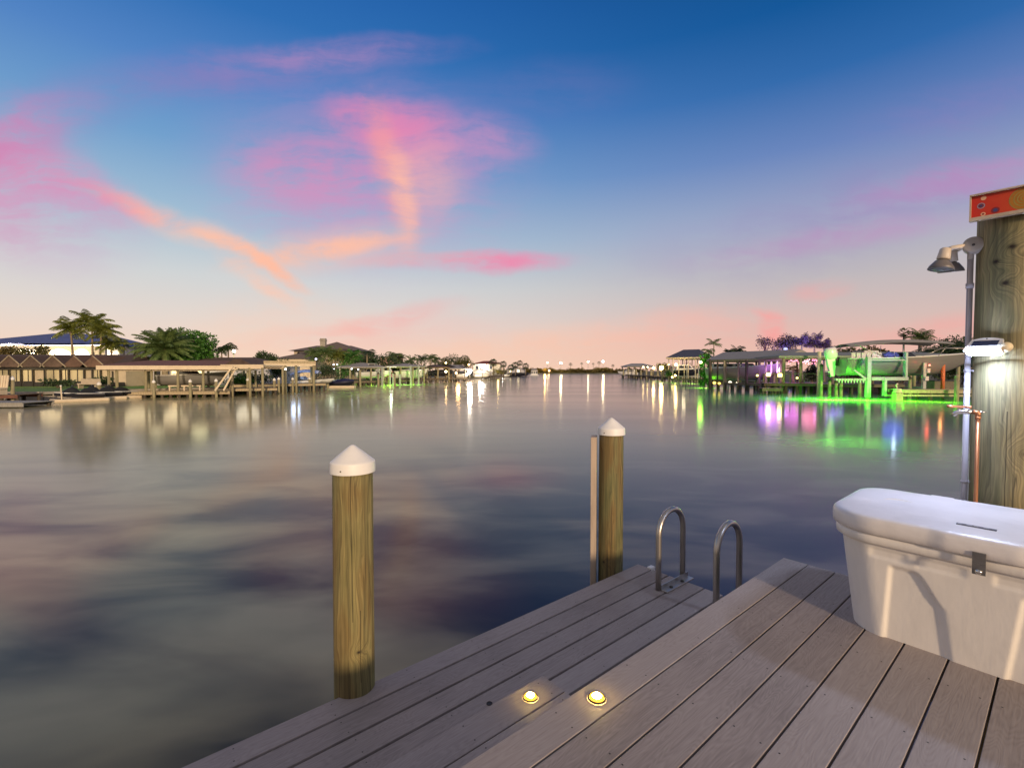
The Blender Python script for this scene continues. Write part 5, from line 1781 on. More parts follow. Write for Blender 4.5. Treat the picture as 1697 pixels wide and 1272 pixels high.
for i, (px, dpt, ytop, lab) in enumerate((
        (254.5, 40.9, 633, 'white capped piling on the boathouse dock, nearest the long seat wall'),
        (315, 41.4, 632, 'white capped piling in the middle of the boathouse dock front'),
        (358, 41.8, 631, 'white capped piling at the foot of the pale gangway'),
        (410.5, 45.0, 629.5, 'white capped piling on the low dark dock'),
        (454.5, 47.0, 629.5, 'white capped piling at the left foot of the flat roofed pier'),
        (462, 49.0, 628.0, 'white capped piling just right of the flat roofed pier foot'),
        (485, 51.0, 628, 'small white capped piling under the flat roofed pier'),
        (513, 53.0, 627.5, 'small white capped piling at the right end of the flat roofed pier'))):
    capped_pile(lab, put(px, dpt), ZH(ytop, dpt), 0.12)
t = capped_pile('white capped piling at the lawn edge beside the jet skis', put(164, 41.5), ZH(636.5, 41.5), 0.15)
t = thing('mooring_pole', 'slim leaning white mooring pole by the jet skis', 'pole', put(101, 35.5))
b = MB(); b.tube([(0.06, 0, -0.6), (-0.03, 0, ZH(639.5, 35.5))], 0.045, 8); part('post', b, M_CREAM, t)
b = MB(); b.lathe([(0.06, 0), (0.06, 0.05), (0, 0.08)], (-0.03, 0, ZH(639.5, 35.5)), 8); part('cap', b, M_CAP, t)

# jet skis on floating cradles
def jetski(label, loc, rz):
    t = thing('jet_ski', label, 'jet ski', loc, rz, 'jet skis moored by the boathouse')
    b = MB(); rows = []
    for i in range(13):
        s = i / 12; x = -1.4 + 2.9 * s
        w_ = 0.48 * (1 - max(0, (s - 0.5) / 0.5) ** 2.2) + 0.02
        rows.append([Vector((x, -w_, 0.40 + 0.16 * s)), Vector((x, -w_ * 0.9, 0.22 + 0.1 * s)), Vector((x, 0, 0.10 + 0.25 * s ** 3)), Vector((x, w_ * 0.9, 0.22 + 0.1 * s)), Vector((x, w_, 0.40 + 0.16 * s))])
    vr = b.grid(rows); b.cap(vr[0]); part('hull', b, M_HULLD, t)
    b = MB(); rows = []
    for i in range(13):
        s = i / 12; x = -1.35 + 2.75 * s
        hh = 0.42 + 0.16 * s + (0.36 * sst(0.12, 0.3, s) * (1 - sst(0.42, 0.55, s)) + 0.46 * sst(0.5, 0.62, s) * (1 - sst(0.66, 0.95, s)))
        w_ = 0.40 * (1 - max(0, (s - 0.55) / 0.45) ** 2.2) + 0.03
        rows.append([Vector((x, -w_, 0.42 + 0.15 * s)), Vector((x, -w_ * 0.55, hh - 0.03)), Vector((x, 0, hh)), Vector((x, w_ * 0.55, hh - 0.03)), Vector((x, w_, 0.42 + 0.15 * s))])
    vr = b.grid(rows); b.cap(vr[0]); b.cap(vr[-1]); part('seat_cowl', b, M_BLKCOV, t)
    b = MB()
    for sg_ in (-1, 1):
        b.tube([(-1.35, sg_ * 0.47, 0.42), (0.2, sg_ * 0.475, 0.47), (1.0, sg_ * 0.33, 0.53), (1.48, 0.0, 0.57)], 0.035, 6)
    part('bumper_rail', b, M_GEL, t)
    b = MB(); b.tube([(0.42, -0.38, 1.06), (0.5, 0, 1.0), (0.42, 0.38, 1.06)], 0.03, 6); part('handlebar', b, M_BLACK, t)
    return t
jl = ['black jet ski on a cream float, nearest of the three', 'black jet ski in the middle of the three', 'black jet ski next to the boathouse dock']
for i, (px, dpt) in enumerate(((133, 36.8), (165, 39.0), (192, 40.2))):
    jetski(jl[i], (XW(px, dpt), dpt, 0.14), R(-128 + 4 * i))
    t = thing('float_dock', ('cream float under the nearest jet ski', 'cream float under the middle jet ski', 'cream float under the jet ski by the boathouse')[i], 'float', (XW(px, dpt), dpt - 0.05, 0), R(-128 + 4 * i), 'jet ski floats')
    b = MB(); b.box((0.0, 0, 0.10), (3.3, 1.35, 0.26), None, 0.08); part('pontoon', b, M_CREAM, t)
    b = MB(); b.box((1.2, 0, 0.26), (0.4, 0.7, 0.06), None, 0.02); part('bow_stop', b, M_BLACK, t)

# ------------------------------------------------------------------ flat roofed pier and what stands behind it
DB = 50.5
p0, p1 = (XW(440, 49.5), 49.5), (XW(521, 51.5), 51.5)
boathouse('pier_shelter', 'flat brown roofed pier shelter on tall posts', p0, p1, 5.5, ZH(602.5, DB), ZH(598, DB), 'flat', M_PLANK, M_CREAM, (0.40, 0.62, 0.985), fas_h=0.16, ov=0.15, post_r=0.12)
t = thing('post_lamp', 'slim tall yellow lit post before the flat pier shelter', 'lamp', put(473.5, 49.0))
b = MB(); b.tube([(0, 0, -0.7), (0, 0, ZH(613, 49))], 0.09, 8); part('post', b, M_POST, t)
b = MB(); b.lathe([(0.0, 0), (0.09, 0.03), (0.09, 0.16), (0, 0.2)], (0, 0, ZH(613, 49)), 10); part('lamp_globe', b, emat('soft_post_lamp', (1.0, .9, .7), 6.0), t)
lamp('shed_fill', (XW(290, 43.5), 43.6, 2.1), (1.0, 0.78, 0.45), 70, 1.0)  # fill lights added against the dark under the boathouse roofs
lamp('shed_fill', (XW(405, 46), 46.5, 2.1), (1.0, 0.86, 0.62), 70, 1.0)
lamp('shed_fill', (XW(225, 43.0), 43.2, 2.1), (1.0, 0.78, 0.45), 60, 1.0)
lamp('garden_and_fill_lamp', (XW(265, 51), 50.5, 3.4), (1.0, 0.86, 0.5), 160, 1.0)  # fill lights added to brighten the shore foliage, no fixtures
lamp('garden_and_fill_lamp', (XW(330, 54), 54, 4.0), (1.0, 0.9, 0.5), 160, 1.0)
lamp('garden_and_fill_lamp', (XW(545, 71), 71, 2.6), (0.9, 1.0, 0.75), 200, 0.8)
bush('shrub', 'dark dense shrub under the flat pier shelter', put(463, 57, 0.6), (1.8, 1.2, 1.9), LF_DARK, seed=48, clumps=30)
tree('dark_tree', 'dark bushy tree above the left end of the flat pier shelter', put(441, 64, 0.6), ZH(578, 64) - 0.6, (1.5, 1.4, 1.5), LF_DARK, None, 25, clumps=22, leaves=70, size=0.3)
bush('shrub', 'mid green shrub below the dark bushy tree', put(432, 60, 1.4), (1.8, 1.1, 1.0), LF_TREE, seed=49)
boat('canopy_boat', 'white boat under a blue white canopy beside the flat pier shelter', (XW(484, 57), 57, 0.55), R(6), 3.4, 1.7, 0.6, M_GEL, canopy=(0.0, 3.2, 1.75, mat('blue_white_canvas', (0.50, 0.58, 0.85), 0.8, var=0.15)), seed=3)
lamp('canopy_lamp', (XW(492, 55), 54.6, 2.3), (0.55, 0.7, 1.0), 90, 0.5)
bush('shrub', 'dark blue green shrub right of the flat pier shelter', put(545, 66, 0.6), (2.4, 1.4, 1.8), LF_DARK, seed=50, clumps=30)
boat('covered_boat', 'low boat under a shiny navy blue cover at the end of the left docks', (XW(548, 66), 66, 0.12), R(2), 3.1, 1.7, 0.62, M_HULLD, cover=M_NAVY)
t = thing('float_dock', 'pale low float beneath the navy covered boat', 'float', (XW(545, 64.6), 64.6, 0), 0)
b = MB(); b.box((1.6, 0.4, 0.12), (3.6, 0.9, 0.3), None, 0.05); part('pontoon', b, M_CREAM, t)
b = MB(); b.box((0.1, 0.4, 0.3), (0.2, 0.7, 0.06), None, 0.02); part('bow_stop', b, M_BLACK, t)
boat('tender', 'small white dinghy left of the navy covered boat', (XW(521, 62), 62, 0.7), R(5), 2.4, 1.3, 0.5, M_GEL, windshield=False)

# ------------------------------------------------------------------ brown house with chimney
D4 = 88.0
x0, x1 = XW(483, D4), XW(594, D4)
bh = thing('brown_house', 'two level brown hip roofed house with a pale chimney', 'house', (x0, D4, 0.6))
L4 = x1 - x0
e4 = ZH(581, D4) - 0.6
b = MB(); b.span((0.3, 0.5, 0), (L4 - 0.3, 11, e4)); part('wall', b, M_TANW, bh)
xs_ = [XW(p, D4) - x0 for p in (480, 505, 541, 551, 566, 596)]
b = MB()
r1, r2, r3 = ZH(572, D4 + 4) - 0.6, ZH(566, D4 + 4) - 0.6, ZH(570.5, D4 + 4) - 0.6
b.face([(-0.4, -0.4, e4 + .003), (L4 + 0.4, -0.4, e4 + .003), (xs_[4], 5.5, r1), (xs_[1], 5.5, r1)])
b.face([(L4 + 0.4, -0.4, e4 + .003), (L4 + 0.4, 11.5, e4 + .003), (xs_[4], 5.5, r1)])
b.face([(-0.4, 11.5, e4 + .003), (-0.4, -0.4, e4 + .003), (xs_[1], 5.5, r1)])
b.face([(L4 + 0.4, 11.5, e4 + .003), (-0.4, 11.5, e4 + .003), (xs_[1], 5.5, r1), (xs_[4], 5.5, r1)])
rf = part('roof', b, M_ROOFTP, bh)
b = MB()
pk = xs_[3] - 1.0
for (q0, q1, q2, q3) in (((pk - 3.6, 0.2), (pk + 4.6, 0.2), 0, 0),):
    A_ = [(pk - 3.4, 0.5, e4 + 0.3), (pk + 4.4, 0.5, e4 + 0.3), (pk + 4.4, 9.0, e4 + 0.3), (pk - 3.4, 9.0, e4 + 0.3)]
    T_ = (pk + 0.2, 4.6, r2)
    for i in range(4):
        b.face([A_[i], A_[(i + 1) % 4], T_])
part('roof_peak', b, M_ROOFTP, rf)
b = MB(); b.box((XW(528, D4) - x0, 2.4, ZH(571, D4) - 0.6), (0.95, 0.8, 2.6)); b.box((XW(528, D4) - x0, 2.4, ZH(562.5, D4) - 0.6), (1.1, 0.95, 0.22)); part('chimney', b, M_CONC, rf)
windows_row(bh, [(2.2, 3.2), (8.6, 9.8)], 0.5, 4.3, 5.4, M_GLASSD, M_TANW)
b = MB()
lw0, lw1 = XW(450, D4 - 8) - x0, XW(516, D4 - 8) - x0
el = ZH(594.5, D4 - 8) - 0.6
b.span((lw0 + 0.4, -7.5, 0), (lw1 - 0.4, 0.3, el)); w_ = part('wing_wall', b, M_CREAM, bh)
t_ = roof_mesh(lw1 - lw0, 7.5, el + 0.003, ZH(583, D4 - 4) - 0.6, 'hip', 0.3, hipin=4.4)
o_ = part('wing_roof', t_, M_ROOFTP, bh, loc=(lw0, -7.5, 0))
G2 = 'palms before the brown house with the chimney'
for i, (px, dpt, yt, rr, m_, lab) in enumerate((
        (522, 76, 588, 1.7, LF_DATE, 'dense dark palm just below the chimney'),
        (539, 75, 584, 1.9, LF_DATE, 'dense dark palm right of the chimney, largest of the row'),
        (557, 76, 588, 1.8, LF_PALM, 'olive palm before the middle of the brown house'),
        (570, 78, 593, 1.6, LF_DATE, 'low dark palm before the right part of the brown house'),
        (585, 77, 590, 1.8, LF_TREE, 'bright green palm before the right end of the brown house'))):
    palm('palm', lab, put(px, dpt, 0.6), ZH(yt, dpt) - 0.6, rr, m_, G2, 60 + i, n=26, el=(-0.6, 1.4), droop=1.2, lw=0.5, step=0.2, wd=0.1)
for i, (px, py_, dpt) in enumerate(((553, 604, 70), (559, 603.5, 71), (583, 611, 72), (594, 612, 73), (524, 595, 60), (553, 611, 69))):
    t = thing('dock_lamp', ['small white lamp left of the first grey boathouse', 'second small white lamp beside the first grey boathouse', 'white lamp under the left end of the first grey boathouse', 'white lamp under the middle of the first grey boathouse', 'small violet lamp at the top right of the flat pier shelter', 'lower white lamp left of the first grey boathouse'][i], 'lamp', put(px, dpt, 0.0), 0, 'dock lamps on the left shore')
    zz = ZH(py_, dpt)
    b = MB(); b.tube([(0, 0, 0.3), (0, 0, zz - 0.12)], 0.035, 6); part('pole', b, M_POSTD, t)
    b = MB(); b.lathe([(0, -0.11), (0.10, -0.06), (0.115, 0.02), (0.08, 0.10), (0, 0.12)], (0, 0, zz), 10); part('lamp_globe', b, emat('lit_dock_globe', ((0.85, 0.9, 1.0), (0.75, 0.7, 1.0))[i == 4], 5.0), t)
palm('royal_palm', 'single upright palm with a few clear fronds between brown house and grey boathouses', put(608, 82, 0.6), ZH(586, 82) - 0.6, 2.0, LF_DARK, None, 70, n=9, el=(-0.4, 1.0), droop=1.6, lw=0.6, tr=0.16, step=0.2, wd=0.1)
bush('shrub', 'broad dark green shrub mass behind the first grey boathouse', put(618, 84, 1.2), (5.2, 2.0, 2.4), LF_DARK, seed=71, clumps=44, leaves=60, size=0.4)
bush('shrub', 'green lit shrub under the first grey boathouse', put(572, 74, 0.6), (1.6, 1.2, 1.9), LF_TREE, seed=72, clumps=22)

# ------------------------------------------------------------------ the grey boathouses down the left shore
G3 = 'boathouses down the left shore'
DC = 72.0
boathouse('boathouse', 'first grey hipped boathouse beyond the brown house, lit green beneath', (XW(562, DC), DC), (XW(637, DC + 2), DC + 2), 6.5, ZH(607.5, DC), ZH(600.3, DC + 3), 'hip', M_ROOFGR, M_ROOFGR, (0.02, 0.24, 0.45, 0.70, 0.98), G3, post_r=0.13, fas_h=0.16, hipin=3.4)
DD = 80.0
boathouse('boathouse', 'second grey hipped boathouse with a green lit boat', (XW(642, DD), DD), (XW(704, DD + 2), DD + 2), 6.5, ZH(606.5, DD), ZH(602.0, DD + 3), 'hip', M_ROOFGR, M_ROOFGR, (0.02, 0.35, 0.68, 0.83, 0.98), G3, post_r=0.13, fas_h=0.16, hipin=3.2)
DE = 94.0
boathouse('boathouse', 'dark roofed boathouse with a black covered boat', (XW(706, DE), DE), (XW(745, DE + 1), DE + 1), 6.5, ZH(607.5, DE), ZH(604, DE + 3), 'hip', M_ROOFDK, M_ROOFDK, (0.05, 0.5, 0.97), G3, post_r=0.16, fas_h=0.15)
DF = 100.0
boathouse('boathouse', 'grey hipped boathouse with orange lit interior beside the brightest lamp', (XW(747, DF), DF), (XW(772, DF + 1), DF + 1), 6.5, ZH(610.5, DF), ZH(604.5, DF + 3), 'hip', M_ROOFGR, M_ROOFGR, (0.05, 0.33, 0.95), G3, post_r=0.16, fas_h=0.15, postm=M_POSTD)
boat('lift_boat', 'green lit white boat hung in the first grey boathouse', (XW(592, 75), 75, 1.15), R(3), 5.2, 2.2, 0.95, M_GEL, tower=(1.6, 3.2, 1.3))
boat('lift_boat', 'large green lit boat in the second grey boathouse', (XW(655, 83), 83, 0.9), R(3), 5.4, 2.3, 1.35, M_GEL, cabin=(0.8, 4.4, 0.6))
boat('covered_boat', 'boat under a peaked black cover in the dark roofed boathouse', (XW(708, 95.5), 95.5, 1.2), R(2), 5.0, 2.2, 0.7, M_HULLD, cover=M_BLKCOV)
boat('lift_boat', 'orange lit boat in the boathouse beside the brightest lamp', (XW(753, 102), 102, 0.6), R(2), 3.0, 1.8, 0.9, M_GEL, windshield=False)
t = thing('boat_lift', 'white lit boat lift beam on a tall post between the grey boathouses', 'boat lift', put(640, 74.5), 0)
b = MB(); b.span((0, -0.1, ZH(608.3, 74.5)), (1.65, 0.1, ZH(607, 74.5))); part('beam', b, M_GEL, t)
b = MB(); b.span((0.52, -0.1, -0.5), (0.72, 0.1, ZH(608.4, 74.5))); part('post', b, M_TUBEW, t)
for i, (px, dpt, y0, y1) in enumerate(((627, 73, 612, 634), (633.5, 72.5, 610, 634), (652, 75, 620, 633), (663, 76, 621, 634), (681, 78.5, 607, 632), (694, 79, 607, 632))):
    t = thing('lift_post', ['green lit lift post at the right end of the first grey boathouse', 'bright green lift post nearest the white lift beam', 'short green lift post right of the white lift beam', 'pale green post left of the second boathouse boat', 'green tinted post before the second boathouse boat', 'green tinted post at the right of the second boathouse'][i], 'post', put(px, dpt), 0, 'lift posts of the left shore boathouses')
    b = MB(); b.span((-0.13, -0.13, -0.5), (0.13, 0.13, ZH(y0, dpt))); part('post', b, M_TUBEW, t)
    b = MB(); b.box((0, 0, ZH(y0, dpt) + 0.062), (0.34, 0.34, 0.12), None, 0.02); part('cap', b, M_TUBEW, t)
for i, (px, dpt, ytop) in enumerate(((627, 70, 619), (654, 71, 619), (597, 69, 612), (543, 63, 627), (537, 62.5, 628))):
    t = capped_pile(['dark piling standing before the first grey boathouse', 'dark piling standing before the white lift beam', 'dark piling under the left of the first grey boathouse', 'dark piling left of the navy covered boat', 'grey piling at the end of the rear dock'][i], put(px, dpt), ZH(ytop, dpt), 0.15, group='dark mooring pilings on the left shore', capm=M_POSTD)
pier('far_dock', 'low lit dock under the grey boathouses', (XW(585, 71), 71), (XW(640, 73.5), 73.5), 1.6, 0.75, M_PLANKD, piles=7)
pier('far_dock', 'low lit dock under the second grey boathouse', (XW(665, 79.5), 79.5), (XW(716, 90), 90), 1.6, 0.7, M_PLANKD, piles=6)
pier('far_dock', 'dark dock below the black covered boat', (XW(712, 92.5), 92.5), (XW(776, 101), 101), 1.4, 0.75, M_PLANKD, piles=8)
bush('shrub', 'dark shrubs behind the second grey boathouse', put(672, 90, 0.8), (5.0, 2, 2.2), LF_DARK, seed=73, clumps=40, leaves=50, size=0.4)
for i, (px, dpt, yt, rr) in enumerate(((653, 92, 590, 2.0), (661, 93, 592, 1.6), (681, 100, 596, 1.5), (698, 104, 594, 1.7), (713, 108, 592, 2.0), (722, 112, 596, 1.6))):
    palm('palm', ['broad dark palm above the second grey boathouse', 'dark palm right behind the broad one', 'small dark palm above the second boathouse right end', 'dark palm left of the dark roofed boathouse', 'tall dark palm above the dark roofed boathouse', 'dark palm right of the tall one above the dark boathouse'][i], put(px, dpt, 0.6), ZH(yt, dpt) - 0.6, rr, (LF_DATE, LF_DARK)[i % 2], 'palms behind the grey boathouses', 80 + i, n=20, el=(-0.7, 1.2), droop=1.4, lw=0.5, step=0.25, wd=0.12)
b = MB()
ph = thing('pink_house', 'pinkish house gable behind the palms of the second grey boathouse', 'house', put(630, 120, 0.6))
b.span((0, 0, 0), (4.5, 6, ZH(592, 120) - 0.6)); part('wall', b, mat('pink_stucco', (0.50, 0.30, 0.26), .8), ph)
part('roof', roof_mesh(4.5, 6, ZH(592, 120) - 0.597, ZH(588, 120) - 0.6, 'hip', 0.3), M_ROOFTP, ph)
tree('spreading_oak', 'open dark spreading oak behind the orange lit boathouse', put(754, 125, 0.6), ZH(583.5, 125) - 0.6, (3.9, 2.6, 2.3), LF_DARK, None, 90, clumps=34, leaves=40, size=0.38, cz=4.0)
tree('russet_tree', 'olive brown tree right of the spreading oak', put(770, 122, 0.6), ZH(591, 122) - 0.6, (2.4, 2.0, 1.9), LF_OLIVE, None, 91, clumps=26, leaves=50, size=0.36)
tree('russet_tree', 'olive brown low tree left of the spreading oak', put(737, 122, 0.6), ZH(594, 122) - 0.6, (2.2, 2.0, 1.7), LF_OLIVE, None, 92, clumps=26, leaves=50, size=0.36)
t = thing('dock_lamp', 'brightest white floodlight on the left shore, on a dock pole', 'lamp', put(778.5, 101.5), 0)
b = MB(); b.tube([(0, 0, -0.5), (0, 0, ZH(617.5, 101.5))], 0.08, 8); part('pole', b, M_POSTD, t)
b = MB(); b.lathe([(0, -0.42), (0.3, -0.28), (0.42, 0), (0.3, 0.28), (0, 0.42)], (0, 0, ZH(614.5, 101.5)), 14); part('lamp_globe', b, emat('brightest_lamp', (1.0, 0.90, 0.76), 110.0), t)
for i, (px, py_, dpt, s_) in enumerate(((739, 615.5, 93.5, 30), (739, 601, 110, 14), (777, 604, 112, 12), (756, 618, 100, 14))):
    t = thing('dock_lamp', ['orange lamp at the right post of the dark roofed boathouse', 'small orange lamp above the dark roofed boathouse', 'small orange lamp above the brightest floodlight', 'low orange lamp inside the orange lit boathouse'][i], 'lamp', put(px, dpt), 0, 'orange lamps round the brightest floodlight')
    zz = ZH(py_, dpt)
    b = MB(); b.tube([(0, 0, 0.3), (0, 0, zz - 0.2)], 0.05, 6); part('pole', b, M_POSTD, t)
    b = MB(); b.lathe([(0, -0.22), (0.2, -0.1), (0.22, 0.06), (0, 0.24)], (0, 0, zz), 10); part('lamp_globe', b, emat('lit_orange_globe', (1.0, 0.62, 0.26), s_), t)
lamp('flood', put(778.5, 100.5, 2.4), (1, .85, .65), 900, 0.5)
lamp('orange', (XW(758, 102), 103.5, 2.0), (1, .55, .2), 420, 0.4)
lamp('orange', (XW(735, 97), 98.0, 2.0), (1, .55, .2), 160, 0.4)
# curved white boat shelter, red roofed house and the last things on the left
t = thing('arched_shelter', 'low arched white boat shelter right of the brightest lamp', 'boat shelter', put(785, 117))
b = MB()
rows = []
for i in range(13):
    s = i / 12
    x = 4.3 * s
    zc = 0.9 + (ZH(611.8, 117) - 0.9) * (math.sin(PI * (0.12 + 0.78 * s) ** 0.75) ** 0.6)
    rows.append([Vector((x, 0, zc)), Vector((x, 1.0, zc + 0.12)), Vector((x, 3.0, zc))])
b.grid(rows)
b.grid([[p - Vector((0, 0, 0.12)) for p in r] for r in rows])
part('canopy', b, M_CANVW, t)
for x in (0.1, 2.1, 4.2):
    b = MB(); b.tube([(x, 0.1, -0.5), (x, 0.1, 1.7)], 0.09, 8); part('post', b, M_POSTD, t)
boat('moored_boat', 'white boat under the arched white shelter', (XW(786, 118), 118.5, 0.55), R(2), 3.9, 1.9, 0.8, M_GEL, windshield=False)
lamp('shelter', put(795, 116, 1.6), (1, .86, .66), 380, 0.4)
pier('far_dock', 'long dark dock with rails right of the arched shelter', (XW(806, 122), 122), (XW(836, 140), 140), 1.5, 0.9, M_PLANKD, piles=10, rail=True)
rh = thing('red_roofed_house', 'white house with low red tiled roof and lit gable on the left shore', 'house', put(783, 150, 0.6))
Lr = XW(830, 150) - XW(783, 150)
er = ZH(603, 150) - 0.6
b = MB(); b.span((0.2, 0, 0), (Lr - 0.2, 9, er)); part('wall', b, M_WHITEW, rh)
part('roof', roof_mesh(Lr, 9, er + 0.003, ZH(597.8, 154) - 0.6, 'hip', 0.4, hipin=3.6), M_ROOFRD, rh)
windows_row(rh, [(1.0, 2.0), (5.3, 6.3)], 0, 2.0, 3.2, M_GLASSD, M_WHITEW)
windows_row(rh, [(2.9, 4.4)], 0, 1.9, 3.4, emat('white_lit_window', (1, .95, .9), 5.0), M_WHITEW)
lamp('house', put(800, 148.5, 3.4), (1, .93, .85), 500, 0.3)
G4 = 'round headed cabbage palms at the end of the left shore'
for i, (px, dpt, yc, rr) in enumerate(((817.5, 150, 601, 1.25), (834, 160, 603.5, 1.15), (854, 172, 605, 1.2), (861.5, 178, 601.5, 1.05), (871, 185, 606.5, 1.25), (826, 158, 605, 1.0), (847, 170, 609, 1.2))):
    fan_palm('cabbage_palm', ['large round cabbage palm right of the red roofed house', 'round cabbage palm second from the red roofed house', 'broad cabbage palm left of a taller slim one', 'tallest cabbage palm near the end of the left shore', 'cabbage palm nearest the end of the left shore', 'small cabbage palm between two larger ones by the red roofed house', 'low cabbage palm over the low grey house'][i], put(px, dpt, 0.6), ZH(yc, dpt) - 0.6, rr * 1.25, LF_DARK, G4, 100 + i, n=40, skirt=0.8)
bush('shrub', 'yellow lit shrubs beside the long dark dock', put(829, 146, 0.6), (3.2, 1.5, 1.3), LF_OLIVE, seed=108, clumps=22, leaves=40, size=0.4)
lamp('yellow', put(825, 143.5, 2.0), (1, .7, .2), 260, 0.3)
gh = thing('grey_house', 'low grey house with lit windows at the end of the left shore', 'house', put(839, 186, 0.6))
Lg = XW(871, 186) - XW(839, 186)
b = MB(); b.span((0, 0, 0), (Lg, 8, 2.5)); part('wall', b, M_LILW, gh)
part('roof', roof_mesh(Lg, 8, 2.503, ZH(609, 190) - 0.6, 'hip', 0.4), M_ROOFGR, gh)
windows_row(gh, [(1.3, 2.2), (4.2, 5.2)], 0, 0.9, 2.0, emat('dim_lit_window', (1.0, .85, .5), 3.0), M_WHITEW)
boat('moored_boat', 'dark low moored boat below the low grey house', (XW(841, 178), 178, 0.1), 0, 6.4, 2.2, 0.8, M_HULLD, cover=M_BLKCOV)
boat('moored_boat', 'second dark moored boat nearer the end of the left shore', (XW(858, 190), 190, 0.1), 0, 4.4, 2.0, 0.8, M_HULLD, cover=M_BLKCOV)
boat('moored_boat', 'white lit runabout left of the dark moored boats', (XW(832, 165), 165, 0.1), 0, 2.8, 1.6, 0.7, M_GEL)
lamp('dock', put(834, 163, 1.6), (1, .95, .85), 220, 0.3)
fb = thing('houseboat', 'small white houseboat with domed grey roof at the tip of the left shore', 'houseboat', put(879, 205))
b = MB(); b.box((1.7, 1.2, 0.25), (3.5, 2.6, 0.5), None, 0.1); part('hull', b, M_GEL, fb)
b = MB(); b.box((1.7, 1.2, 1.3), (2.7, 2.2, 1.6), None, 0.05); c_ = part('cabin', b, M_GEL, fb)
b = MB()
for k in range(3):
    b.box((0.75 + 0.95 * k, 0.085, 1.35), (0.6, 0.02, 0.8))
part('window', b, M_GLASSD, c_)
b = MB(); b.grid([[Vector((0.1 + 3.2 * i / 8, 1.2 + 1.4 * math.cos(a), 2.12 + 1.0 * math.sin(PI * i / 8) ** 0.6 * math.sin(a))) for a in [PI * k / 8 for k in range(9)]] for i in range(9)]); part('roof', b, M_ROOFGR, fb)

# ------------------------------------------------------------------ far shore: mangrove belt, lamp poles, tall palms
rng = random.Random(77)
b = MB()
for k in range(150):
    px = rng.uniform(868, 1062)
    dpt = rng.uniform(333, 342)
    top = 610.2 + 1.2 * math.sin(px * 0.13) + 1.0 * math.sin(px * 0.041 + 1) + (1.5 if px > 1000 else 0)
    h_ = ZH(top, dpt) * rng.uniform(0.7, 1.12)
    crown_leaves(b, (XW(px, dpt), dpt, h_ * 0.5), (rng.uniform(1.6, 3.4), 2.0, h_ * 0.52), rng, 7, 26, 0.85, hollow=0.3)
structure(part('mangrove_woods', b, LF_RED, recalc=False), 'stuff')
o_ = bpy.data.objects['mangrove_woods']
o_['label'] = 'low dark belt of mangrove woods across the far end of the canal'; o_['category'] = 'woods'
for i, (px, py_, st, rr) in enumerate(((907, 601.5, 30, 0.5), (929.5, 602.5, 170, 0.75), (974.5, 600, 70, 0.6), (999.5, 600, 170, 0.75), (910, 615, 40, 0.5))):
    dpt = 331.0
    t = thing('street_lamp', ['faint street lamp over the left end of the far woods', 'bright street lamp, second from the left over the far woods', 'fainter street lamp between two tall palms over the far woods', 'bright street lamp farthest right over the far woods', 'low orange lamp at the water by the left end of the far woods'][i], 'lamp', put(px, dpt, 0.3), 0, 'lamps along the far shore')
    zz = ZH(py_, dpt) - 0.3
    b = MB(); b.tube([(0, 0, -0.6), (0, 0, zz)], 0.08, 6); part('pole', b, M_POSTD, t)
    b = MB(); b.lathe([(0, -rr * .7), (rr * 0.8, -rr * .4), (rr, 0), (rr * 0.7, rr * .5), (0, rr * .7)], (0, 0, zz + rr * .7), 10); part('lamp_globe', b, emat('far_street_lamp', ((1.0, 0.80, 0.45), (1.0, 0.62, 0.3))[i == 4], st), t)
for i, (px, yc, rr) in enumerate(((945.5, 603.8, 1.5), (964, 602.4, 1.1), (983, 603, 1.0), (992.5, 601.2, 1.4), (1015.5, 605.8, 1.3))):
    fan_palm('fan_palm', ['tall slim fan palm over the left half of the far woods', 'small tall fan palm left of the middle street lamp', 'small tall fan palm right of the middle street lamp', 'tall fan palm just left of the rightmost far street lamp', 'short fan palm at the right end of the far woods'][i], put(px, 345, 0.5), ZH(yc, 345) - 0.5, rr, LF_DARK, 'tall fan palms over the far woods', 120 + i, n=26, skirt=0.6, tr=0.15)
lamp('far_glow', put(903, 330, 4.0), (1, .6, .15), 3000, 0.6)
# ================================================================== right shore, far to near
# far grey roofed boathouse with clutter
DL = 150.0
boathouse('boathouse', 'far grey hipped boathouse at the tip of the right shore', (XW(1040, DL), DL), (XW(1083, DL), DL), 8.0, ZH(606.5, DL), ZH(602, DL + 4), 'hip', M_ROOFGR, M_ROOFGR, (0.02, 0.3, 0.5, 0.75, 0.98), post_r=0.18, fas_h=0.2, hipin=2.6)
boat('moored_boat', 'white bow of a motor boat under the far right boathouse', (XW(1060, 150), 153, 0.5), PI, 6.0, 2.6, 1.2, M_GEL, cabin=(0.8, 4.4, 0.8))
pier('far_dock', 'far dark dock below the tip of the right shore', (XW(1036, 147), 147), (XW(1108, 104), 104), 2.0, 1.0, M_PLANKD, piles=16)
for i, (px, dpt, yt) in enumerate(((1033, 148, 612), (1054, 138, 611), (1062, 134, 613), (1071, 130, 611), (1079, 122, 613), (1090, 116, 612), (1098, 108, 613))):
    capped_pile(['thick dark piling at the very tip of the right shore', 'dark piling in front of the far right boathouse', 'lower dark piling in front of the far right boathouse', 'dark piling below the right of the far boathouse roof', 'dark piling left of the yellow lamps', 'dark piling under the yellow lamps', 'dark piling left of the motor yacht'][i], put(px, dpt), ZH(yt, dpt), 0.24, group='dark mooring pilings on the right shore', capm=M_POSTD)
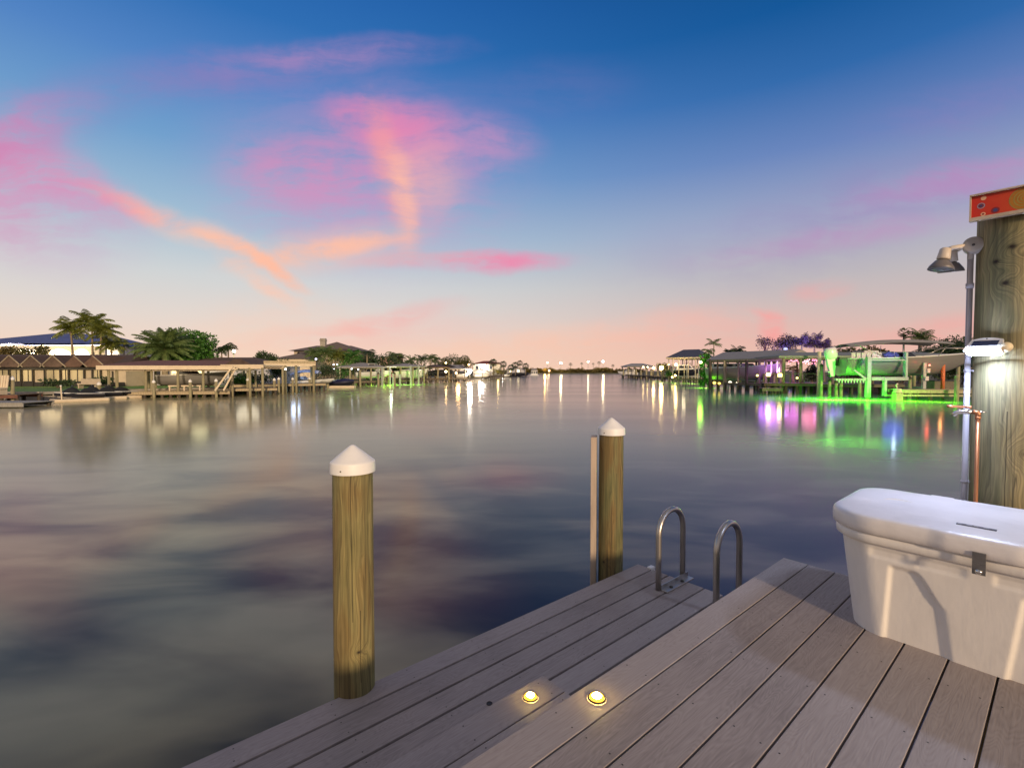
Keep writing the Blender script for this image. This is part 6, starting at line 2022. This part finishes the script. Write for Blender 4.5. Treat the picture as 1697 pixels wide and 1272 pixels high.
for i, (px, py_, dpt, rr, st, wt) in enumerate(((1083, 609.5, 118, 0.30, 45, 120), (1096, 609.5, 110, 0.48, 60, 420), (1066, 608, 125, 0.18, 30, 0), (1073, 608, 128, 0.16, 30, 0), (1108, 604, 98, 0.15, 30, 0), (1120, 604, 92, 0.26, 40, 60), (1119, 622, 92, 0.17, 26, 40), (1114, 625, 93, 0.16, 20, 0))):
    t = thing('dock_lamp', ['round yellow lamp right of the far right boathouse', 'largest yellow lamp by the lit tree on the right shore', 'tiny warm lamp under the far right boathouse roof', 'second tiny warm lamp under the far right boathouse roof', 'small yellow lamp in the bushes left of the navy roof', 'bright yellow lamp in the bushes under the navy roof', 'low yellow lamp on the dock under the yacht', 'lowest yellow lamp at the water under the yacht'][i], 'lamp', put(px, dpt), 0, 'yellow lamps on the right shore')
    zz = ZH(py_, dpt)
    b = MB(); b.tube([(0, 0, 0.4), (0, 0, zz - rr * 0.8)], 0.06, 6); part('pole', b, M_POSTD, t)
    b = MB(); b.lathe([(0, -rr), (rr * .75, -rr * .6), (rr, 0), (rr * .7, rr * .7), (0, rr)], (0, 0, zz), 12); part('lamp_globe', b, emat('lit_yellow_globe', (1.0, 0.72, 0.26), st), t)
    if wt:
        lamp('yellow', put(px, dpt - 1.2, zz), (1, .72, .28), wt, 0.3)
tree('lit_tree', 'yellow lit bushy tree left of the navy roofed boathouse', put(1099, 112, 0.7), ZH(600, 112) - 0.7, (1.5, 1.3, 1.4), LF_OLIVE, None, 130, clumps=18, leaves=50, size=0.35)
bush('shrub', 'lamp lit green shrubs under the left of the navy roof', put(1113, 100, 0.7), (1.8, 1.2, 1.5), LF_OLIVE, seed=131, clumps=24)
bush('shrub', 'pale green shrub at the dock edge left of the yacht', put(1109, 94, 0.7), (0.7, 0.7, 0.9), LF_TREE, seed=132)

# navy hip roofed boathouse with yacht
DM = 95.0
p0, p1 = (XW(1107, DM), DM), (XW(1162, DM - 4), DM - 4)
nb_ = boathouse('boathouse', 'tall navy hip roofed boathouse over a motor yacht', p0, p1, 8.0, ZH(592.3, DM), ZH(579.5, DM + 3), 'hip', M_ROOFNV, M_CREAM, (0.02, 0.15, 0.33, 0.5, 0.62, 0.83, 0.98), post_r=0.09, fas_h=0.25, hipin=2.0, postm=M_CREAM)
boat('motor_yacht', 'dark hulled white cabin motor yacht on a lift under the navy roof', (XW(1112, 95.5), 95.5, 1.25), R(-6), 5.6, 2.6, 1.15, M_HULLD, cabin=(0.8, 4.6, 1.0), stripe=M_GEL)
t = thing('yacht_lift', 'pale boat lift beams under the motor yacht', 'boat lift', put(1112, 93.6), R(-6))
for y_ in (-0.1, 2.5):
    b = MB(); b.span((0, y_, 1.05), (5.4, y_ + 0.2, 1.22)); part('beam', b, M_TUBEW, t)
for x in (0.3, 3.0, 5.2):
    b = MB(); b.tube([(x, -0.05, -0.5), (x, -0.05, 3.2)], 0.1, 8); part('post', b, M_TUBEW, t)
pier('far_dock', 'lamp lit dock under the motor yacht', (XW(1108, 91), 91), (XW(1163, 86), 86), 1.6, 0.8, M_PLANKD, piles=7)
bush('shrub', 'dark shrub behind the motor yacht', put(1140, 100, 0.7), (2.6, 1.0, 1.7), LF_DARK, seed=133, clumps=30)
lamp('soffit', (XW(1135, 93), 93.5, 4.3), (1, .8, .5), 90, 0.3)

# ivy clad lattice lit green, palms behind
D5 = 66.0
iv = thing('ivy_trellis', 'narrow ivy covered trellis lit bright green beside the grey metal roof', 'trellis', put(1161, D5, 0.0))
b = MB()
for x in (0.0, 0.55, 1.1):
    b.span((x - 0.05, 0.0, -0.5), (x + 0.05, 0.1, ZH(586, D5)))
for k in range(7):
    b.span((-0.05, -0.03, 0.5 + 0.6 * k), (1.15, -0.002, 0.56 + 0.6 * k))
part('lattice', b, M_POSTD, iv)
b = MB(); rng = random.Random(9)
for k in range(1500):
    z = rng.uniform(0.2, ZH(585, D5))
    wd = 0.62 + 0.12 * math.sin(z * 3.0)
    p = Vector((0.55 + rng.uniform(-wd, wd), rng.gauss(-0.05, 0.16), z))
    if math.sin(p.x * 6 + p.z * 2.3) + math.sin(p.z * 4.1 - p.x * 3) < -0.9:
        continue
    leaf_quad(b, p, (rvec(rng) + Vector((0, 0, -0.5))).normalized(), rvec(rng), 0.26, 0.17)
part('ivy', b, LF_TREE, iv, recalc=False)
t = thing('green_spotlight', 'green yellow spotlight bulb high on the ivy trellis', 'lamp', (XW(1161, 65.2), 65.2, ZH(600, 65.2)))
b = MB(); b.lathe([(0, -0.2), (0.17, -0.12), (0.2, 0.02), (0.1, 0.16), (0, 0.2)], seg=12); part('bulb', b, emat('green_bulb', (0.75, 1.0, 0.30), 9), t)
b = MB(); b.box((0.1, 0.35, 0.1), (0.08, 0.5, 0.08)); part('bracket', b, M_POSTD, t)
lamp('green_ivy', (XW(1161, 65), 65.0, ZH(600, 65)), (0.35, 1.0, 0.05), 130, 0.35)
G5 = 'palms behind the grey metal roof'
palm('queen_palm', 'tall slim palm with upright fronds behind the left end of the metal roof', put(1183, 82, 0.7), ZH(570, 82) - 0.7, 1.55, LF_DATE, G5, 140, n=9, el=(0.1, 1.3), droop=1.2, lw=0.5, tr=0.1, step=0.18, wd=0.09)
palm('queen_palm', 'short bushy palm left of the tall slim one behind the metal roof', put(1174, 80, 0.7), ZH(581, 80) - 0.7, 1.2, LF_DATE, G5, 141, n=14, el=(-0.2, 1.2), droop=1.3, lw=0.4, tr=0.1, step=0.18, wd=0.09)
palm('date_palm', 'broad dark palm crown just above the middle of the metal roof', put(1222, 78, 0.7), ZH(583, 78) - 0.7, 1.5, LF_DARK, G5, 142, n=24, el=(-0.2, 1.3), droop=1.1, lw=0.4, step=0.2, wd=0.1)
palm('date_palm', 'small dark palm tuft left of the broad one above the metal roof', put(1207, 80, 0.7), ZH(583, 80) - 0.7, 0.8, LF_DARK, G5, 143, n=16, el=(0.0, 1.3), droop=1.0, lw=0.3, step=0.2, wd=0.1)

# long grey metal gable boathouse with the taupe hull
p0, p1 = (XW(1176, 62.0), 62.0), (XW(1296, 53.0), 53.0)
gb = boathouse('boathouse', 'long grey metal gable roofed boathouse over a taupe boat hull', p0, p1, 5.6, ZH(596.0, 62), ZH(583.6, 63.5), 'gable', M_ROOFGR, M_POST, (0.02, 0.25, 0.43, 0.80, 0.985), post_r=0.12, fas_h=0.22, ov=0.3)
a_, L_ = axes(p0, p1)
b = MB()
eg, rg_ = ZH(596.0, 62) - 0.02, ZH(583.6, 63.5) - 0.02
b.extrude([(-0.25, -0.2, eg), (-0.25, 5.8, eg), (-0.25, 2.8, rg_)], (0.06, 0, 0)); b.extrude([(L_ + 0.2, -0.2, eg), (L_ + 0.2, 5.8, eg), (L_ + 0.2, 2.8, rg_)], (0.06, 0, 0))
part('gable_wall', b, M_GEL, gb)
boat('lift_boat', 'long taupe cruiser hull with chrome rail under the grey metal roof', (XW(1180, 63.5), 63.5, 1.15), a_, 9.4, 3.0, 1.45, M_GELT, cabin=(0.8, 6.0, 0.6), stripe=M_GEL)
pier('boathouse_dock', 'dark dock under the taupe cruiser', (XW(1177, 61.0), 61.0), (XW(1268, 53.5), 53.5), 1.3, 0.88, M_PLANKD, piles=8)
for i, (px, dpt, yt) in enumerate(((1176, 60.5, 596), (1189, 59.8, 597), (1200, 59, 597), (1237, 56, 597))):
    t = thing('shelter_post', ['tall dark post at the left corner of the grey metal roof', 'thin dark post second from the left under the metal roof', 'greenish post before the taupe hull bow third from left', 'stout dark post before the middle of the taupe hull'][i], 'post', put(px, dpt), 0, 'tall posts standing before the grey metal roof')
    b = MB(); b.tube([(0, 0, -0.8), (0, 0, ZH(yt, dpt))], (0.14, 0.10, 0.11, 0.17)[i], 10); part('post', b, M_POST if i == 2 else M_POSTD, t)
    b = MB(); b.lathe([((0.16, 0.12, 0.13, 0.19)[i], 0.0), ((0.16, 0.12, 0.13, 0.19)[i], 0.06), (0, 0.08)], (0, 0, ZH(yt, dpt) - 0.02), 10); part('cap', b, M_POSTD, t)
for i, (px, py_, dpt, rr) in enumerate(((1184, 634, 60.2, 0.19), (1192, 635, 59.5, 0.16), (1210, 633.5, 58.4, 0.2), (1221, 635, 57.5, 0.15))):
    t = thing('underdock_lamp', ['yellow lamp under the dock nearest the ivy trellis', 'second yellow lamp under the dock beside the ivy trellis', 'pale yellow lamp under the middle of the taupe cruiser dock', 'small white lamp under the taupe cruiser dock'][i], 'lamp', put(px, dpt, ZH(py_, dpt)), 0, 'lamps hung under the taupe cruiser dock')
    b = MB(); b.lathe([(0, -rr), (rr * .8, -rr * .5), (rr, 0), (rr * .7, rr * .6), (0, rr * .8)], seg=12); part('bulb', b, emat('lit_underdock_bulb', ((1.0, .72, .12), (1.0, .9, .6))[i > 1], 3.5), t)
    b = MB(); b.tube([(0, 0.05, rr * 0.7), (0, 0.05, rr + 0.3)], 0.02, 6); part('hanger', b, M_POSTD, t)

# purple lit trees behind
G6 = 'purple lit trees behind the long flat roof'
LF_PURP = leafmat('dusky_leaves', (0.05, 0.035, 0.06), (0.15, 0.10, 0.15))
tree('bare_tree', 'rounded mauve lit tree nearly bare of leaves above the metal roof right end', put(1268, 74, 0.7), ZH(557.5, 74) - 0.7, (1.45, 1.3, 1.75), LF_PURP, G6, 150, clumps=26, leaves=26, size=0.24, cz=ZH(570, 74) - 0.7)
tree('dusky_tree', 'rounded dark blue purple tree right of the mauve one', put(1299, 72, 0.7), ZH(560, 72) - 0.7, (1.9, 1.6, 1.7), LF_PURP, G6, 151, clumps=40, leaves=60, size=0.26, cz=ZH(574, 72) - 0.7)
for i, (px, yt, rr) in enumerate(((1329, 572, 1.7), (1350, 572, 1.9), (1366, 577, 1.5))):
    palm('spiky_palm', ['tall spiky blue lit palm behind the long flat roof', 'spiky purple lit palm right of the tall blue one', 'low spiky purple lit palm nearest the outboard motor'][i], put(px, 66, 0.7), ZH(yt, 66) - 0.7, rr, LF_PURP, 'spiky palms lit purple behind the long flat roof', 152 + i, n=18, el=(0.1, 1.45), droop=0.5, lw=0.55, step=0.18, wd=0.09)
for (px, dpt, z_, col, wt) in ((1268, 72.0, 4.9, (1.0, .45, .8), 150), (1300, 69.8, 4.9, (0.28, .25, 1.0), 260), (1332, 64, 4.9, (0.22, .25, 1.0), 190), (1352, 63.6, 4.9, (0.5, .25, 1.0), 190)):
    lamp('purple_tree', (XW(px, dpt), dpt, z_), col, wt * 1.6, 0.6)
t = thing('garden_and_fill_lamp', 'pale blue white globe lamp in the dark blue purple tree', 'lamp', put(1301, 68.5, 0.7))
b = MB(); b.tube([(0, 0, 0), (0, 0, ZH(580, 68.5) - 0.7)], 0.05, 6); part('pole', b, M_POSTD, t)
b = MB(); b.lathe([(0, -0.26), (0.22, -0.16), (0.28, 0.02), (0.2, 0.2), (0, 0.26)], (0, 0, ZH(578.5, 68.5) - 0.7), 12); part('lamp_globe', b, emat('pale_blue_globe', (0.62, .66, 1.0), 0.9), t)

# long flat roofed boathouse with the party lights
p0, p1 = (XW(1294, 49.5), 49.5), (XW(1592, 47.0), 47.0)
lb = boathouse('boathouse', 'long low flat roofed boathouse with pink string lights, behind the green lit boat', p0, p1, 7.0, ZH(589, 48.5), ZH(582.8, 51), 'hip', M_ROOFGN, M_ROOFGN, (0.015, 0.115, 0.5, 0.75, 0.985), post_r=0.16, fas_h=0.22, ov=0.35, hipin=2.4)
b = MB(); b.tube([(XW(1357, 47.5), 47.5, -0.7), (XW(1357, 47.5), 47.5, ZH(584, 47.5))], 0.17, 12)
t = thing('thick_post', 'thick pale post standing left of the big outboard motor', 'post', (XW(1357, 47.5), 47.5, 0))
for v in b.bm.verts:
    v.co -= Vector((XW(1357, 47.5), 47.5, 0))
part('post', b, M_CREAM, t)
b = MB(); b.lathe([(0.2, 0), (0.2, 0.08), (0, 0.1)], (0, 0, ZH(584, 47.5)), 12); part('cap', b, M_CREAM, t)
pier('party_dock', 'dark railed dock under the long flat roof', (XW(1266, 49.5), 49.5), (XW(1362, 47.5), 47.5), 3.0, 1.05, M_PLANKD, piles=6, rail=True, pile_r=0.14)
pier('step_dock', 'small low landing in front of the railed dock', (XW(1264, 46.8), 46.8), (XW(1298, 46.4), 46.4), 1.3, 0.62, M_PLANKD, piles=3)
pier('shore_dock', 'dark dock running behind the green boat lift', (XW(1362, 46.8), 46.8), (XW(1500, 46.2), 46.2), 2.2, 1.0, M_PLANKD, piles=9, pile_r=0.14)
# dark hedge in the shade under the flat roof
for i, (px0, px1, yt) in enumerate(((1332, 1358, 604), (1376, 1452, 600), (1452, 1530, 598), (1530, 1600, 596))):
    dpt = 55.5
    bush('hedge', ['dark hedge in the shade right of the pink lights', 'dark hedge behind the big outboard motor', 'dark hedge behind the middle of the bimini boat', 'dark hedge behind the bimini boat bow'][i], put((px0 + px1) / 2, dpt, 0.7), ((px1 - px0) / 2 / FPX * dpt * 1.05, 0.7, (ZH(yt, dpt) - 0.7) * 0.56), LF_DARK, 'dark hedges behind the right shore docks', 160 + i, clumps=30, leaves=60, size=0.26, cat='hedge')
rng = random.Random(3)
def neon(label, pts, col, st, r=0.025, name='string_lights'):
    t = thing(name, label, 'string lights', pts[0], 0, 'pink string lights under the long flat roof')
    o = Vector(pts[0])
    b = MB(); b.tube([Vector(p) - o for p in pts], r, 5, smooth=True); part('wire', b, M_BLACK, t)
    b = MB()
    for p, q in zip(pts[:-1], pts[1:]):
        for s in (0.0, 0.5):
            c = Vector(p).lerp(Vector(q), s) - o
            b.lathe([(0, -0.065), (0.05, -0.03), (0.055, 0.02), (0, 0.07)], c + Vector((0, -0.06, -0.03)), 6)
    part('bulbs', b, emat('pink_bulbs', col, st), t)
def scribble(px0, px1, y0, y1, dpt, n, seed):
    r_ = random.Random(seed)
    return [Vector(W(px0 + (px1 - px0) * (0.5 + 0.5 * math.sin(k * 1.9 + seed)) , y0 + (y1 - y0) * (0.5 + 0.5 * math.sin(k * 2.7 + seed * 2)), dpt + r_.uniform(-0.3, 0.3))) for k in range(n)]
neon('loop of pink string lights nearest the purple lit palm trunk', scribble(1306, 1324, 592, 602, 51.0, 12, 1), (1.0, 0.35, 0.42), 2.6)
neon('white pink loop of string lights in the middle bay', scribble(1330, 1341, 593, 602, 51.0, 12, 2), (1.0, 0.55, 0.65), 3.0)
neon('red pink loop of string lights left of the thick pale post', scribble(1343, 1356, 590, 602, 51.0, 12, 5), (1.0, 0.28, 0.42), 2.6)
palm('potted_palm', 'small palm with a purple lit trunk under the long flat roof', put(1315, 52.5, 1.0), 1.4, 0.9, LF_OLIVE, None, 165, n=10, el=(0, 1.2), droop=1.3, lw=0.25, tr=0.12)
for i, (px, dpt, y0, y1, col) in enumerate(((1267, 56, 598, 618, (0.75, .55, 1.0)), (1278, 55, 598, 620, (1.0, .6, .9)), (1288, 54, 594, 618, (0.95, .75, 1.0)), (1293.5, 54, 604, 618, (1.0, .8, 1.0)))):
    t = thing('light_column', ['violet lit slim column left of the yellow lanterns', 'pink lit slim column above the left yellow lantern', 'white pink tall slim column by the roof gap', 'bright white violet flame shaped lamp above the right yellow lantern'][i], 'lamp', put(px, dpt), 0, 'slim lit columns between the two roofs')
    z0, z1 = ZH(y1, dpt), ZH(y0, dpt)
    b = MB(); b.lathe([(0.05, z0), (0.09 if i < 3 else 0.26, z0 + 0.25), (0.05, z1 - 0.1), (0, z1)], seg=10); part('lamp_tube', b, emat('lit_column', col, (0.5, 0.6, 0.7, 2.2)[i]), t)
    b = MB(); b.lathe([(0.12, 0.9), (0.12, z0), (0, z0 + 0.02)], seg=10); part('base', b, M_POSTD, t)
for (px, dpt, z_, col, wt) in ((1272, 54.5, 2.6, (0.55, .2, 1.0), 240), (1286, 52.8, 2.8, (0.8, .3, 1.0), 150), (1314, 50.6, 2.4, (0.9, .2, .9), 130), (1343, 50.6, 2.8, (1.0, .25, .45), 150), (1385, 52, 3.0, (0.35, .25, 1.0), 140)):
    lamp('party', (XW(px, dpt), dpt, z_), col, wt * 0.6, 0.9)
for i, (px, py_, dpt) in enumerate(((1273.5, 620.5, 48.9), (1292.5, 621.5, 48.5), (1255, 622, 52), (1321, 626, 48.6))):
    rr = (0.22, 0.22, 0.12, 0.1)[i]
    t = thing('lantern', ['left glowing yellow lantern on the railed dock', 'right glowing yellow lantern on the railed dock', 'small orange lantern at the left end of the railed dock', 'small low lantern by the purple lit palm'][i], 'lantern', put(px, dpt, ZH(py_, dpt)), 0, 'glowing lanterns on the railed dock')
    b = MB(); b.lathe([(0, -rr), (rr * .9, -rr * .7), (rr, 0), (rr * .8, rr * .8), (0, rr)], seg=12); part('lamp_glass', b, emat('lit_lantern', (1.0, .74, .22), 4.5), t)
    b = MB(); b.lathe([(rr * .5, rr * .9), (rr * .6, rr * 1.25), (0, rr * 1.4)], seg=10); b.lathe([(rr * .7, -rr * 1.15), (rr * .7, -rr * .85), (0, -rr * .8)], seg=10); part('cap', b, M_BLACK, t)
    if i < 2:
        lamp('lantern', put(px, dpt - 0.6, ZH(py_, dpt)), (1, .74, .25), 30, 0.2)

# ------------------------------------------------------------------ green lit boat lift and the big boat with the bimini top
DQ = 40.0
bb = boat('bimini_boat', 'large grey sport boat with grey bimini top and big outboard, on a green lit lift', (XW(1388, 41.2), 41.2, ZH(622, 41)), R(-3), 10.6, 2.9, 1.42, M_GELG, canopy=(0.3, 8.6, ZH(566, 41) - ZH(622, 41), M_CANV), outboard=1.5, stripe=M_GEL)
b = MB()
for k in range(6):
    b.box((0.5 + 0.42 * k, -1.22, 1.62), (0.34, 0.04, 0.62), None, 0.02)
part('side_panel', b, M_SEATV, bb)
b = MB(); b.box((2.4, 0.2, 1.8), (1.3, 1.6, 0.7), None, 0.12); part('bench', b, M_SEATV, bb)
b = MB(); b.tube([(7.2, -1.3, 1.6), (7.9, -1.2, 2.3), (9.6, -0.7, 2.35), (10.6, 0, 2.3)], 0.025, 6); b.tube([(7.2, 1.3, 1.6), (7.9, 1.2, 2.3), (9.6, 0.7, 2.35), (10.6, 0, 2.3)], 0.025, 6); part('bow_rail', b, M_ALU, bb)
t = thing('boat_cover', 'bundled blue white cover lying on the bimini boat gunwale', 'boat cover', (XW(1475, 40.2), 40.2, ZH(593.5, 40.2)))
b = MB(); rows = []
for i in range(11):
    s = i / 10
    rr = 0.30 * math.sin(PI * (0.1 + 0.8 * s)) ** 0.7
    rows.append([Vector((-0.62 + 1.24 * s, rr * math.cos(a) * (1 + 0.15 * math.sin(3 * a + i)), rr * (1 + 0.2 * math.sin(2 * a + i * 1.3)) * math.sin(a) + 0.25)) for a in [2 * PI * k / 14 for k in range(14)]])
vr = b.grid(rows, closed=True); b.cap(vr[0]); b.cap(vr[-1]); part('cloth', b, M_BLUECOV, t)
b = MB(); b.tube([(0.1, -0.36, 0.1), (0.12, -0.2, 0.55), (0.12, 0.2, 0.55), (0.1, 0.3, 0.1)], 0.03, 6); part('strap', b, M_GEL, t)
lamp('boat_white', (XW(1480, 39.0), 38.8, ZH(586, 39)), (0.6, 0.7, 1.0), 16, 0.1)
lamp('boat_blue', (XW(1478, 38.2), 38.0, 2.6), (0.05, 0.12, 1.0), 36, 0.7)
# lift frame
lift = thing('boat_lift', 'green lit steel boat lift with a stout front post carrying the bimini boat', 'boat lift', put(1372, 39.2), 0)
x_ = lambda px, dp=39.2: XW(px, dp) - XW(1372, 39.2)
b = MB()
b.span((x_(1384), -0.12, ZH(630.5, 39.2)), (x_(1433), 0.12, ZH(627, 39.2)))
b.span((x_(1443), -0.12, ZH(630, 39.2)), (x_(1504), 0.12, ZH(624.5, 39.2)))
part('bunk_beam', b, M_TUBEW, lift)
b = MB(); b.bar((x_(1414), -0.05, ZH(613, 39.2)), (x_(1434), -0.05, ZH(628, 39.2)), 0.16, 0.14); part('brace', b, M_TUBEW, lift)
b = MB(); b.span((x_(1442), -0.1, ZH(597.5, 39.2)), (x_(1498), 0.06, ZH(595.5, 39.2))); part('top_beam', b, M_TUBEW, lift)
for (px, y0, y1, w_) in ((1438.5, 591, 658, 0.31), (1466, 625, 656, 0.20), (1500, 583.5, 626, 0.17)):
    b = MB(); b.span((x_(px) - w_ / 2, -0.15, ZH(y1, 39.2)), (x_(px) + w_ / 2, 0.15, ZH(y0, 39.2))); part('post', b, M_TUBEW, lift)
b = MB()
for k in range(9):
    xx = x_(1388 + 5 * k); b.span((xx, -0.16, ZH(634, 39.2)), (xx + 0.09, -0.122, ZH(627.5, 39.2)))
part('cross_member', b, M_TUBEW, lift)
b = MB(); b.tube([(x_(1438.5), 0, -0.8), (x_(1438.5), 0, ZH(646, 39.2))], 0.13, 10); part('pile', b, M_POST, lift)
for i, (px, yt) in enumerate(((1361, 606), (1375, 631), (1386, 634), (1394, 634), (1425, 632), (1508, 627))):
    t = capped_pile(['dark piling directly below the big outboard motor', 'short dark piling right of the outboard leg', 'green brown short piling under the lift beam', 'short dark piling third right of the outboard', 'short dark piling left of the stout green post', 'dark piling at the right end of the green lift beam'][i], put(px, 43.5), ZH(yt, 43.5), 0.14, group='short pilings round the green boat lift', capm=M_POSTD)
t = thing('lift_control', 'green lit control boxes on a post before the bimini boat', 'control box', put(1531, 39.5))
b = MB(); b.span((-0.12, -0.1, 0.7), (0.12, 0.1, ZH(601, 39.5))); part('post', b, M_TUBEW, t)
b = MB(); b.box((0.26, -0.1, ZH(614, 39.5)), (0.24, 0.16, 0.36), None, 0.02); b.box((0.08, -0.16, ZH(627, 39.5)), (0.3, 0.14, 0.36), None, 0.02); part('box', b, M_SEATV, t)
b = MB(); b.lathe([(0, -0.07), (0.07, -0.03), (0.07, 0.03), (0, 0.07)], (0.27, -0.2, ZH(605, 39.5)), 10); part('red_lamp', b, emat('red_indicator', (1.0, 0.12, 0.08), 9), t)
lamp('red', (XW(1536, 39), 38.9, ZH(606, 39)), (1, .1, .05), 8, 0.1)
t = thing('orange_post', 'glowing orange red post before the bimini boat bow', 'post', put(1562.5, 40.0))
b = MB(); b.tube([(0, 0, 0.7), (0, 0, ZH(600.5, 40))], 0.14, 10); part('post', b, mat('orange_painted_post', (0.62, 0.17, 0.06), 0.6, var=0.2), t)
b = MB(); b.lathe([(0.17, 0), (0.17, 0.1), (0, 0.14)], (0, 0, ZH(600.5, 40)), 10); part('cap', b, mat('red_post_cap', (0.5, 0.08, 0.05), 0.6), t)
lamp('orange', (XW(1560, 39.0), 39.0, 2.2), (1, .4, .12), 14, 0.1)
# front right dock, lit yellow green
fd = pier('front_dock', 'yellow green lit plank dock at the right end of the boat lift', (XW(1497, 37.6), 37.6), (XW(1640, 36.8), 36.8), 1.9, ZH(645.5, 37.5), M_PLANK, piles=4, pile_r=0.13)
b = MB(); b.span((-1.2, 0.0, ZH(656.5, 37.5)), (6.0, 0.14, ZH(653.5, 37.5))); part('lower_rail', b, M_PLANK, fd)
capped_pile('pale green flat topped piling in front of the yellow green dock', put(1586, 36.6), ZH(624.5, 36.6), 0.15, group='short pilings round the green boat lift', capm=M_POST)
b = MB()
t = thing('rope_coil', 'green lit coil of rope with a hook post left of the yellow green dock', 'rope', (XW(1488, 37.2), 37.2, 0.62))
for k in range(4):
    b.tube([(0.3 * math.cos(a) * (1 - .1 * k), 0.2 * math.sin(a), 0.06 + 0.08 * k) for a in [2 * PI * j / 16 for j in range(17)]], 0.05, 6)
part('coil', b, M_CREAM, t)
b = MB(); b.tube([(-0.05, 0, 0), (-0.05, 0, 0.45), (-0.12, 0, 0.6), (0.0, 0, 0.74)], 0.055, 8); part('hook', b, M_CREAM, t)
b = MB(); b.box((0, 0, -0.3), (0.55, 0.45, 0.6), None, 0.03)
part('block', b, M_PLANK, t)
# seat and box clutter on the land behind the dock
t = thing('storage_bench', 'dark storage bench on the bank below the bimini boat bow', 'bench', put(1563, 42.5, 0.7))
b = MB(); b.box((0, 0, 0.35), (2.2, 0.8, 0.7), None, 0.03); part('body', b, M_PLANKD, t)
b = MB(); b.box((0, 0, 0.75), (2.3, 0.9, 0.1), None, 0.03); part('lid', b, M_BLACK, t)

# underwater green lights (lamps sunk below the surface) and their work lamps above it
def sunk(px, dpt, col, w, z=-0.9):
    l = lamp('underwater_light', (XW(px, dpt), dpt, z), col, w, 0.35)
    return l
for (px, dpt, w_, z_) in ((1370, 38.0, 6500, -0.9), (1390, 38.6, 3600, -0.9), (1412, 38.6, 2000, -0.8), (1440, 37.6, 4200, -0.9), (1475, 38.2, 1500, -0.8), (1515, 36.6, 900, -0.6), (1560, 35.6, 500, -0.6)):
    sunk(px, dpt, (0.10, 1.0, 0.03) if px < 1500 else (0.35, 1.0, 0.03), w_, z_)
for (px, dpt, w_) in ((1145, 84, 1300), (1118, 90, 1500), (1088, 101, 1000)):
    sunk(px, dpt, (0.55, 1.0, 0.10), w_)
for px, w_ in ((1162, 900), (1174, 900)):
    sunk(px, 63.6, (0.30, 1.0, 0.03), w_, -0.6)
for (px, dpt, w_) in ((690, 79.0, 900), (668, 77.5, 1100), (640, 73.5, 1500), (628, 73.8, 1200), (655, 78, 1000)):
    sunk(px, dpt, (0.50, 1.0, 0.12), w_, -0.7)

# ------------------------------------------------------------------ trees at the right end of the far shore
fan_palm('fan_palm', 'tall slim fan palm standing above the bimini top', put(1496, 62, 0.7), ZH(551, 62) - 0.7, 0.75, LF_DATE, None, 170, n=34, skirt=1.0, tr=0.11)
palm('date_palm', 'grey green feather palm right of the tall slim fan palm', put(1525, 60, 0.7), ZH(560, 60) - 0.7, 1.75, LF_DATE, None, 171, n=26, el=(0.0, 1.35), droop=1.2, lw=0.4, step=0.15, wd=0.07, tr=0.22)
tree('broad_tree', 'large dark green tree beside the tall knotty post', put(1600, 56, 0.7), ZH(544, 56) - 0.7, (4.2, 3.0, 2.9), LF_DARK, None, 172, clumps=110, leaves=130, size=0.3, cz=3.0, trunk_r=0.3)
tree('broad_tree', 'low dark green tree between the feather palm and the large dark tree', put(1556, 60, 0.7), ZH(570, 60) - 0.7, (3.2, 2.4, 2.0), LF_DARK, None, 173, clumps=80, leaves=110, size=0.3, cz=2.6)
bush('shrub', 'yellow green shrub seen under the bimini top', put(1513, 57, 2.6), (1.3, 1.0, 1.1), LF_OLIVE, seed=174)
for i, (px, rr, hh) in enumerate(((1400, 1.5, 574), (1440, 1.9, 571), (1462, 1.3, 576))):
    tree('shrub_tree', ['olive bushy tree seen under the left end of the bimini top', 'taller olive bushy tree seen under the middle of the bimini top', 'small olive bushy tree seen left of the blue cover'][i], put(px, 63, 0.7), ZH(hh, 63) - 0.7, (rr, 1.2, 1.2), (LF_OLIVE, LF_RED, LF_OLIVE)[i], 'olive trees behind the bimini boat', 176 + i, clumps=20, leaves=50, size=0.3)
